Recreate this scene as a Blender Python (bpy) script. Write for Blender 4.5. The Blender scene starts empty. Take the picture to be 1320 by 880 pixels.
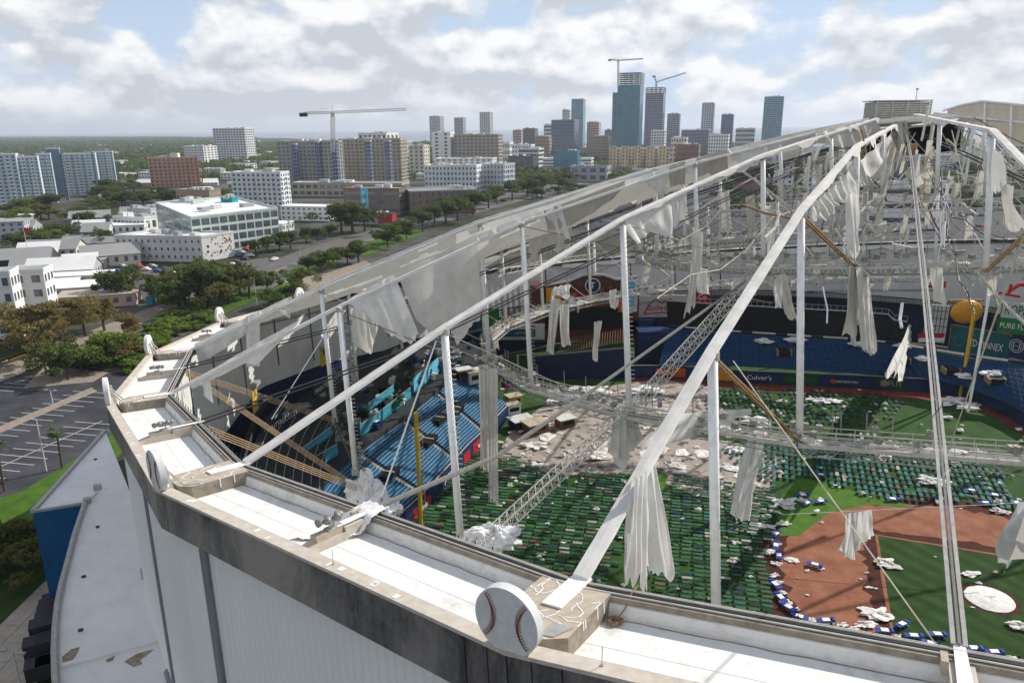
import bpy, bmesh, math, random
import numpy as np
from mathutils import Vector, Matrix, noise as mnoise
random.seed(7); rnd=random.Random(11)
SC=bpy.context.scene; COL=SC.collection
R_=math.radians
# ---------------------------------------------------------------- camera
F=960.0; PITCH=math.atan(275/960.0); ROLL=math.atan(.0092)
CAM=Vector((-57.73,-108.76,56.6))
cd=bpy.data.cameras.new("camera"); cam=bpy.data.objects.new("camera",cd); COL.objects.link(cam)
cd.sensor_width=36; cd.lens=36*F/1320; cd.clip_start=.5; cd.clip_end=60000
_c,_s=math.cos(ROLL),math.sin(ROLL); _cp,_sp=math.cos(PITCH),math.sin(PITCH)
R0=Vector((1,0,0)); U0=Vector((0,_sp,_cp)); F0=Vector((0,_cp,-_sp))
RT=R0*_c-U0*_s; UP=R0*_s+U0*_c
cam.matrix_world=Matrix(((RT.x,UP.x,-F0.x,CAM.x),(RT.y,UP.y,-F0.y,CAM.y),(RT.z,UP.z,-F0.z,CAM.z),(0,0,0,1)))
SC.camera=cam
# ---------------------------------------------------------------- light
SUN_AZ=R_(56); SUN_EL=R_(35)          # azimuth clockwise from +Y
SD=Vector((math.sin(SUN_AZ)*math.cos(SUN_EL),math.cos(SUN_AZ)*math.cos(SUN_EL),math.sin(SUN_EL)))
sl=bpy.data.lights.new("sun","SUN"); sl.energy=4.0; sl.angle=R_(.5); sl.color=(1,.94,.84)
so=bpy.data.objects.new("sun",sl); COL.objects.link(so); so.rotation_euler=SD.to_track_quat('Z','Y').to_euler()
W=bpy.data.worlds.new("World"); SC.world=W; W.use_nodes=True
nt=W.node_tree; N=nt.nodes; L=nt.links; N.clear()
def nd(t,**k):
    o=N.new(t)
    for a,b in k.items(): setattr(o,a,b)
    return o
out=nd('ShaderNodeOutputWorld'); bg=nd('ShaderNodeBackground'); bg.inputs[1].default_value=.1
sky=nd('ShaderNodeTexSky',sky_type='NISHITA',sun_disc=False,sun_elevation=SUN_EL,sun_rotation=SUN_AZ,air_density=1.0,dust_density=.25,ozone_density=1.2)
tc=nd('ShaderNodeTexCoord'); sep=nd('ShaderNodeSeparateXYZ'); L.new(tc.outputs['Generated'],sep.inputs[0])
def mth(op,a,b=None,clamp=False):
    m=nd('ShaderNodeMath',operation=op,use_clamp=clamp)
    for i,x in enumerate((a,b)):
        if x is None: continue
        if isinstance(x,(int,float)): m.inputs[i].default_value=x
        else: L.new(x,m.inputs[i])
    return m.outputs[0]
def wnoise(scale,detail,rough,off,dist=0,dz=0.0):
    mp=nd('ShaderNodeMapping'); mp.inputs['Location'].default_value=(off[0],off[1],off[2]+dz*1.75); mp.inputs['Scale'].default_value=(1,1,1.75); L.new(tc.outputs['Generated'],mp.inputs[0])
    n=nd('ShaderNodeTexNoise'); n.inputs['Scale'].default_value=scale; n.inputs['Detail'].default_value=detail; n.inputs['Roughness'].default_value=rough; n.inputs['Distortion'].default_value=dist
    L.new(mp.outputs[0],n.inputs[0]); return n.outputs[0]
def ramp(x,a,b):
    m=nd('ShaderNodeMapRange',interpolation_type='SMOOTHSTEP'); m.inputs[1].default_value=a; m.inputs[2].default_value=b; L.new(x,m.inputs[0]); return m.outputs[0]
OF=(6.1,0.4,3.3)
n1=wnoise(9.5,8,.5,OF,.1); n1u=wnoise(9.5,8,.5,OF,.1,.016); n2=wnoise(3.0,3,.5,(2.2,6.4,3.1)); n3=wnoise(24,6,.55,(1.2,8.4,2.0))
gap=mth('MULTIPLY',ramp(sep.outputs[2],.12,.6),.08)
mask=ramp(mth('SUBTRACT',mth('ADD',n1,mth('MULTIPLY',mth('SUBTRACT',n2,.5),.5)),gap),.35,.49)
rel=mth('MULTIPLY',mth('SUBTRACT',n1,n1u),3.0)
shade=mth('ADD',mth('ADD',mth('MULTIPLY',mth('SUBTRACT',n3,.5),.35),rel),mth('ADD',mth('MULTIPLY',mth('SUBTRACT',n2,.5),-1.1),.5))
crm=nd('ShaderNodeValToRGB'); L.new(shade,crm.inputs[0])
e=crm.color_ramp.elements; e[0].position=.26; e[0].color=(.53,.56,.61,1); e[1].position=.76; e[1].color=(.90,.90,.905,1)
m_=crm.color_ramp.elements.new(.46); m_.color=(.68,.71,.755,1)
sc8=nd('ShaderNodeVectorMath',operation='SCALE'); sc8.inputs[3].default_value=8.0; L.new(crm.outputs[0],sc8.inputs[0])
skl=nd('ShaderNodeVectorMath',operation='MULTIPLY'); skl.inputs[1].default_value=(.66,.74,.86); L.new(sky.outputs[0],skl.inputs[0])
mx=nd('ShaderNodeMix',data_type='RGBA'); 
mx0=nd('ShaderNodeMix',data_type='RGBA'); L.new(ramp(sep.outputs[2],.0,.42),mx0.inputs[0]); mx0.inputs[6].default_value=(4.1,5.0,6.4,1); L.new(skl.outputs[0],mx0.inputs[7])
L.new(mask,mx.inputs[0]); L.new(mx0.outputs[2],mx.inputs[6]); L.new(sc8.outputs[0],mx.inputs[7])
low=ramp(sep.outputs[2],-.02,.034)
mx2=nd('ShaderNodeMix',data_type='RGBA'); L.new(low,mx2.inputs[0]); mx2.inputs[6].default_value=(4.7,5.25,6.0,1); L.new(mx.outputs[2],mx2.inputs[7])
L.new(mx2.outputs[2],bg.inputs[0]); L.new(bg.outputs[0],out.inputs[0])
SC.view_settings.view_transform='Standard'; SC.view_settings.look='None'; SC.view_settings.exposure=.5; SC.view_settings.gamma=1
SC.render.resolution_x=1024; SC.render.resolution_y=682
SC.cycles.max_bounces=6; SC.cycles.diffuse_bounces=3; SC.cycles.volume_bounces=0; SC.cycles.transparent_max_bounces=6
# ---------------------------------------------------------------- roof frame (tilted dome, 24 ridges)
ZC=33.4; TX,TY=.05216,-.10436; TH0=4.125219; NR=Vector((-TX,-TY,1)).normalized()
C0=Vector((0,0,ZC))
def rp(r,idx,h=0):
    t=TH0+R_(15)*(idx-4); c,s=math.cos(t),math.sin(t)
    return Vector((r*c,r*s,ZC+r*(TX*c+TY*s)))+NR*h
def rpoly(r,i,u,h=0):                     # point on the straight facet between ridge i and i+1
    return rp(r,i).lerp(rp(r,i+1),u)+NR*h
def facet(idx): return math.floor(idx),idx-math.floor(idx)
def ray(px,py):
    uu=px-660; vv=440-py; u=uu*_c+vv*_s; v=-uu*_s+vv*_c
    return Vector((u,F*_cp+v*_sp,-F*_sp+v*_cp))/F
def gp(px,py,z=0.0):
    d=ray(px,py); return CAM+d*((z-CAM.z)/d.z)
def at(px,py,dy):                          # point seen at px,py at dy metres ahead
    d=ray(px,py); return CAM+d*(dy/d.y)
def onr(idx,px,py,off=0):                  # point on the radial plane of ridge idx
    A=rp(100,idx)-C0; pn=A.cross(NR).normalized(); d=ray(px,py)
    t=(off-(CAM-C0).dot(pn))/d.dot(pn); return CAM+d*t
def oncyl(px,py,r):
    d=ray(px,py); a=d.x**2+d.y**2; b=2*(CAM.x*d.x+CAM.y*d.y); c=CAM.x**2+CAM.y**2-r*r
    t=(-b+math.sqrt(max(0,b*b-4*a*c)))/(2*a); return CAM+d*t
# ---------------------------------------------------------------- materials
def mat(name,col,rough=.7,var=.12,scale=1.0,bump=0.0,metal=0.0,col2=None,stretch=None,spec=.15,detail=6,lo=.35,hi=.65,back=None):
    m=bpy.data.materials.new(name); m.use_nodes=True; t=m.node_tree; b=t.nodes['Principled BSDF']
    b.inputs['Roughness'].default_value=rough; b.inputs['Metallic'].default_value=metal; b.inputs['Specular IOR Level'].default_value=spec
    c=tuple(col)+(1,)
    if var or col2:
        tcn=t.nodes.new('ShaderNodeTexCoord'); mp=t.nodes.new('ShaderNodeMapping'); t.links.new(tcn.outputs['Object'],mp.inputs[0])
        if stretch: mp.inputs['Scale'].default_value=stretch
        n=t.nodes.new('ShaderNodeTexNoise'); n.inputs['Scale'].default_value=scale; n.inputs['Detail'].default_value=detail; n.inputs['Roughness'].default_value=.65
        t.links.new(mp.outputs[0],n.inputs[0])
        r=t.nodes.new('ShaderNodeMapRange'); r.inputs[1].default_value=lo; r.inputs[2].default_value=hi; t.links.new(n.outputs[0],r.inputs[0])
        mx=t.nodes.new('ShaderNodeMix'); mx.data_type='RGBA'; t.links.new(r.outputs[0],mx.inputs[0])
        if col2 is None:
            mx.inputs[6].default_value=tuple(max(0,x*(1-var)) for x in col)+(1,); mx.inputs[7].default_value=tuple(min(.95,x*(1+var)) for x in col)+(1,)
        else: mx.inputs[6].default_value=c; mx.inputs[7].default_value=tuple(col2)+(1,)
        t.links.new(mx.outputs[2],b.inputs['Base Color'])
        if bump:
            bn=t.nodes.new('ShaderNodeBump'); bn.inputs['Strength'].default_value=bump; bn.inputs['Distance'].default_value=.05; t.links.new(n.outputs[0],bn.inputs['Height']); t.links.new(bn.outputs[0],b.inputs['Normal'])
    else: b.inputs['Base Color'].default_value=c
    m.diffuse_color=c
    return m
def cloth(name,col,trans=.25,var=.06,col2=None):
    m=mat(name,col,.85,var,.6,0,col2=col2); t=m.node_tree; b=t.nodes['Principled BSDF']; o=t.nodes['Material Output']
    tr=t.nodes.new('ShaderNodeBsdfTranslucent'); tr.inputs[0].default_value=tuple(min(.9,c) for c in col)+(1,)
    ms=t.nodes.new('ShaderNodeMixShader'); ms.inputs[0].default_value=trans; t.links.new(b.outputs[0],ms.inputs[1]); t.links.new(tr.outputs[0],ms.inputs[2]); t.links.new(ms.outputs[0],o.inputs[0])
    return m
M={}
M['fascia0']=mat('stained_concrete',(.045,.043,.042),.9,.3,.42,.2,col2=(.225,.21,.195),stretch=(1,1,.16),lo=.34,hi=.60)
def fascia_mat():
    m=bpy.data.materials.new('stained_fascia'); m.use_nodes=True; t=m.node_tree; b=t.nodes['Principled BSDF']; b.inputs['Roughness'].default_value=.9; b.inputs['Specular IOR Level'].default_value=.15
    tcn=t.nodes.new('ShaderNodeTexCoord')
    def nn(sc,stretch,d=6):
        mp=t.nodes.new('ShaderNodeMapping'); mp.inputs['Scale'].default_value=stretch; t.links.new(tcn.outputs['Object'],mp.inputs[0])
        n=t.nodes.new('ShaderNodeTexNoise'); n.inputs['Scale'].default_value=sc; n.inputs['Detail'].default_value=d; n.inputs['Roughness'].default_value=.6; t.links.new(mp.outputs[0],n.inputs[0]); return n.outputs[0]
    def mr(x,a,c,o0=0,o1=1):
        r=t.nodes.new('ShaderNodeMapRange'); r.inputs[1].default_value=a; r.inputs[2].default_value=c; r.inputs[3].default_value=o0; r.inputs[4].default_value=o1; t.links.new(x,r.inputs[0]); return r.outputs[0]
    def mu(op,x,y):
        k=t.nodes.new('ShaderNodeMath'); k.operation=op; k.use_clamp=True
        for i,z in enumerate((x,y)):
            if isinstance(z,float): k.inputs[i].default_value=z
            else: t.links.new(z,k.inputs[i])
        return k.outputs[0]
    big=mr(nn(.16,(1,1,.6)),.40,.62); st=mr(nn(1.3,(1,1,.16)),.42,.70); fine=mr(nn(5,(1,1,.5)),.3,.7,-.12,.12); spot=mr(nn(.9,(1,1,.8)),.62,.72)
    f=mu('ADD',mu('ADD',mu('MULTIPLY',big,.62),mu('MULTIPLY',mu('MULTIPLY',st,big),.45)),fine)
    rp_=t.nodes.new('ShaderNodeValToRGB'); e=rp_.color_ramp.elements; e[0].position=0; e[0].color=(.29,.27,.24,1); e[1].position=.95; e[1].color=(.060,.057,.055,1); x=e.new(.38); x.color=(.175,.165,.155,1); t.links.new(f,rp_.inputs[0])
    t.links.new(rp_.outputs[0],b.inputs['Base Color']); return m
M['fascia']=fascia_mat()
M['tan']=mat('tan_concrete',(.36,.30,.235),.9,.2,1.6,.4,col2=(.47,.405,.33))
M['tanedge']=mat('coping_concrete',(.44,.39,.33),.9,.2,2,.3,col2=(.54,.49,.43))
M['tanside']=mat('dark_tan_concrete',(.21,.18,.145),.9,.2,2,.4,col2=(.33,.29,.23))
M['tray']=mat('white_roof_membrane',(.52,.50,.465),.75,.05,.9,.1,col2=(.72,.71,.685),lo=.27,hi=.47)
M['traywall']=mat('membrane_upstand',(.62,.60,.56),.8,.1,1.5,.1,col2=(.78,.775,.76))
M['seal']=mat('white_sealant',(.72,.71,.69),.8,.05)
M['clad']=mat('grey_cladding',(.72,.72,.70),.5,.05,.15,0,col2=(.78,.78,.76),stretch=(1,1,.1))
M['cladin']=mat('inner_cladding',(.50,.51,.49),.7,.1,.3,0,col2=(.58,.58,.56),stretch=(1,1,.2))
M['pil']=mat('grey_pilaster',(.20,.21,.225),.8,.15,1.2,.2,stretch=(1,1,.15))
M['dark']=mat('dark_steel',(.035,.035,.04),.6,.2)
M['blackpl']=mat('black_panel',(.012,.012,.014),.7,.2)
M['steel']=mat('white_steel',(.66,.655,.64),.5,.06,1.6,0,col2=(.84,.84,.835),lo=.28,hi=.5)
M['steel2']=mat('weathered_white_steel',(.50,.48,.43),.6,.15,1.5)
M['galv']=mat('galvanised_steel',(.36,.355,.335),.55,.15,2,metal=.2)
M['rust']=mat('rusty_rope',(.36,.24,.13),.8,.25,3,col2=(.50,.38,.25))
M['brown']=mat('brown_strut',(.30,.20,.10),.7,.2,2)
M['cablek']=mat('dark_cable',(.045,.045,.05),.5,.2)
M['cableg']=mat('grey_cable_strip',(.20,.19,.18),.6,.15,3)
M['cabletan']=mat('tan_rope',(.55,.50,.40),.8,.15)
M['fab']=cloth('torn_roof_fabric',(.66,.64,.595),.22,.05,col2=(.84,.83,.80))
M['fabbr']=cloth('brown_shaded_fabric',(.40,.36,.30),.2,.1,col2=(.50,.46,.40))  # roof fabric with its underside shade put into the brown colour
M['fabg']=cloth('soiled_roof_fabric',(.62,.59,.53),.30,.1,col2=(.78,.755,.70))
M['fabw']=mat('white_fabric',(.80,.80,.80),.8,.05)
M['scrap']=mat('crumpled_fabric',(.60,.585,.56),.9,.1,2,.2,col2=(.76,.75,.73))
M['scrapt']=mat('dirty_fabric',(.42,.38,.33),.9,.1,2,.2,col2=(.62,.58,.53))
M['ballw']=mat('sign_face_white',(.56,.565,.56),.6,.03,2.5,.05,col2=(.67,.675,.67))
M['red']=mat('red_paint',(.42,.025,.02),.5,.1)
M['stitch']=mat('red_stitching',(.22,.035,.03),.6,.1)
M['lamp']=mat('floodlight_grey',(.27,.265,.25),.5,.3,6,metal=.3)
M['navy']=mat('navy_wall',(.010,.020,.060),.6,.2,.5)
M['navy2']=mat('navy_panel',(.014,.035,.10),.6,.2,.5)
M['blue']=mat('blue_seat',(.012,.085,.18),.6,.2,1.5,col2=(.022,.13,.25))
M['rfblue']=mat('covered_seat_blue',(.010,.055,.15),.6,.2,1.5,col2=(.018,.08,.20))
M['bluel']=mat('seat_edge',(.55,.60,.64),.6,.15)
M['blued']=mat('dark_blue_seat',(.012,.035,.085),.6,.2)
M['cyan']=mat('cyan_banner',(.03,.26,.36),.6,.15,.6)
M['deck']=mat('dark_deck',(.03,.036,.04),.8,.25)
M['silver']=mat('silver_rail',(.30,.32,.33),.5,.1)
M['conc']=mat('grey_concrete',(.24,.225,.20),.9,.2,1.2,.2)
M['wood']=mat('brown_wood',(.16,.085,.04),.8,.3,3)
M['brick']=mat('dark_brick',(.11,.045,.035),.9,.2,3)
M['yellow']=mat('yellow_paint',(.62,.42,.03),.5,.1)
M['orange']=mat('orange_paint',(.62,.27,.02),.45,.15,.5,col2=(.70,.34,.03))
M['teal']=mat('teal_sign',(.012,.12,.13),.5,.1)
M['green']=mat('green_sign',(.015,.17,.05),.5,.1)
M['greend']=mat('dark_green_sign',(.012,.07,.035),.5,.1)
M['redsign']=mat('red_sign',(.45,.02,.025),.5,.1)
M['osign']=mat('orange_sign',(.55,.10,.02),.5,.1)
M['white']=mat('white_paint',(.78,.78,.77),.6,.05)
M['offw']=mat('pale_panel',(.55,.55,.54),.7,.1)
M['magenta']=mat('magenta_print',(.35,.03,.25),.6,.1)
M['lblue']=mat('light_blue_print',(.10,.42,.60),.6,.1)
# ---------------------------------------------------------------- builder
class MB:
    def __init__(s): s.v=[]; s.f=[]; s.mi=[]; s.m=0
    def add(s,vs,fs):
        k=len(s.v); s.v.extend([tuple(p) for p in vs]); s.f.extend([tuple(i+k for i in f) for f in fs]); s.mi.extend([s.m]*len(fs))
    def hexa(s,p):   # 4 bottom ccw, 4 top ccw
        s.add(p,[(3,2,1,0),(4,5,6,7),(0,1,5,4),(1,2,6,5),(2,3,7,6),(3,0,4,7)])
    def box(s,c,d,rz=0,ax=None):
        c=Vector(c); hx,hy,hz=d[0]/2,d[1]/2,d[2]/2
        if ax is None:
            x=Vector((math.cos(rz),math.sin(rz),0)); y=Vector((-math.sin(rz),math.cos(rz),0)); z=Vector((0,0,1))
        else: x,y,z=ax
        P=lambda a,b,e:c+x*(a*hx)+y*(b*hy)+z*(e*hz)
        s.hexa([P(-1,-1,-1),P(1,-1,-1),P(1,1,-1),P(-1,1,-1),P(-1,-1,1),P(1,-1,1),P(1,1,1),P(-1,1,1)])
    def bar(s,a,b,w,h,up=(0,0,1)):
        a,b=Vector(a),Vector(b); d=(b-a); l=d.length
        if l<1e-6: return
        d/=l; u=Vector(up); x=d.cross(u)
        if x.length<1e-4: x=d.cross(Vector((1,0,0)))
        x.normalize(); z=x.cross(d)
        s.hexa([a-x*w/2-z*h/2,a+x*w/2-z*h/2,b+x*w/2-z*h/2,b-x*w/2-z*h/2,a-x*w/2+z*h/2,a+x*w/2+z*h/2,b+x*w/2+z*h/2,b-x*w/2+z*h/2])
    def tube(s,pts,r,n=8,r2=None,cap=True):
        pts=[Vector(p) for p in pts]; k=len(pts); vs=[];fs=[]
        for i,p in enumerate(pts):
            d=(pts[min(i+1,k-1)]-pts[max(i-1,0)]).normalized()
            x=d.cross(Vector((0,0,1)))
            if x.length<1e-3: x=Vector((1,0,0))
            x.normalize(); y=x.cross(d)
            rr=r if r2 is None else r+(r2-r)*i/max(1,k-1)
            for j in range(n):
                a=2*math.pi*j/n; vs.append(p+x*(rr*math.cos(a))+y*(rr*math.sin(a)))
        for i in range(k-1):
            for j in range(n): fs.append((i*n+j,i*n+(j+1)%n,(i+1)*n+(j+1)%n,(i+1)*n+j))
        if cap: fs.append(tuple(range(n))[::-1]); fs.append(tuple(range((k-1)*n,k*n)))
        s.add(vs,fs)
    def grid(s,rows):
        h=len(rows); w=len(rows[0]); vs=[p for r in rows for p in r]
        s.add(vs,[(i*w+j,i*w+j+1,(i+1)*w+j+1,(i+1)*w+j) for i in range(h-1) for j in range(w-1)])
    def poly(s,pts): s.add(pts,[tuple(range(len(pts)))])
    def prism(s,pts,z0,z1):
        n=len(pts); a=[(p[0],p[1],z0) for p in pts]; b=[(p[0],p[1],z1) for p in pts]
        s.add(a+b,[tuple(range(n))[::-1],tuple(range(n,2*n))]+[(i,(i+1)%n,n+(i+1)%n,n+i) for i in range(n)])
    def build(s,name,ms,parent=None,smooth=False,origin=None):
        me=bpy.data.meshes.new(name)
        if parent is not None: o0=parent['_o'] if '_o' in parent else tuple(parent.location)
        elif origin is not None: o0=tuple(origin)
        else:
            a=np.array(s.v); o0=(float((a[:,0].min()+a[:,0].max())/2),float((a[:,1].min()+a[:,1].max())/2),float(a[:,2].min()))
        me.from_pydata([(x-o0[0],y-o0[1],z-o0[2]) for x,y,z in s.v],[],s.f)
        for m in (ms if isinstance(ms,(list,tuple)) else [ms]): me.materials.append(m if not isinstance(m,str) else M[m])
        if any(s.mi): me.polygons.foreach_set('material_index',s.mi)
        if smooth: me.polygons.foreach_set('use_smooth',[True]*len(me.polygons))
        me.update()
        o=bpy.data.objects.new(name,me); COL.objects.link(o)
        if parent is None: o.location=o0
        else:
            o.parent=parent; ABS[o.name]=o0
        if parent is None: ABS[o.name]=o0
        return o
ABS={}
_oldb=MB.build
def _b(s,name,ms,parent=None,smooth=False,origin=None):
    if parent is not None and parent.name in ABS:
        # children share the frame of their thing
        me_o=ABS[parent.name]; p={'_o':me_o}
        class Q: pass
        s2=s; a=[(x,y,z) for x,y,z in s.v]
        me=bpy.data.meshes.new(name); me.from_pydata([(x-me_o[0],y-me_o[1],z-me_o[2]) for x,y,z in a],[],s.f)
        for m in (ms if isinstance(ms,(list,tuple)) else [ms]): me.materials.append(m if not isinstance(m,str) else M[m])
        if any(s.mi): me.polygons.foreach_set('material_index',s.mi)
        if smooth: me.polygons.foreach_set('use_smooth',[True]*len(me.polygons))
        me.update(); o=bpy.data.objects.new(name,me); COL.objects.link(o); o.parent=parent; ABS[o.name]=me_o
        return o
    return _oldb(s,name,ms,parent,smooth,origin)
MB.build=_b
def tag(o,label,cat,group=None):
    o['label']=label; o['category']=cat
    if group: o['group']=group
    return o
def struct(o): o['kind']='structure'; return o
def stuff(o): o['kind']='stuff'; return o
def thing(name,label,cat,loc,group=None):
    o=bpy.data.objects.new(name,None); COL.objects.link(o); o.location=loc; o.empty_display_size=.5; ABS[o.name]=tuple(loc)
    return tag(o,label,cat,group)
def dup(root,loc,rz=0,label=None,group=None,scale=None):
    c=root.copy(); COL.objects.link(c); c.location=loc; c.rotation_euler=(0,0,rz)
    if scale: c.scale=scale if isinstance(scale,(tuple,list)) else (scale,)*3
    if label: c['label']=label
    if group: c['group']=group
    for ch in root.children:
        d=ch.copy(); COL.objects.link(d); d.parent=c
        for g in ch.children:
            e=g.copy(); COL.objects.link(e); e.parent=d
    return c
def text_mesh(s,size,ext=.02):
    cu=bpy.data.curves.new('t','FONT'); cu.body=s; cu.size=size; cu.extrude=ext; cu.align_x='CENTER'; cu.align_y='CENTER'; cu.resolution_u=2
    o=bpy.data.objects.new('t',cu); COL.objects.link(o); dg=bpy.context.evaluated_depsgraph_get(); me=bpy.data.meshes.new_from_object(o.evaluated_get(dg))
    bpy.data.objects.remove(o); bpy.data.curves.remove(cu); return me
def lettering(s,size,center,xdir,updir,m,parent,w=None,name='lettering'):
    me=text_mesh(s,size); x=Vector(xdir).normalized(); u=Vector(updir); u=(u-x*u.dot(x)).normalized(); z=x.cross(u)
    k=1.0
    if w:
        xs=[v.co.x for v in me.vertices]; k=w/(max(xs)-min(xs))
    o0=Vector(ABS[parent.name])
    for v in me.vertices: v.co=Vector(center)+x*(v.co.x*k)+u*v.co.y+z*v.co.z-o0
    me.materials.clear(); me.materials.append(M[m]); o=bpy.data.objects.new(name,me); COL.objects.link(o); o.parent=parent; ABS[o.name]=tuple(o0); return o
def resamp(pts,n):
    pts=[Vector(p) for p in pts]
    if len(pts)==1: return [pts[0]]*n
    l=[0]
    for a,b in zip(pts,pts[1:]): l.append(l[-1]+(b-a).length)
    o=[];j=0
    for i in range(n):
        t=l[-1]*i/(n-1)
        while j<len(pts)-2 and l[j+1]<t: j+=1
        q=(t-l[j])/max(1e-9,l[j+1]-l[j]); o.append(pts[j].lerp(pts[j+1],q))
    return o
def nz(x,y,z=0): return mnoise.noise(Vector((x,y,z)))
def sheet(T,B,folds=6,amp=.25,dirv=None,nx=36,ny=14,rag=.06,seed=0,mb=None):
    """cloth hung between a top line T and a ragged bottom line B"""
    mb=mb or MB(); T=resamp(T,nx); B=resamp(B,nx)
    if dirv is None:
        d=(T[-1]-T[0]).cross(B[nx//2]-T[nx//2]); dirv=d.normalized() if d.length>1e-6 else Vector((0,1,0))
    rows=[]
    for j in range(ny):
        t=j/(ny-1); row=[]
        for i in range(nx):
            s=i/(nx-1); tt=t*(1-rag*abs(nz(s*14,seed*3.7))*3 if rag else 1)
            p=T[i].lerp(B[i],tt)
            ph=s*folds*6.28*(.8+.35*nz(s*2.2,seed*1.3))+seed+2.2*nz(s*3,t*1.3,seed)
            a=amp*(.35+.65*t)*((.55+.8*abs(nz(s*2.6,t*1.1,seed+9)))*math.sin(ph)+1.1*nz(s*folds*1.3,t*1.3,seed+5))
            row.append(p+dirv*a)
        rows.append(row)
    mb.grid(rows); return mb
# ================================================================ STADIUM SHELL
stad=thing('stadium_drum','huge round grey stadium drum with stained concrete ring beam and white roof trays','stadium',(0,0,0))
VIS=list(range(-8,16))
def ring_strip(mb,i,u0,u1,prof,nu=1,closed=True):
    n=len(prof); rows=[]
    for k in range(nu+1):
        u=u0+(u1-u0)*k/nu
        rows.append([rpoly(r,i,u,h) for r,h in prof])
    vs=[p for row in rows for p in row]; fs=[]
    m=n if closed else n-1
    for k in range(nu):
        for j in range(m):
            fs.append((k*n+j,k*n+(j+1)%n,(k+1)*n+(j+1)%n,(k+1)*n+j))
    if closed: fs.append(tuple(range(n))); fs.append(tuple(range(nu*n,(nu+1)*n))[::-1])
    mb.add(vs,fs)
FA=[(104.76,-.16),(104.76,-2.45),(104.3,-2.45),(104.3,-.16)]
for i in VIS:
    g=.0012
    for (a,b) in ((0+g,.034-g),(.034+g,.075-g),(.075+g,.925-g),(.925+g,.966-g),(.966+g,1-g)):
        mb=MB(); ring_strip(mb,i,a,b,FA,4 if b-a>.5 else 1); mb.build('fascia_panel','fascia',stad)
    mb=MB(); ring_strip(mb,i,0,1,[(104.84,-.155),(104.84,0),(104.12,0),(104.12,-.62),(104.3,-.62),(104.3,-.155)],1); cop=mb.build('coping','tanedge',stad)
    # sealant patches along the coping
    mb=MB()
    for k in range(9):
        u=rnd.uniform(.05,.95); w=rnd.uniform(.004,.012); r0=rnd.uniform(104.2,104.5)
        ring_strip(mb,i,u,u+w,[(r0+rnd.uniform(.12,.3),.0),(r0+.3,.012),(r0,.012),(r0,0)])
    stuff(mb.build('sealant_patch','seal',cop))
    # white trays, two per facet
    for (a,b) in ((.045,.487),(.513,.955)):
        mb=MB(); prof=[(104.12,-.35),(104.05,-.74),(100.5,-.74),(100.3,-.72),(100.2,-.26)]
        mb.m=0; ring_strip(mb,i,a,b,prof,6,False)
        t_=mb.build('roof_tray',['tray'],stad)
        mb=MB(); ring_strip(mb,i,a,b,[(100.32,-.72),(100.17,-.24),(100.12,-.24),(100.12,-.80),(100.32,-.80)]); mb.build('upstand','traywall',t_)
        mb=MB(); 
        pr=rpoly(100.42,i,a,-.725)
        for k in range(1,6):
            u=a+(b-a)*(k+.1*rnd.uniform(-1,1))/6; mb.bar(rpoly(104.0,i,u,-.737),rpoly(100.5,i,u+rnd.uniform(-.002,.002),-.737),.02,.012,NR)
        mb.tube([rpoly(102.3,i,a+(b-a)*k/8,-.737) for k in range(9)],.012,3); stuff(mb.build('membrane_seam','traywall',t_)); mb=MB()
        pts=[rpoly(100.45+.1*nz(k*.7,i),i,a+(b-a)*k/14,-.728) for k in range(15)]
        mb.tube(pts,.035,4); mb.build('dirt_line','tanside',t_)
    # inner kerb and the dark gutter rails
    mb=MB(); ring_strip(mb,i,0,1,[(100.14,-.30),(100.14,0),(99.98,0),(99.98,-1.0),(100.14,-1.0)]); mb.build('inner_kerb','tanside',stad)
    mb=MB()
    for r,h,w in ((99.96,.05,.04),(99.66,.09,.035),(99.50,.05,.03)): mb=MB(); mb.tube([rpoly(r,i,0,h),rpoly(r,i,1,h)],w,6); mb.build('gutter_rail','steel2',stad)
    mb=MB(); ring_strip(mb,i,0,1,[(99.97,.0),(99.97,-.5),(99.45,-.5),(99.45,.0)]); mb.build('gutter','dark',stad)
    mb=MB()
    for k in range(24):
        u=(k+.5)/24; mb.bar(rpoly(99.3,i,u,-.3),rpoly(99.3,i,u,.1),.05,.05,NR.cross(Vector((1,0,0))))
    stuff(mb.build('gutter_bracket','dark',stad))
    # mid beam
    mb=MB(); ring_strip(mb,i,.486,.514,[(104.12,-.5),(104.12,-.80),(100.15,-.80),(100.15,-.06),(101.6,-.06),(101.6,-.28),(103.2,-.28)])
    mbm=mb.build('cross_beam','tanedge',stad)
    mb=MB(); q=[rpoly(99.2,i,.4935,.12),rpoly(99.2,i,.5065,.12),rpoly(101.9,i,.5085,.06),rpoly(101.9,i,.4915,.06)]; mb.hexa([p-NR*.05 for p in q]+q); mb.build('valley_anchor','steel',mbm)
    mb=MB(); ring_strip(mb,i,.478,.486,[(100.6,-.3),(100.6,.18),(100.0,.18),(100.0,-.3)]); mb.build('anchor_block','tan',mbm)
    mb=MB(); ring_strip(mb,i,.489,.511,[(103.2,-.275),(103.2,-.02),(101.7,-.02),(101.7,-.275)]); mb.build('lamp_plinth','tan',mbm)
    # outside and inside cladding
    mb=MB(); 
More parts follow.
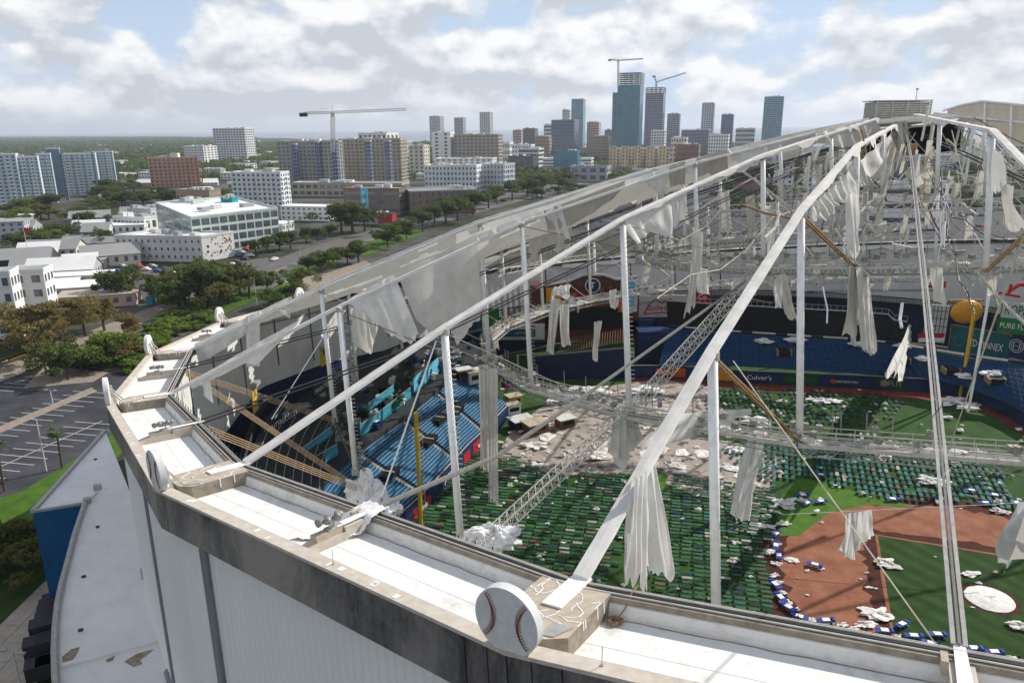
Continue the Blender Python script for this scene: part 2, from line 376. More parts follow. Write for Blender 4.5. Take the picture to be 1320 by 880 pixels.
    if -3<=i<=7:
        n=90; ps=[]
        zb=0.0
        top=[];bot=[]
        for k in range(n+1):
            u=k/n; rr=104.05 if k%2 else 103.97
            p=rpoly(rr,i,u,-2.3); top.append(p); q=p.copy(); 
            q=p+NR*(-(p.z-zb)/NR.z); bot.append(q)
        mb.grid([top,bot]); wl=mb.build('wall_cladding','clad',stad)
        for u in ((.13,) if i==3 else (.5,)):
            mb=MB(); p=rpoly(104.12,i,u,-2.4); q=rpoly(104.12,i,u,-34); mb.bar(p,q,.95,.14,(p-C0).normalized()); mb.build('pilaster','pil',wl)
    # inner grey wall
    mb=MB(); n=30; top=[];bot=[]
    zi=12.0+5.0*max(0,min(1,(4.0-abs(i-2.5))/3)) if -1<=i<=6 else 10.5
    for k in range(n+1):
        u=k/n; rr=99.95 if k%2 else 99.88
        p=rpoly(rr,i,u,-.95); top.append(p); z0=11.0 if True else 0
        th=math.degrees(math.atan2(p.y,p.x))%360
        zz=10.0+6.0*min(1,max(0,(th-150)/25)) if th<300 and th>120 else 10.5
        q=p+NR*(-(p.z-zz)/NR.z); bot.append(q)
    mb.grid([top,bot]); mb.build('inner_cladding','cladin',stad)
    mb=MB(); b2=[Vector((p.x*.998,p.y*.998,0)) for p in bot]; mb.grid([[p*1 for p in bot],b2]); mb.build('concourse_wall','navy',stad)
    mb=MB(); ring_strip(mb,i,.2,.212,[(99.86,-1.0),(99.86,-11),(99.8,-11),(99.8,-1.0)]); mb.build('wall_joint','dark',stad); mb=MB()
    ring_strip(mb,i,.7,.708,[(99.86,-1.0),(99.86,-9),(99.8,-9),(99.8,-1.0)]); mb.build('wall_joint','dark',stad)
# pads
def pad(idx):
    P=lambda r,d,h: rp(r,idx,h)+TG*d
    t=TH0+R_(15)*(idx-4); TG=Vector((-math.sin(t),math.cos(t),0)); TG=(TG-NR*TG.dot(NR)).normalized()
    hw=1.55
    mb=MB(); oc=[(99.75,-hw),(99.75,hw),(103.2,hw),(103.75,hw*.45),(103.75,-hw*.45),(103.2,-hw)]
    n=len(oc); lo=[P(r,d,-.9) for r,d in oc]; hi=[P(r,d,.05) for r,d in oc]
    mb.m=1; mb.add(lo+hi,[(i,(i+1)%n,n+(i+1)%n,n+i) for i in range(n)]); mb.m=0; mb.add(hi,[tuple(range(n))])  # pad sides in a darker tan than the top
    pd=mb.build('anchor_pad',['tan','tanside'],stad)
    # anchor plate
    mb=MB(); q=[P(99.2,-.42,.12),P(99.2,.42,.12),P(101.7,.42,.14),P(101.7,-.42,.14)]; mb.hexa([p-NR*.07 for p in q]+q); pl=mb.build('anchor_plate','steel',pd)
    # sealed cracks
    mb=MB()
    r2=random.Random(idx*31+5)
    for k in range(15):
        r=r2.uniform(100.2,103.4); d=r2.uniform(-hw*.9,hw*.9); a=r2.uniform(0,6.28); pts=[]
        for j in range(7):
            rr=min(103.6,max(99.85,r)); dd=min(hw*.98,max(-hw*.98,d)); lim=hw if rr<103.2 else hw*.45+ (103.75-rr)*1.5
            dd=max(-lim,min(lim,dd)); pts.append((rr,dd)); r+=.28*math.cos(a); d+=.28*math.sin(a); a+=r2.uniform(-.9,.9)
        for (r0,d0),(r1,d1) in zip(pts,pts[1:]):
            if abs(r1-r0)+abs(d1-d0)>.05: mb.bar(P(r0,d0,.057),P(r1,d1,.057),r2.uniform(.03,.06),.02,NR)
    for k in range(7):
        d=r2.uniform(-hw*.9,hw*.9); sgn=r2.choice((-1,1)); r=r2.uniform(100,103)
        mb.bar(P(r,sgn*(hw+.005),.06),P(r,sgn*(hw+.005),-r2.uniform(.15,.5)),.07,.02,TG)
    stuff(mb.build('sealed_crack','seal',pd))
    mb=MB(); mb.hexa([P(102.6,.62,.03),P(102.6,1.42,.03),P(103.4,1.1,.03),P(103.5,.62,.03),P(102.6,.62,.09),P(102.6,1.42,.09),P(103.4,1.1,.09),P(103.5,.62,.09)]); mb.build('access_cover','galv',pd)
for i in range(-8,16): pad(i)
# floodlight clusters on the cross beams
def lamp_cluster(idx,label):
    c=rpoly(102.0,math.floor(idx),.5,0); o=thing('floodlight_cluster',label,'floodlights',c,'floodlight clusters on the ring beam')
    mb=MB(); mb.bar(c-NR*.05,c+NR*.02,1,1,(0,1,0)); 
    t=TH0+R_(15)*(idx-4); TG=Vector((-math.sin(t),math.cos(t),0)); RD=Vector((math.cos(t),math.sin(t),0))
    mb=MB(); mb.box(c+NR*.03,(.9,.5,.06),t); mb.tube([c,c+NR*.55],.05); mb.tube([c-RD*.5+NR*.5,c+RD*.6+NR*.5],.04); mb.build('bracket','galv',o)
    for k in range(5):
        p=c+RD*(-.55+.28*k)+NR*(.55+.12*(k%2)); mb=MB(); d=(TG*(.5 if k%2 else -.6)+RD*.4-NR*.35).normalized()
        mb.tube([p,p+d*.12,p+d*.34],.11,10,.21); mb.build('lamp_head','lamp',o,True)
for idx,l in ((3.5,'grey floodlights on the roof beam left of the draped white cloth'),(2.5,'grey floodlights on the beam beside the third baseball sign from the front'),(1.5,'small grey floodlights between the two upright baseball signs on the left rim'),(.5,'farthest floodlights on the left rim, near the roof fabric edge')): lamp_cluster(idx,l)
# tangled cable pile on the near tray
# baseball signs
def baseball(idx,label):
    t=TH0+R_(15)*(idx-4); RD=Vector((math.cos(t),math.sin(t),0)); TG=Vector((-math.sin(t),math.cos(t),0)); Z=Vector((0,0,1))
    base=rp(104.55,idx,0); o=thing('baseball_sign',label,'sign',base,'baseball signs round the roof edge')
    c=base+Z*1.12; R=1.27; mb=MB(); n=48
    f0=c+RD*.20; b0=c-RD*.17
    P=lambda cc,r,k: cc+TG*(r*math.cos(2*math.pi*k/n))+Z*(r*math.sin(2*math.pi*k/n))
    fr=[P(f0,R,k) for k in range(n)]; br=[P(b0,R,k) for k in range(n)]
    mb.add(fr+br,[tuple(range(n)),tuple(range(n,2*n))[::-1]]+[(k,n+k,n+(k+1)%n,(k+1)%n) for k in range(n)])
    mb.build('disc','ballw',o)
    for sg in (-1,1):
        mb=MB(); pts=[]
        for k in range(19):
            a=R_(-58+116*k/18); cc=sg*1.62; pts.append((cc-sg*1.13*math.cos(a),1.13*math.sin(a)*1.0))
        pts=[p for p in pts if math.hypot(*p)<R*.99]
        for q0,q1 in zip(pts,pts[1:]):
            A=f0+TG*q0[0]+Z*q0[1]+RD*.012; B=f0+TG*q1[0]+Z*q1[1]+RD*.012; mb.bar(A,B,.02,.02,RD)
        stc=mb.build('seam','stitch',o)
        mb=MB()
        for k in range(0,24):
            a=R_(-60+120*k/23); q=(sg*1.62-sg*1.13*math.cos(a),1.13*math.sin(a))
            if math.hypot(*q)>R*.95: continue
            A=f0+TG*q[0]+Z*q[1]+RD*.014
            for s2 in (-1,1):
                d=(TG*(s2*.62)+Z*.8).normalized(); B=A+d*.17
                v=B-f0
                if math.hypot(v.dot(TG),v.dot(Z))<R*.985: mb.bar(A,B,.022,.02,RD)
        stuff(mb.build('stitch','stitch',stc))
    for sg in (-1,1):
        mb=MB(); A=base-RD*.55+TG*sg*.5-Z*.1; mb.bar(A,c-RD*.3+TG*sg*.5+Z*.35,.16,.16,RD); mb.bar(A-RD*.7,c-RD*.3+TG*sg*.5+Z*.1,.1,.1,TG); mb.build('support_post','steel2',o)
BL={4:'large baseball sign with red stitching on the near roof edge',3:'baseball sign seen nearly edge on, behind the tan pad left of centre',2:'baseball sign leaning out at the far left corner of the roof rim',1:'baseball sign on two rusty posts, left rim above the green bushes',0:'small baseball sign on the rim in front of the dark oak trees',-1:'farthest baseball sign, above the rim beside the grass islands'}
for i in (4,3,2,1,0,-1): baseball(i,BL[i])
# thin lightning rods on the parapet
for k,(ii,u,lab) in enumerate(((3,.62,'thin lightning rod on the long near parapet left of the large baseball'),(4,.12,'thin lightning rod on the near parapet right of the large baseball'),)):
    p=rpoly(104.4,ii,u,0); mb=MB(); mb.tube([p,p+Vector((0,0,.75))],.014,6); mb.box(p+Vector((0,0,.02)),(.1,.1,.04)); tag(mb.build('lightning_rod','galv'),lab,'lightning rod','lightning rods on the parapet')
# cable nest on the tray
mb=MB(); c=rpoly(100.7,4,.075,-.7)
for k in range(16):
    a=rnd.uniform(0,6.28); pts=[c+Vector((.32*math.cos(a+j*.8)*rnd.uniform(.5,1.1),.26*math.sin(a+j*.8)*rnd.uniform(.5,1.1),.05+.08*rnd.random())) for j in range(8)]
    mb.tube(pts,.025,4)
mb.tube([c,rpoly(100.3,4,.085,-.3),rpoly(99.8,4,.087,.1),rpoly(99.3,4,.09,.2)],.03,5)
tag(mb.build('cable_coil','brown'),'tangled brown cable lying in the near white roof tray','cable')
# draped torn cloth over the ring at node 3.5
T=[rpoly(99.2,3,.475+.004*k,.35-.02*k) for k in range(12)]
mb=MB()
A0=rpoly(99.3,3,.475,.25);A1=rpoly(99.3,3,.535,.2);B0=rpoly(100.2,3,.465,.02);B1=rpoly(100.25,3,.53,-.02);D0=rpoly(100.5,3,.43,-.66);D1=rpoly(100.9,3,.525,-.66);E0=rpoly(103.2,3,.42,-.70);E1=rpoly(102.2,3,.50,-.70)
rows=[]
cols=40
for row in ([A0,A1],[B0,B1],[D0,D1],[E0,E1]): rows.append(resamp(row,cols))
grid=[]
for j in range(31):
    t=j/30*3; a=min(2,int(t)); q=t-a; rr=[]
    for i in range(cols):
        p=rows[a][i].lerp(rows[a+1][i],q); rr.append(p+NR*(.05+.16*abs(nz(i*.35,j*.07,4))+.05*nz(i*.8,j*.5))+Vector((.05*nz(i*.3,j*.3),.08*nz(i*.2,j*.2,3),0)))
    grid.append(rr)
mb.grid(grid); tag(mb.build('torn_fabric','fabw',smooth=True),'white torn cloth draped over the inner rim into the near roof tray','fabric','torn roof fabric')
# wrapped bundle at the foot of the second post (left)
def crumple(mb,c,rx,ry,rz,seed,n=14,m=9,j=.28):
    rows=[]
    for a in range(m):
        ph=math.pi*a/(m-1); row=[]
        for b in range(n+1):
            th=2*math.pi*(b%n)/n; k=1+j*1.9*nz(math.cos(th)*1.5+seed,math.sin(th)*1.5,ph*1.4+seed)+j*.75*nz(math.cos(th)*3.6+seed,math.sin(th)*3.6,ph*3.2)-j*.6*abs(nz(math.cos(th)*7+seed,math.sin(th)*7,ph*6))-(.24*abs(nz(math.cos(th)*3.5+seed+3,math.sin(th)*3.5,ph*4))+.13*abs(nz(math.cos(th)*7+seed,math.sin(th)*7,ph*8)) if n>=40 else 0)
            row.append(Vector(c)+Vector((rx*k*math.sin(ph)*math.cos(th),ry*k*math.sin(ph)*math.sin(th),rz*k*math.cos(ph))))
        rows.append(row)
    mb.grid(rows)
# ================================================================ CABLE DOME
HOOP={'o':(83.3,6.3,-11.0),'m':(62.3,13.3,-5.4),'i':(38.0,19.0,6.6)}
def node(idx,k,top=True):
    r,h,b=HOOP[k]
    if idx==5 and k=='i': r=45.5
    return rp(r,idx,h if top else b)
HUBR,HUBH=9.0,23.8
NM=['from the pad beside the large baseball','crossing the middle of the picture','that starts at the left corner pad','nearest the left roof fabric','behind the hanging grey sheets']
def rlabel(i):
    return {4:'with the large baseball at its foot, running up the centre right',3:'starting at the tan pad on the left, running up through the middle',2:'starting at the far left corner of the rim',1:'just right of the small left baseball signs',0:'on the far left with most fabric left beside it',5:'coming down on the right from the broken peak'}.get(i,'number %d counted anticlockwise'%i)
def ridge(i,label):
    o=thing('ridge_beam',label,'roof beam',rp(100,i),'white ridge beams of the torn dome')
    nodes=[rp(99.4,i,.1)]+[node(i,k) for k in 'omi']+[rp(HUBR,i,HUBH)]
    if i==4: nodes[-1]=rp(.5,i,23.4+.4)
    t=TH0+R_(15)*(i-4); TG=Vector((-math.sin(t),math.cos(t),0))
    for a,b in zip(nodes,nodes[1:]):
        mb=MB(); d=(b-a).normalized(); up=TG.cross(d)
        if up.z<0: up=-up
        w=.40
        for sg in (-1,1):
            mb.bar(a+TG*sg*(.165 if i in (3,4,5) else .11),b+TG*sg*(.165 if i in (3,4,5) else .11),(.28 if i in (3,4,5) else .19),.24,up)
        mb.bar(a+up*.02,b+up*.02,.10,.2,up)
        mb.build('beam_segment','steel',o)
    if -1<=i<=7 or i>=14 or i<-5:
        # white fabric clamped to the beam, torn off raggedly
        mb=MB(); rows=[[],[],[],[],[]]; n=150
        full=resamp(nodes,n); r2=random.Random(i)
        for k,p in enumerate(full):
            s=k/(n-1); d=(full[min(k+1,n-1)]-full[max(k-1,0)]).normalized(); up=TG.cross(d); up=up if up.z>0 else -up
            g=(.04+(2.3*max(0,s-.42) if i==4 else 1.5*max(0,s-.6) if i==5 else .5*max(0,s-.25)+1.6*max(0,s-.8))) if i in (3,4,5) else .06+(1.2*max(0,s-.8) if i==2 else 0)
            kk=.76 if i in (3,4,5) else .5; e1=.46*kk+g*max(0,nz(k*.17,i*3.1)*2.2+.25+.8*nz(k*.8,i))
            e2=.46*kk+g*max(0,nz(k*.15,i*5.7+9)*2.4+.25+.8*nz(k*.7,i+4))
            w0=.06*nz(k*.5,i)
            rows[0].append(p-TG*(.46*kk+(e1-.46*kk)*.45)-up*((e1-.46*kk)*1.25-.06))
            rows[1].append(p-TG*.43*kk+up*(.14+w0*kk))
            rows[2].append(p+up*(.17+.04*nz(k*.7,i,2)))
            rows[3].append(p+TG*.43*kk+up*(.14-w0*kk))
            rows[4].append(p+TG*(.46*kk+(e2-.46*kk)*.45)-up*((e2-.46*kk)*1.25-.06))
        mb.grid(rows); mb.build('clamped_fabric','fab',o)
    return o
for i in list(range(-8,16)):
    if i in (8,9,10,11,12): continue
    ridge(i,'white ridge beam '+rlabel(i) if i in range(0,6) else 'white ridge beam on the far side of the torn dome')
# posts
PN={'o':'outer','m':'middle','i':'inner'}
WH={4:'right of the picture centre under the near ridge',3:'under the ridge through the picture middle',2:'at the left above the blue stands',1:'at the far left beside the roof fabric',0:'hidden partly by the grey roof fabric',5:'at the right under the peak'}
def post(i,k):
    a=node(i,k); b=node(i,k,False); w={'o':.30,'m':.29,'i':.27}[k]
    lab='white %s roof post '%PN[k]+WH[i] if i in WH else 'white %s roof post on the far side of the dome'%PN[k]
    o=thing('roof_post',lab,'post',b,'white posts of the torn dome')
    mb=MB(); mb.tube([a,b],w,12); mb.build('shaft','steel',o,True)
    mb=MB(); ax=(a-b).normalized(); mb.tube([b-ax*.25,b+ax*.35],w*1.5,12); mb.tube([a-ax*.5,a-ax*.1],w*1.35,12); mb.build('node_casting','galv',o)
    if (i in (2,3) and k in 'om') or (i==1 and k=='o'):
        mb=MB(); t=TH0+R_(15)*(i-4); TG=Vector((-math.sin(t),math.cos(t),0)); l=(a-b).length; n=int(l/.42); RR=Vector((math.cos(t),math.sin(t),0))
        lo=.45 if k=='m' and i==2 else 0
        sd=(R0*1.0).normalized()
        for j in range(n):
            s=(j+.5)/n
            if s<.05 or s>.93: continue
            p=b.lerp(a,s); mb.bar(p+sd*w,p+sd*(w+.34),.05,.07)
        stuff(mb.build('step_rung','galv',o))
    return o
for i in range(-8,16):
    if i in (8,9,10,11,12): continue
    for k in 'omi':
        if k=='o' and i in (6,7,13,14,15): continue
        if k=='m' and i in (6,7): continue
        post(i,k)
# speaker-like equipment on the left posts
for (i,h0,h1,lab,n) in ((2,-2,4.5,'column of small grey fixtures clamped to the left outer post',26),(2,-14,-7.5,'cluster of fixtures low on the left outer post',16)):
    mb=MB(); a=rp(83.3,i,h0); b=rp(83.3,i,h1)
    for j in range(n):
        p=a.lerp(b,j/n)+R0*.55+Vector((rnd.uniform(-.15,.25),0,0)); mb.box(p,(.34,.3,.26),rnd.random()); mb.box(p+Vector((.2,-.1,.05)),(.2,.3,.1),rnd.random()*3)
    tag(mb.build('post_fixtures','lamp'),lab,'fixtures','fixtures on the roof posts')
# hoop cables, diagonals
def cable(pts,r,m,label,name='steel_cable',cat='cable',group='loose and tensioned cables of the dome',n=5):
    mb=MB()
    for p in pts: mb.tube(p,r,n)
    return tag(mb.build(name,m),label,cat,group)
def ropes(a,b,k,sp,dirv):
    return [[a+dirv*(sp*(j-(k-1)/2)),b+dirv*(sp*(j-(k-1)/2))] for j in range(k)]
for i in range(1,6):
    for s in ((-.5,.5) if i==2 else (.5,)):
        if i in (3,5): continue
        a=node(i,'o',False) if i!=2 else rp(83,2,-13.0); b=rpoly(99.4,math.floor(i+s),.5,-.4)
        cable(ropes(a,b,4,.22,Vector((0,0,1))),.042,'rust',{(2,-.5):'upper tan rope bundle slanting down from the left rim',(2,.5):'lower tan rope bundle slanting down from the left rim',(1,.5):'tan rope bundle partly hidden behind the left white flap',(4,.5):'tan rope bundle at the lower right rim'}.get((i,s),'tan rope bundle below the rim'),'rope_bundle','ropes','tan rope bundles below the rim')
for i in range(-8,7):
    for (k1,k2) in (('o','m'),('m','i')):
        a=node(i,k1)-NR*.4; b=node(i,k2,False)
        if i==4 or (i==5 and k1=='m') or (i==3 and k1=='m' and False):
            mb=MB(); d=(b-a).normalized(); sd=d.cross(NR).normalized()
            for sg in (-1,1): mb.tube([a+sd*sg*.14,b+sd*sg*.14],.10,6)
            tag(mb.build('diagonal_strut','brown' if i==4 else 'rust'),'tan diagonal strut under the ridge '+rlabel(i).split(',')[0]+(', outer' if k1=='o' else ', inner'),'strut','diagonal struts of the dome')
        else: cable([[a,b]],.05 if i in (2,3) else .07,'cableg' if i in (2,3) else 'cabletan','diagonal cable between roof posts')
# valley cables (half ridges): grey strip or dark cable
VAL=[(99.4,-.1),(83,2.6),(62,8.2),(38,14.5),(9,21)]
def valley(idx,m,label,prof=VAL,w=.0,r=.09,pair=.35):
    f=math.floor(idx); pts=[rpoly(99.4,f,.5,.1)]+[rp(rr*.9914,idx,h) for rr,h in prof[1:]]
    if w:
        mb=MB()
        t=TH0+R_(15)*(idx-4); TG=Vector((-math.sin(t),math.cos(t),0))
        N_=40; q2=resamp(pts,N_)
        for k in range(3):
            for j in range(N_-1):
                w0=w*(1-.72*j/N_); mb.m=k%2; mb.bar(q2[j]+TG*(k-1)*w0/3+NR*.05*(k%2),q2[j+1]+TG*(k-1)*w0/3+NR*.05*(k%2),w0/3*(.55 if k%2 else .8),.12,NR)
        return tag(mb.build('valley_strip',['galv','cableg']),label,'cable','valley cables of the dome')
    t=TH0+R_(15)*(idx-4); TG=Vector((-math.sin(t),math.cos(t),0)); mb=MB()
    for s in (-1,1): mb.tube([p+NR*s*pair/2 for p in pts],r,6)
    return tag(mb.build('valley_cable',m),label,'cable','valley cables of the dome')
valley(4.5,'cableg','wide grey cable strip rising straight up the right side from the near rim',[(99.4,0),(84,4.7),(68,9.2),(38,17.2),(9,22.5)],w=.52)
mb=MB(); pv_=[rpoly(99.4,3,.5,.1),onr(3.5,640,588),onr(3.5,765,502),onr(3.5,962,362)]
for k in range(3):
    for a,b,ww in zip(pv_,pv_[1:],(.42,.34,.26)):
        d_=(b-a).normalized(); x_=d_.cross(NR).normalized(); mb.bar(a+x_*(k-1)*ww/3,b+x_*(k-1)*ww/3,ww/3*.85,.12+.04*(k%2),NR)
tag(mb.build('valley_strip','cableg'),'grey cable strip rising to the right from the draped white cloth','cable','valley cables of the dome')
valley(2.5,'cablek',r=.07,pair=.3,label='pair of dark cables from the left rim rising below the middle ridge')
valley(1.5,'cablek',r=.07,pair=.3,label='pair of dark cables crossing the grey hanging roof sheets')
for v in (.5,-.5,-1.5,-2.5,-3.5,-4.5): valley(v,'cablek','dark valley cable on the far side of the dome',r=.05,pair=.2)
valley(5.5,'cablek','dark cable running down to the right from the peak')
# hoop catwalks
def catwalk(k,lab,i0,i1,w=1.5,dz=0.0,rails=True,trussn=10):
    o=thing('catwalk',lab,'catwalk',node(i0,k,False),'hoop catwalks hung in the dome')
    r,h,b=HOOP[k]
    for i in range(i0,i1):
        A=rp(r,i,b+dz); B=rp(r,i+1,b+dz); d=(B-A).normalized(); out=NR.cross(d).normalized()
        mb=MB(); mb.bar(A,B,w,.10,NR); dk=mb.build('walkway','lamp',o)
        for sg in (-1,1): mb=MB(); mb.bar(A+out*sg*w/2-NR*.05,B+out*sg*w/2-NR*.05,.12,.34,NR); mb.build('edge_beam','steel2',o)
        for sg in (-1,1):
            mb=MB(); 
            for hh in (.4,.75,1.15): mb.tube([A+out*sg*w/2+NR*hh,B+out*sg*w/2+NR*hh],.045,5)
            n=12
            for j in range(n+1):
                p=A.lerp(B,j/n)+out*sg*w/2; mb.tube([p,p+NR*1.1],.035,5)
            mb.build('handrail','steel2',o)
        mb=MB()
        for sg in (-1,1):
            mb.tube([A+out*sg*w*.45-NR*.9,B+out*sg*w*.45-NR*.9],.06,5)
            for j in range(trussn):
                p=A.lerp(B,j/trussn); q=A.lerp(B,(j+.5)/trussn); s=A.lerp(B,(j+1)/trussn)
                mb.tube([p+out*sg*w*.45,q+out*sg*w*.45-NR*.9],.04,4); mb.tube([q+out*sg*w*.45-NR*.9,s+out*sg*w*.45],.04,4)
        mb.build('truss','galv',o)
        mb=MB()   # floodlights and boxes on the rail
        for j in range(13):
            s=rnd.random(); p=A.lerp(B,s)+out*w/2*rnd.choice((-1,1))+NR*rnd.uniform(.8,1.35); mb.box(p,(.5,.4,.45),rnd.random()*3)
        for j in range(5):
            p=A.lerp(B,rnd.random())+out*w/2; mb.tube([p+NR*.9,p+NR*2.6],.05,5)
        stuff(mb.build('fixture','lamp',o))
        mb=MB()
        for j in range(5):
            p=A.lerp(B,rnd.random())+NR*.15; crumple(mb,p,rnd.uniform(.5,1.4),rnd.uniform(.3,.7),rnd.uniform(.15,.35),rnd.random()*50,10,6)
        stuff(mb.build('rag','scrap',o))
    return o
catwalk('m','middle hoop catwalk crossing over the field cots',1,6)
catwalk('m','far half of the middle hoop catwalk in front of the outfield wall',-8,1,1.3)
catwalk('i','inner hoop catwalk high over the outfield',-8,6,1.4)
def hoopcable(k,i0,i1,top,label,m='cablek',r=.08,n=2):
    mb=MB()
    for j in range(n):
        for i in range(i0,i1): mb.tube([node(i,k,top)+NR*.35*j,node(i+1,k,top)+NR*.35*j],r,5)
    return tag(mb.build('hoop_cable',m),label,'cable','hoop cables of the dome')
hoopcable('o',-4,2,False,'dark outer hoop cables joining the feet of the far outer posts')
hoopcable('o',-8,-4,False,'outer hoop cables in front of the far right field stand')
# small inner platform (below the hub)
o=thing('catwalk','ruined ring catwalk right under the broken peak','catwalk',rp(12,4,12),'hoop catwalks hung in the dome')
for i in range(-8,16,2):
    A=rp(17,i,14.3);B=rp(17,i+2,14.3); mb=MB(); mb.bar(A,B,1.1,.12,NR); mb.build('walkway','steel2',o)
    mb=MB(); out=NR.cross((B-A).normalized())
    for sg in (-1,1):
        for hh in (.6,1.2): mb.tube([A+out*sg*.55+NR*hh,B+out*sg*.55+NR*hh],.04,5)
        for j in range(6): p=A.lerp(B,j/5)+out*sg*.55; mb.tube([p,p+NR*1.2],.04,5)
    mb.build('handrail','steel2',o)
    mb=MB(); mb.tube([rp(17,i,14.3),rp(18.5,i,22)],.16,8); mb.build('hanger','steel',o); mb=MB(); mb.tube([rp(17,i,14.3),rp(9,i+1,21.5)],.07,6); mb.build('hanger','steel2',o)
# hub: broken peak
hub=thing('roof_hub','broken peak of the dome with dark opening and bent white struts','roof peak',rp(0,0,18))
mb=MB(); P=lambda r,i,h: rp(r,i,h)
for i in range(-8,16):
    mb.bar(P(8.5,i,23.4),P(8.5,i+1,23.4),.35,.35,NR)
mb.build('tension_ring','steel',hub); mb=MB()
for i in range(-8,16): mb.bar(P(7.5,i,18.5),P(7.5,i+1,18.5),.3,.3,NR)
mb.build('tension_ring','steel',hub)
mb=MB()
for i in range(-8,16,2):
    mb.tube([P(8.5,i,23.4),P(7.5,i,18.5)],.16,8); mb.tube([P(8.5,i,23.4),P(7.5,i+2,18.5)],.07,5)
mb.build('hub_strut','steel2',hub)
mb=MB()
for i in range(-8,16): 
    if i in (2,3,4,5,6,7,8,9): continue
    mb=MB(); mb.grid([[P(7.2,i,23.2),P(7.2,i+1,23.2)],[P(7.0,i,19.2),P(7.0,i+1,19.2)]]); mb.build('opening_dark_sheet','blackpl',hub)  # black sheets added to paint the darkness inside the open peak
mb=MB(); mb.poly([P(8.6,i,23.75) for i in range(-8,16)]); mb.build('cap','fabg',hub)
for a,b,r in (((9,4,21),(12,5,13),.22),((10,4.4,20),(14,3.6,14),.18),((16,4.2,19.5),(24,4.0,10),.20),((11,5.6,22),(20,4.8,13),.22),((5,4.5,22),(15,5.2,15),.16)):
    mb=MB(); mb.tube([P(*a),P(*b)],r,6); mb.build('bent_strut','cabletan',hub)
p0=P(14,4.55,19.2); mb=MB(); mb.tube([p0,p0+Vector((.9,-.6,.1))],.75,14); mb.build('drum','brown',hub)
p0=P(13.5,4.75,18.0); mb=MB(); mb.bar(p0,p0+Vector((2.6,-1.2,-3.2)),1.0,.5); mb.build('duct','steel2',hub)
# louvred cupola
cpo=thing('louvre_cupola','grey louvred box standing on the highest point of the dome','cupola',rp(0,0,24))
c=rp(0,0,23.7)+Vector((1.6,6,0)); hw,hd,hh=4.0,2.2,2.6
mb=MB(); mb.box(c+Vector((0,0,hh/2+.25)),(2*hw-.3,2*hd-.3,hh)); mb.build('core','galv',cpo)
for j in range(8):
    z=.38+j*hh/8; mb=MB(); mb.box(c+Vector((0,-hd,z+.06)),(2*hw,.25,.2)); mb.build('slat','steel2',cpo)
    mb=MB(); mb.box(c+Vector((hw,0,z+.06)),(.25,2*hd,.2)); mb.build('slat','steel2',cpo)
for x in (-hw,-hw*.42,hw*.12,hw*.62,hw): mb=MB(); mb.box(c+Vector((x,-hd-.1,hh/2+.2)),(.16,.16,hh+.4)); mb.build('frame_post','steel2',cpo)
mb=MB(); mb.box(c+Vector((0,0,hh+.42)),(2*hw+.3,2*hd+.3,.14)); mb.build('cap','steel2',cpo)
mb=MB(); mb.tube([c+Vector((2.3,-1,hh+.4)),c+Vector((2.3,-1,hh+2.0))],.06,6); mb.box(c+Vector((2.3,-1,hh+2.05)),(.25,.25,.25)); mb.build('mast',['galv'],cpo)
# lattice gantry under ridge 3
def lattice(a,b,w,h,n,m,label,name='lattice_gantry'):
    mb=MB(); d=(b-a).normalized(); x=d.cross(NR).normalized(); z=x.cross(d)
    C=lambda s,i,j: a.lerp(b,s)+x*(w*i)+z*(h*j)
    for i in (-.5,.5):
        for j in (-.5,.5): mb.tube([C(0,i,j),C(1,i,j)],.06,5)
    for k in range(n):
        s0,s1=k/n,(k+1)/n
        for j in (-.5,.5): mb.tube([C(s0,-.5,j),C(s1,.5,j)],.038,4); mb.tube([C(s0,.5,j),C(s1,-.5,j)],.038,4)
        for i in (-.5,.5): mb.tube([C(s0,i,-.5),C(s1,i,.5)],.038,4); mb.tube([C(s0,i,-.5),C(s0,i,.5)],.038,4)
    return tag(mb.build(name,m),label,'gantry','lattice gantries between the post feet')
lattice(rp(82,3,-12.2),rp(63.5,3,-5.2),1.0,.9,22,'steel2','near white lattice gantry slanting over the green cots')
lattice(rp(61,3,-4.6),rp(39,3,6.4),1.0,.9,24,'steel2','upper white lattice gantry behind the near ridge beam')
# crossing tan double strut near middle
# loose thin ropes
LO=[((4,500,652),(2.5,935,445),'pale rope'),]
def loose(i0,p0,i1,p1,r,m,lab,sag=0.0):
    a=onr(i0,*p0); b=onr(i1,*p1); pts=[a.lerp(b,k/12)-Vector((0,0,sag*4*(k/12)*(1-k/12))) for k in range(13)]
    cable([pts],r,m,lab,'loose_rope','rope','loose ropes hanging in the dome')
loose(3,(492,640),3,(562,440),.06,'white','pale rope from the wrapped post foot up to the middle ridge')
loose(4,(945,465),4.5,(1210,835),.035,'cabletan','pale rope slanting down over the infield to the near rim')
cable([[gp(1008,663,6),gp(1335,647,9)]],.05,'white','thin pale rope stretched level above the infield dirt','loose_rope','rope','loose ropes hanging in the dome')
loose(2,(350,540),2,(432,410),.05,'white','thin rope from the rim to the left outer post top')
loose(4.6,(1320,305),4.6,(1215,600),.04,'cabletan','thin rope hanging on the right side')
loose(4.8,(1275,380),4.8,(1248,530),.11,'white','white hanging pole of twisted cloth at the right edge')

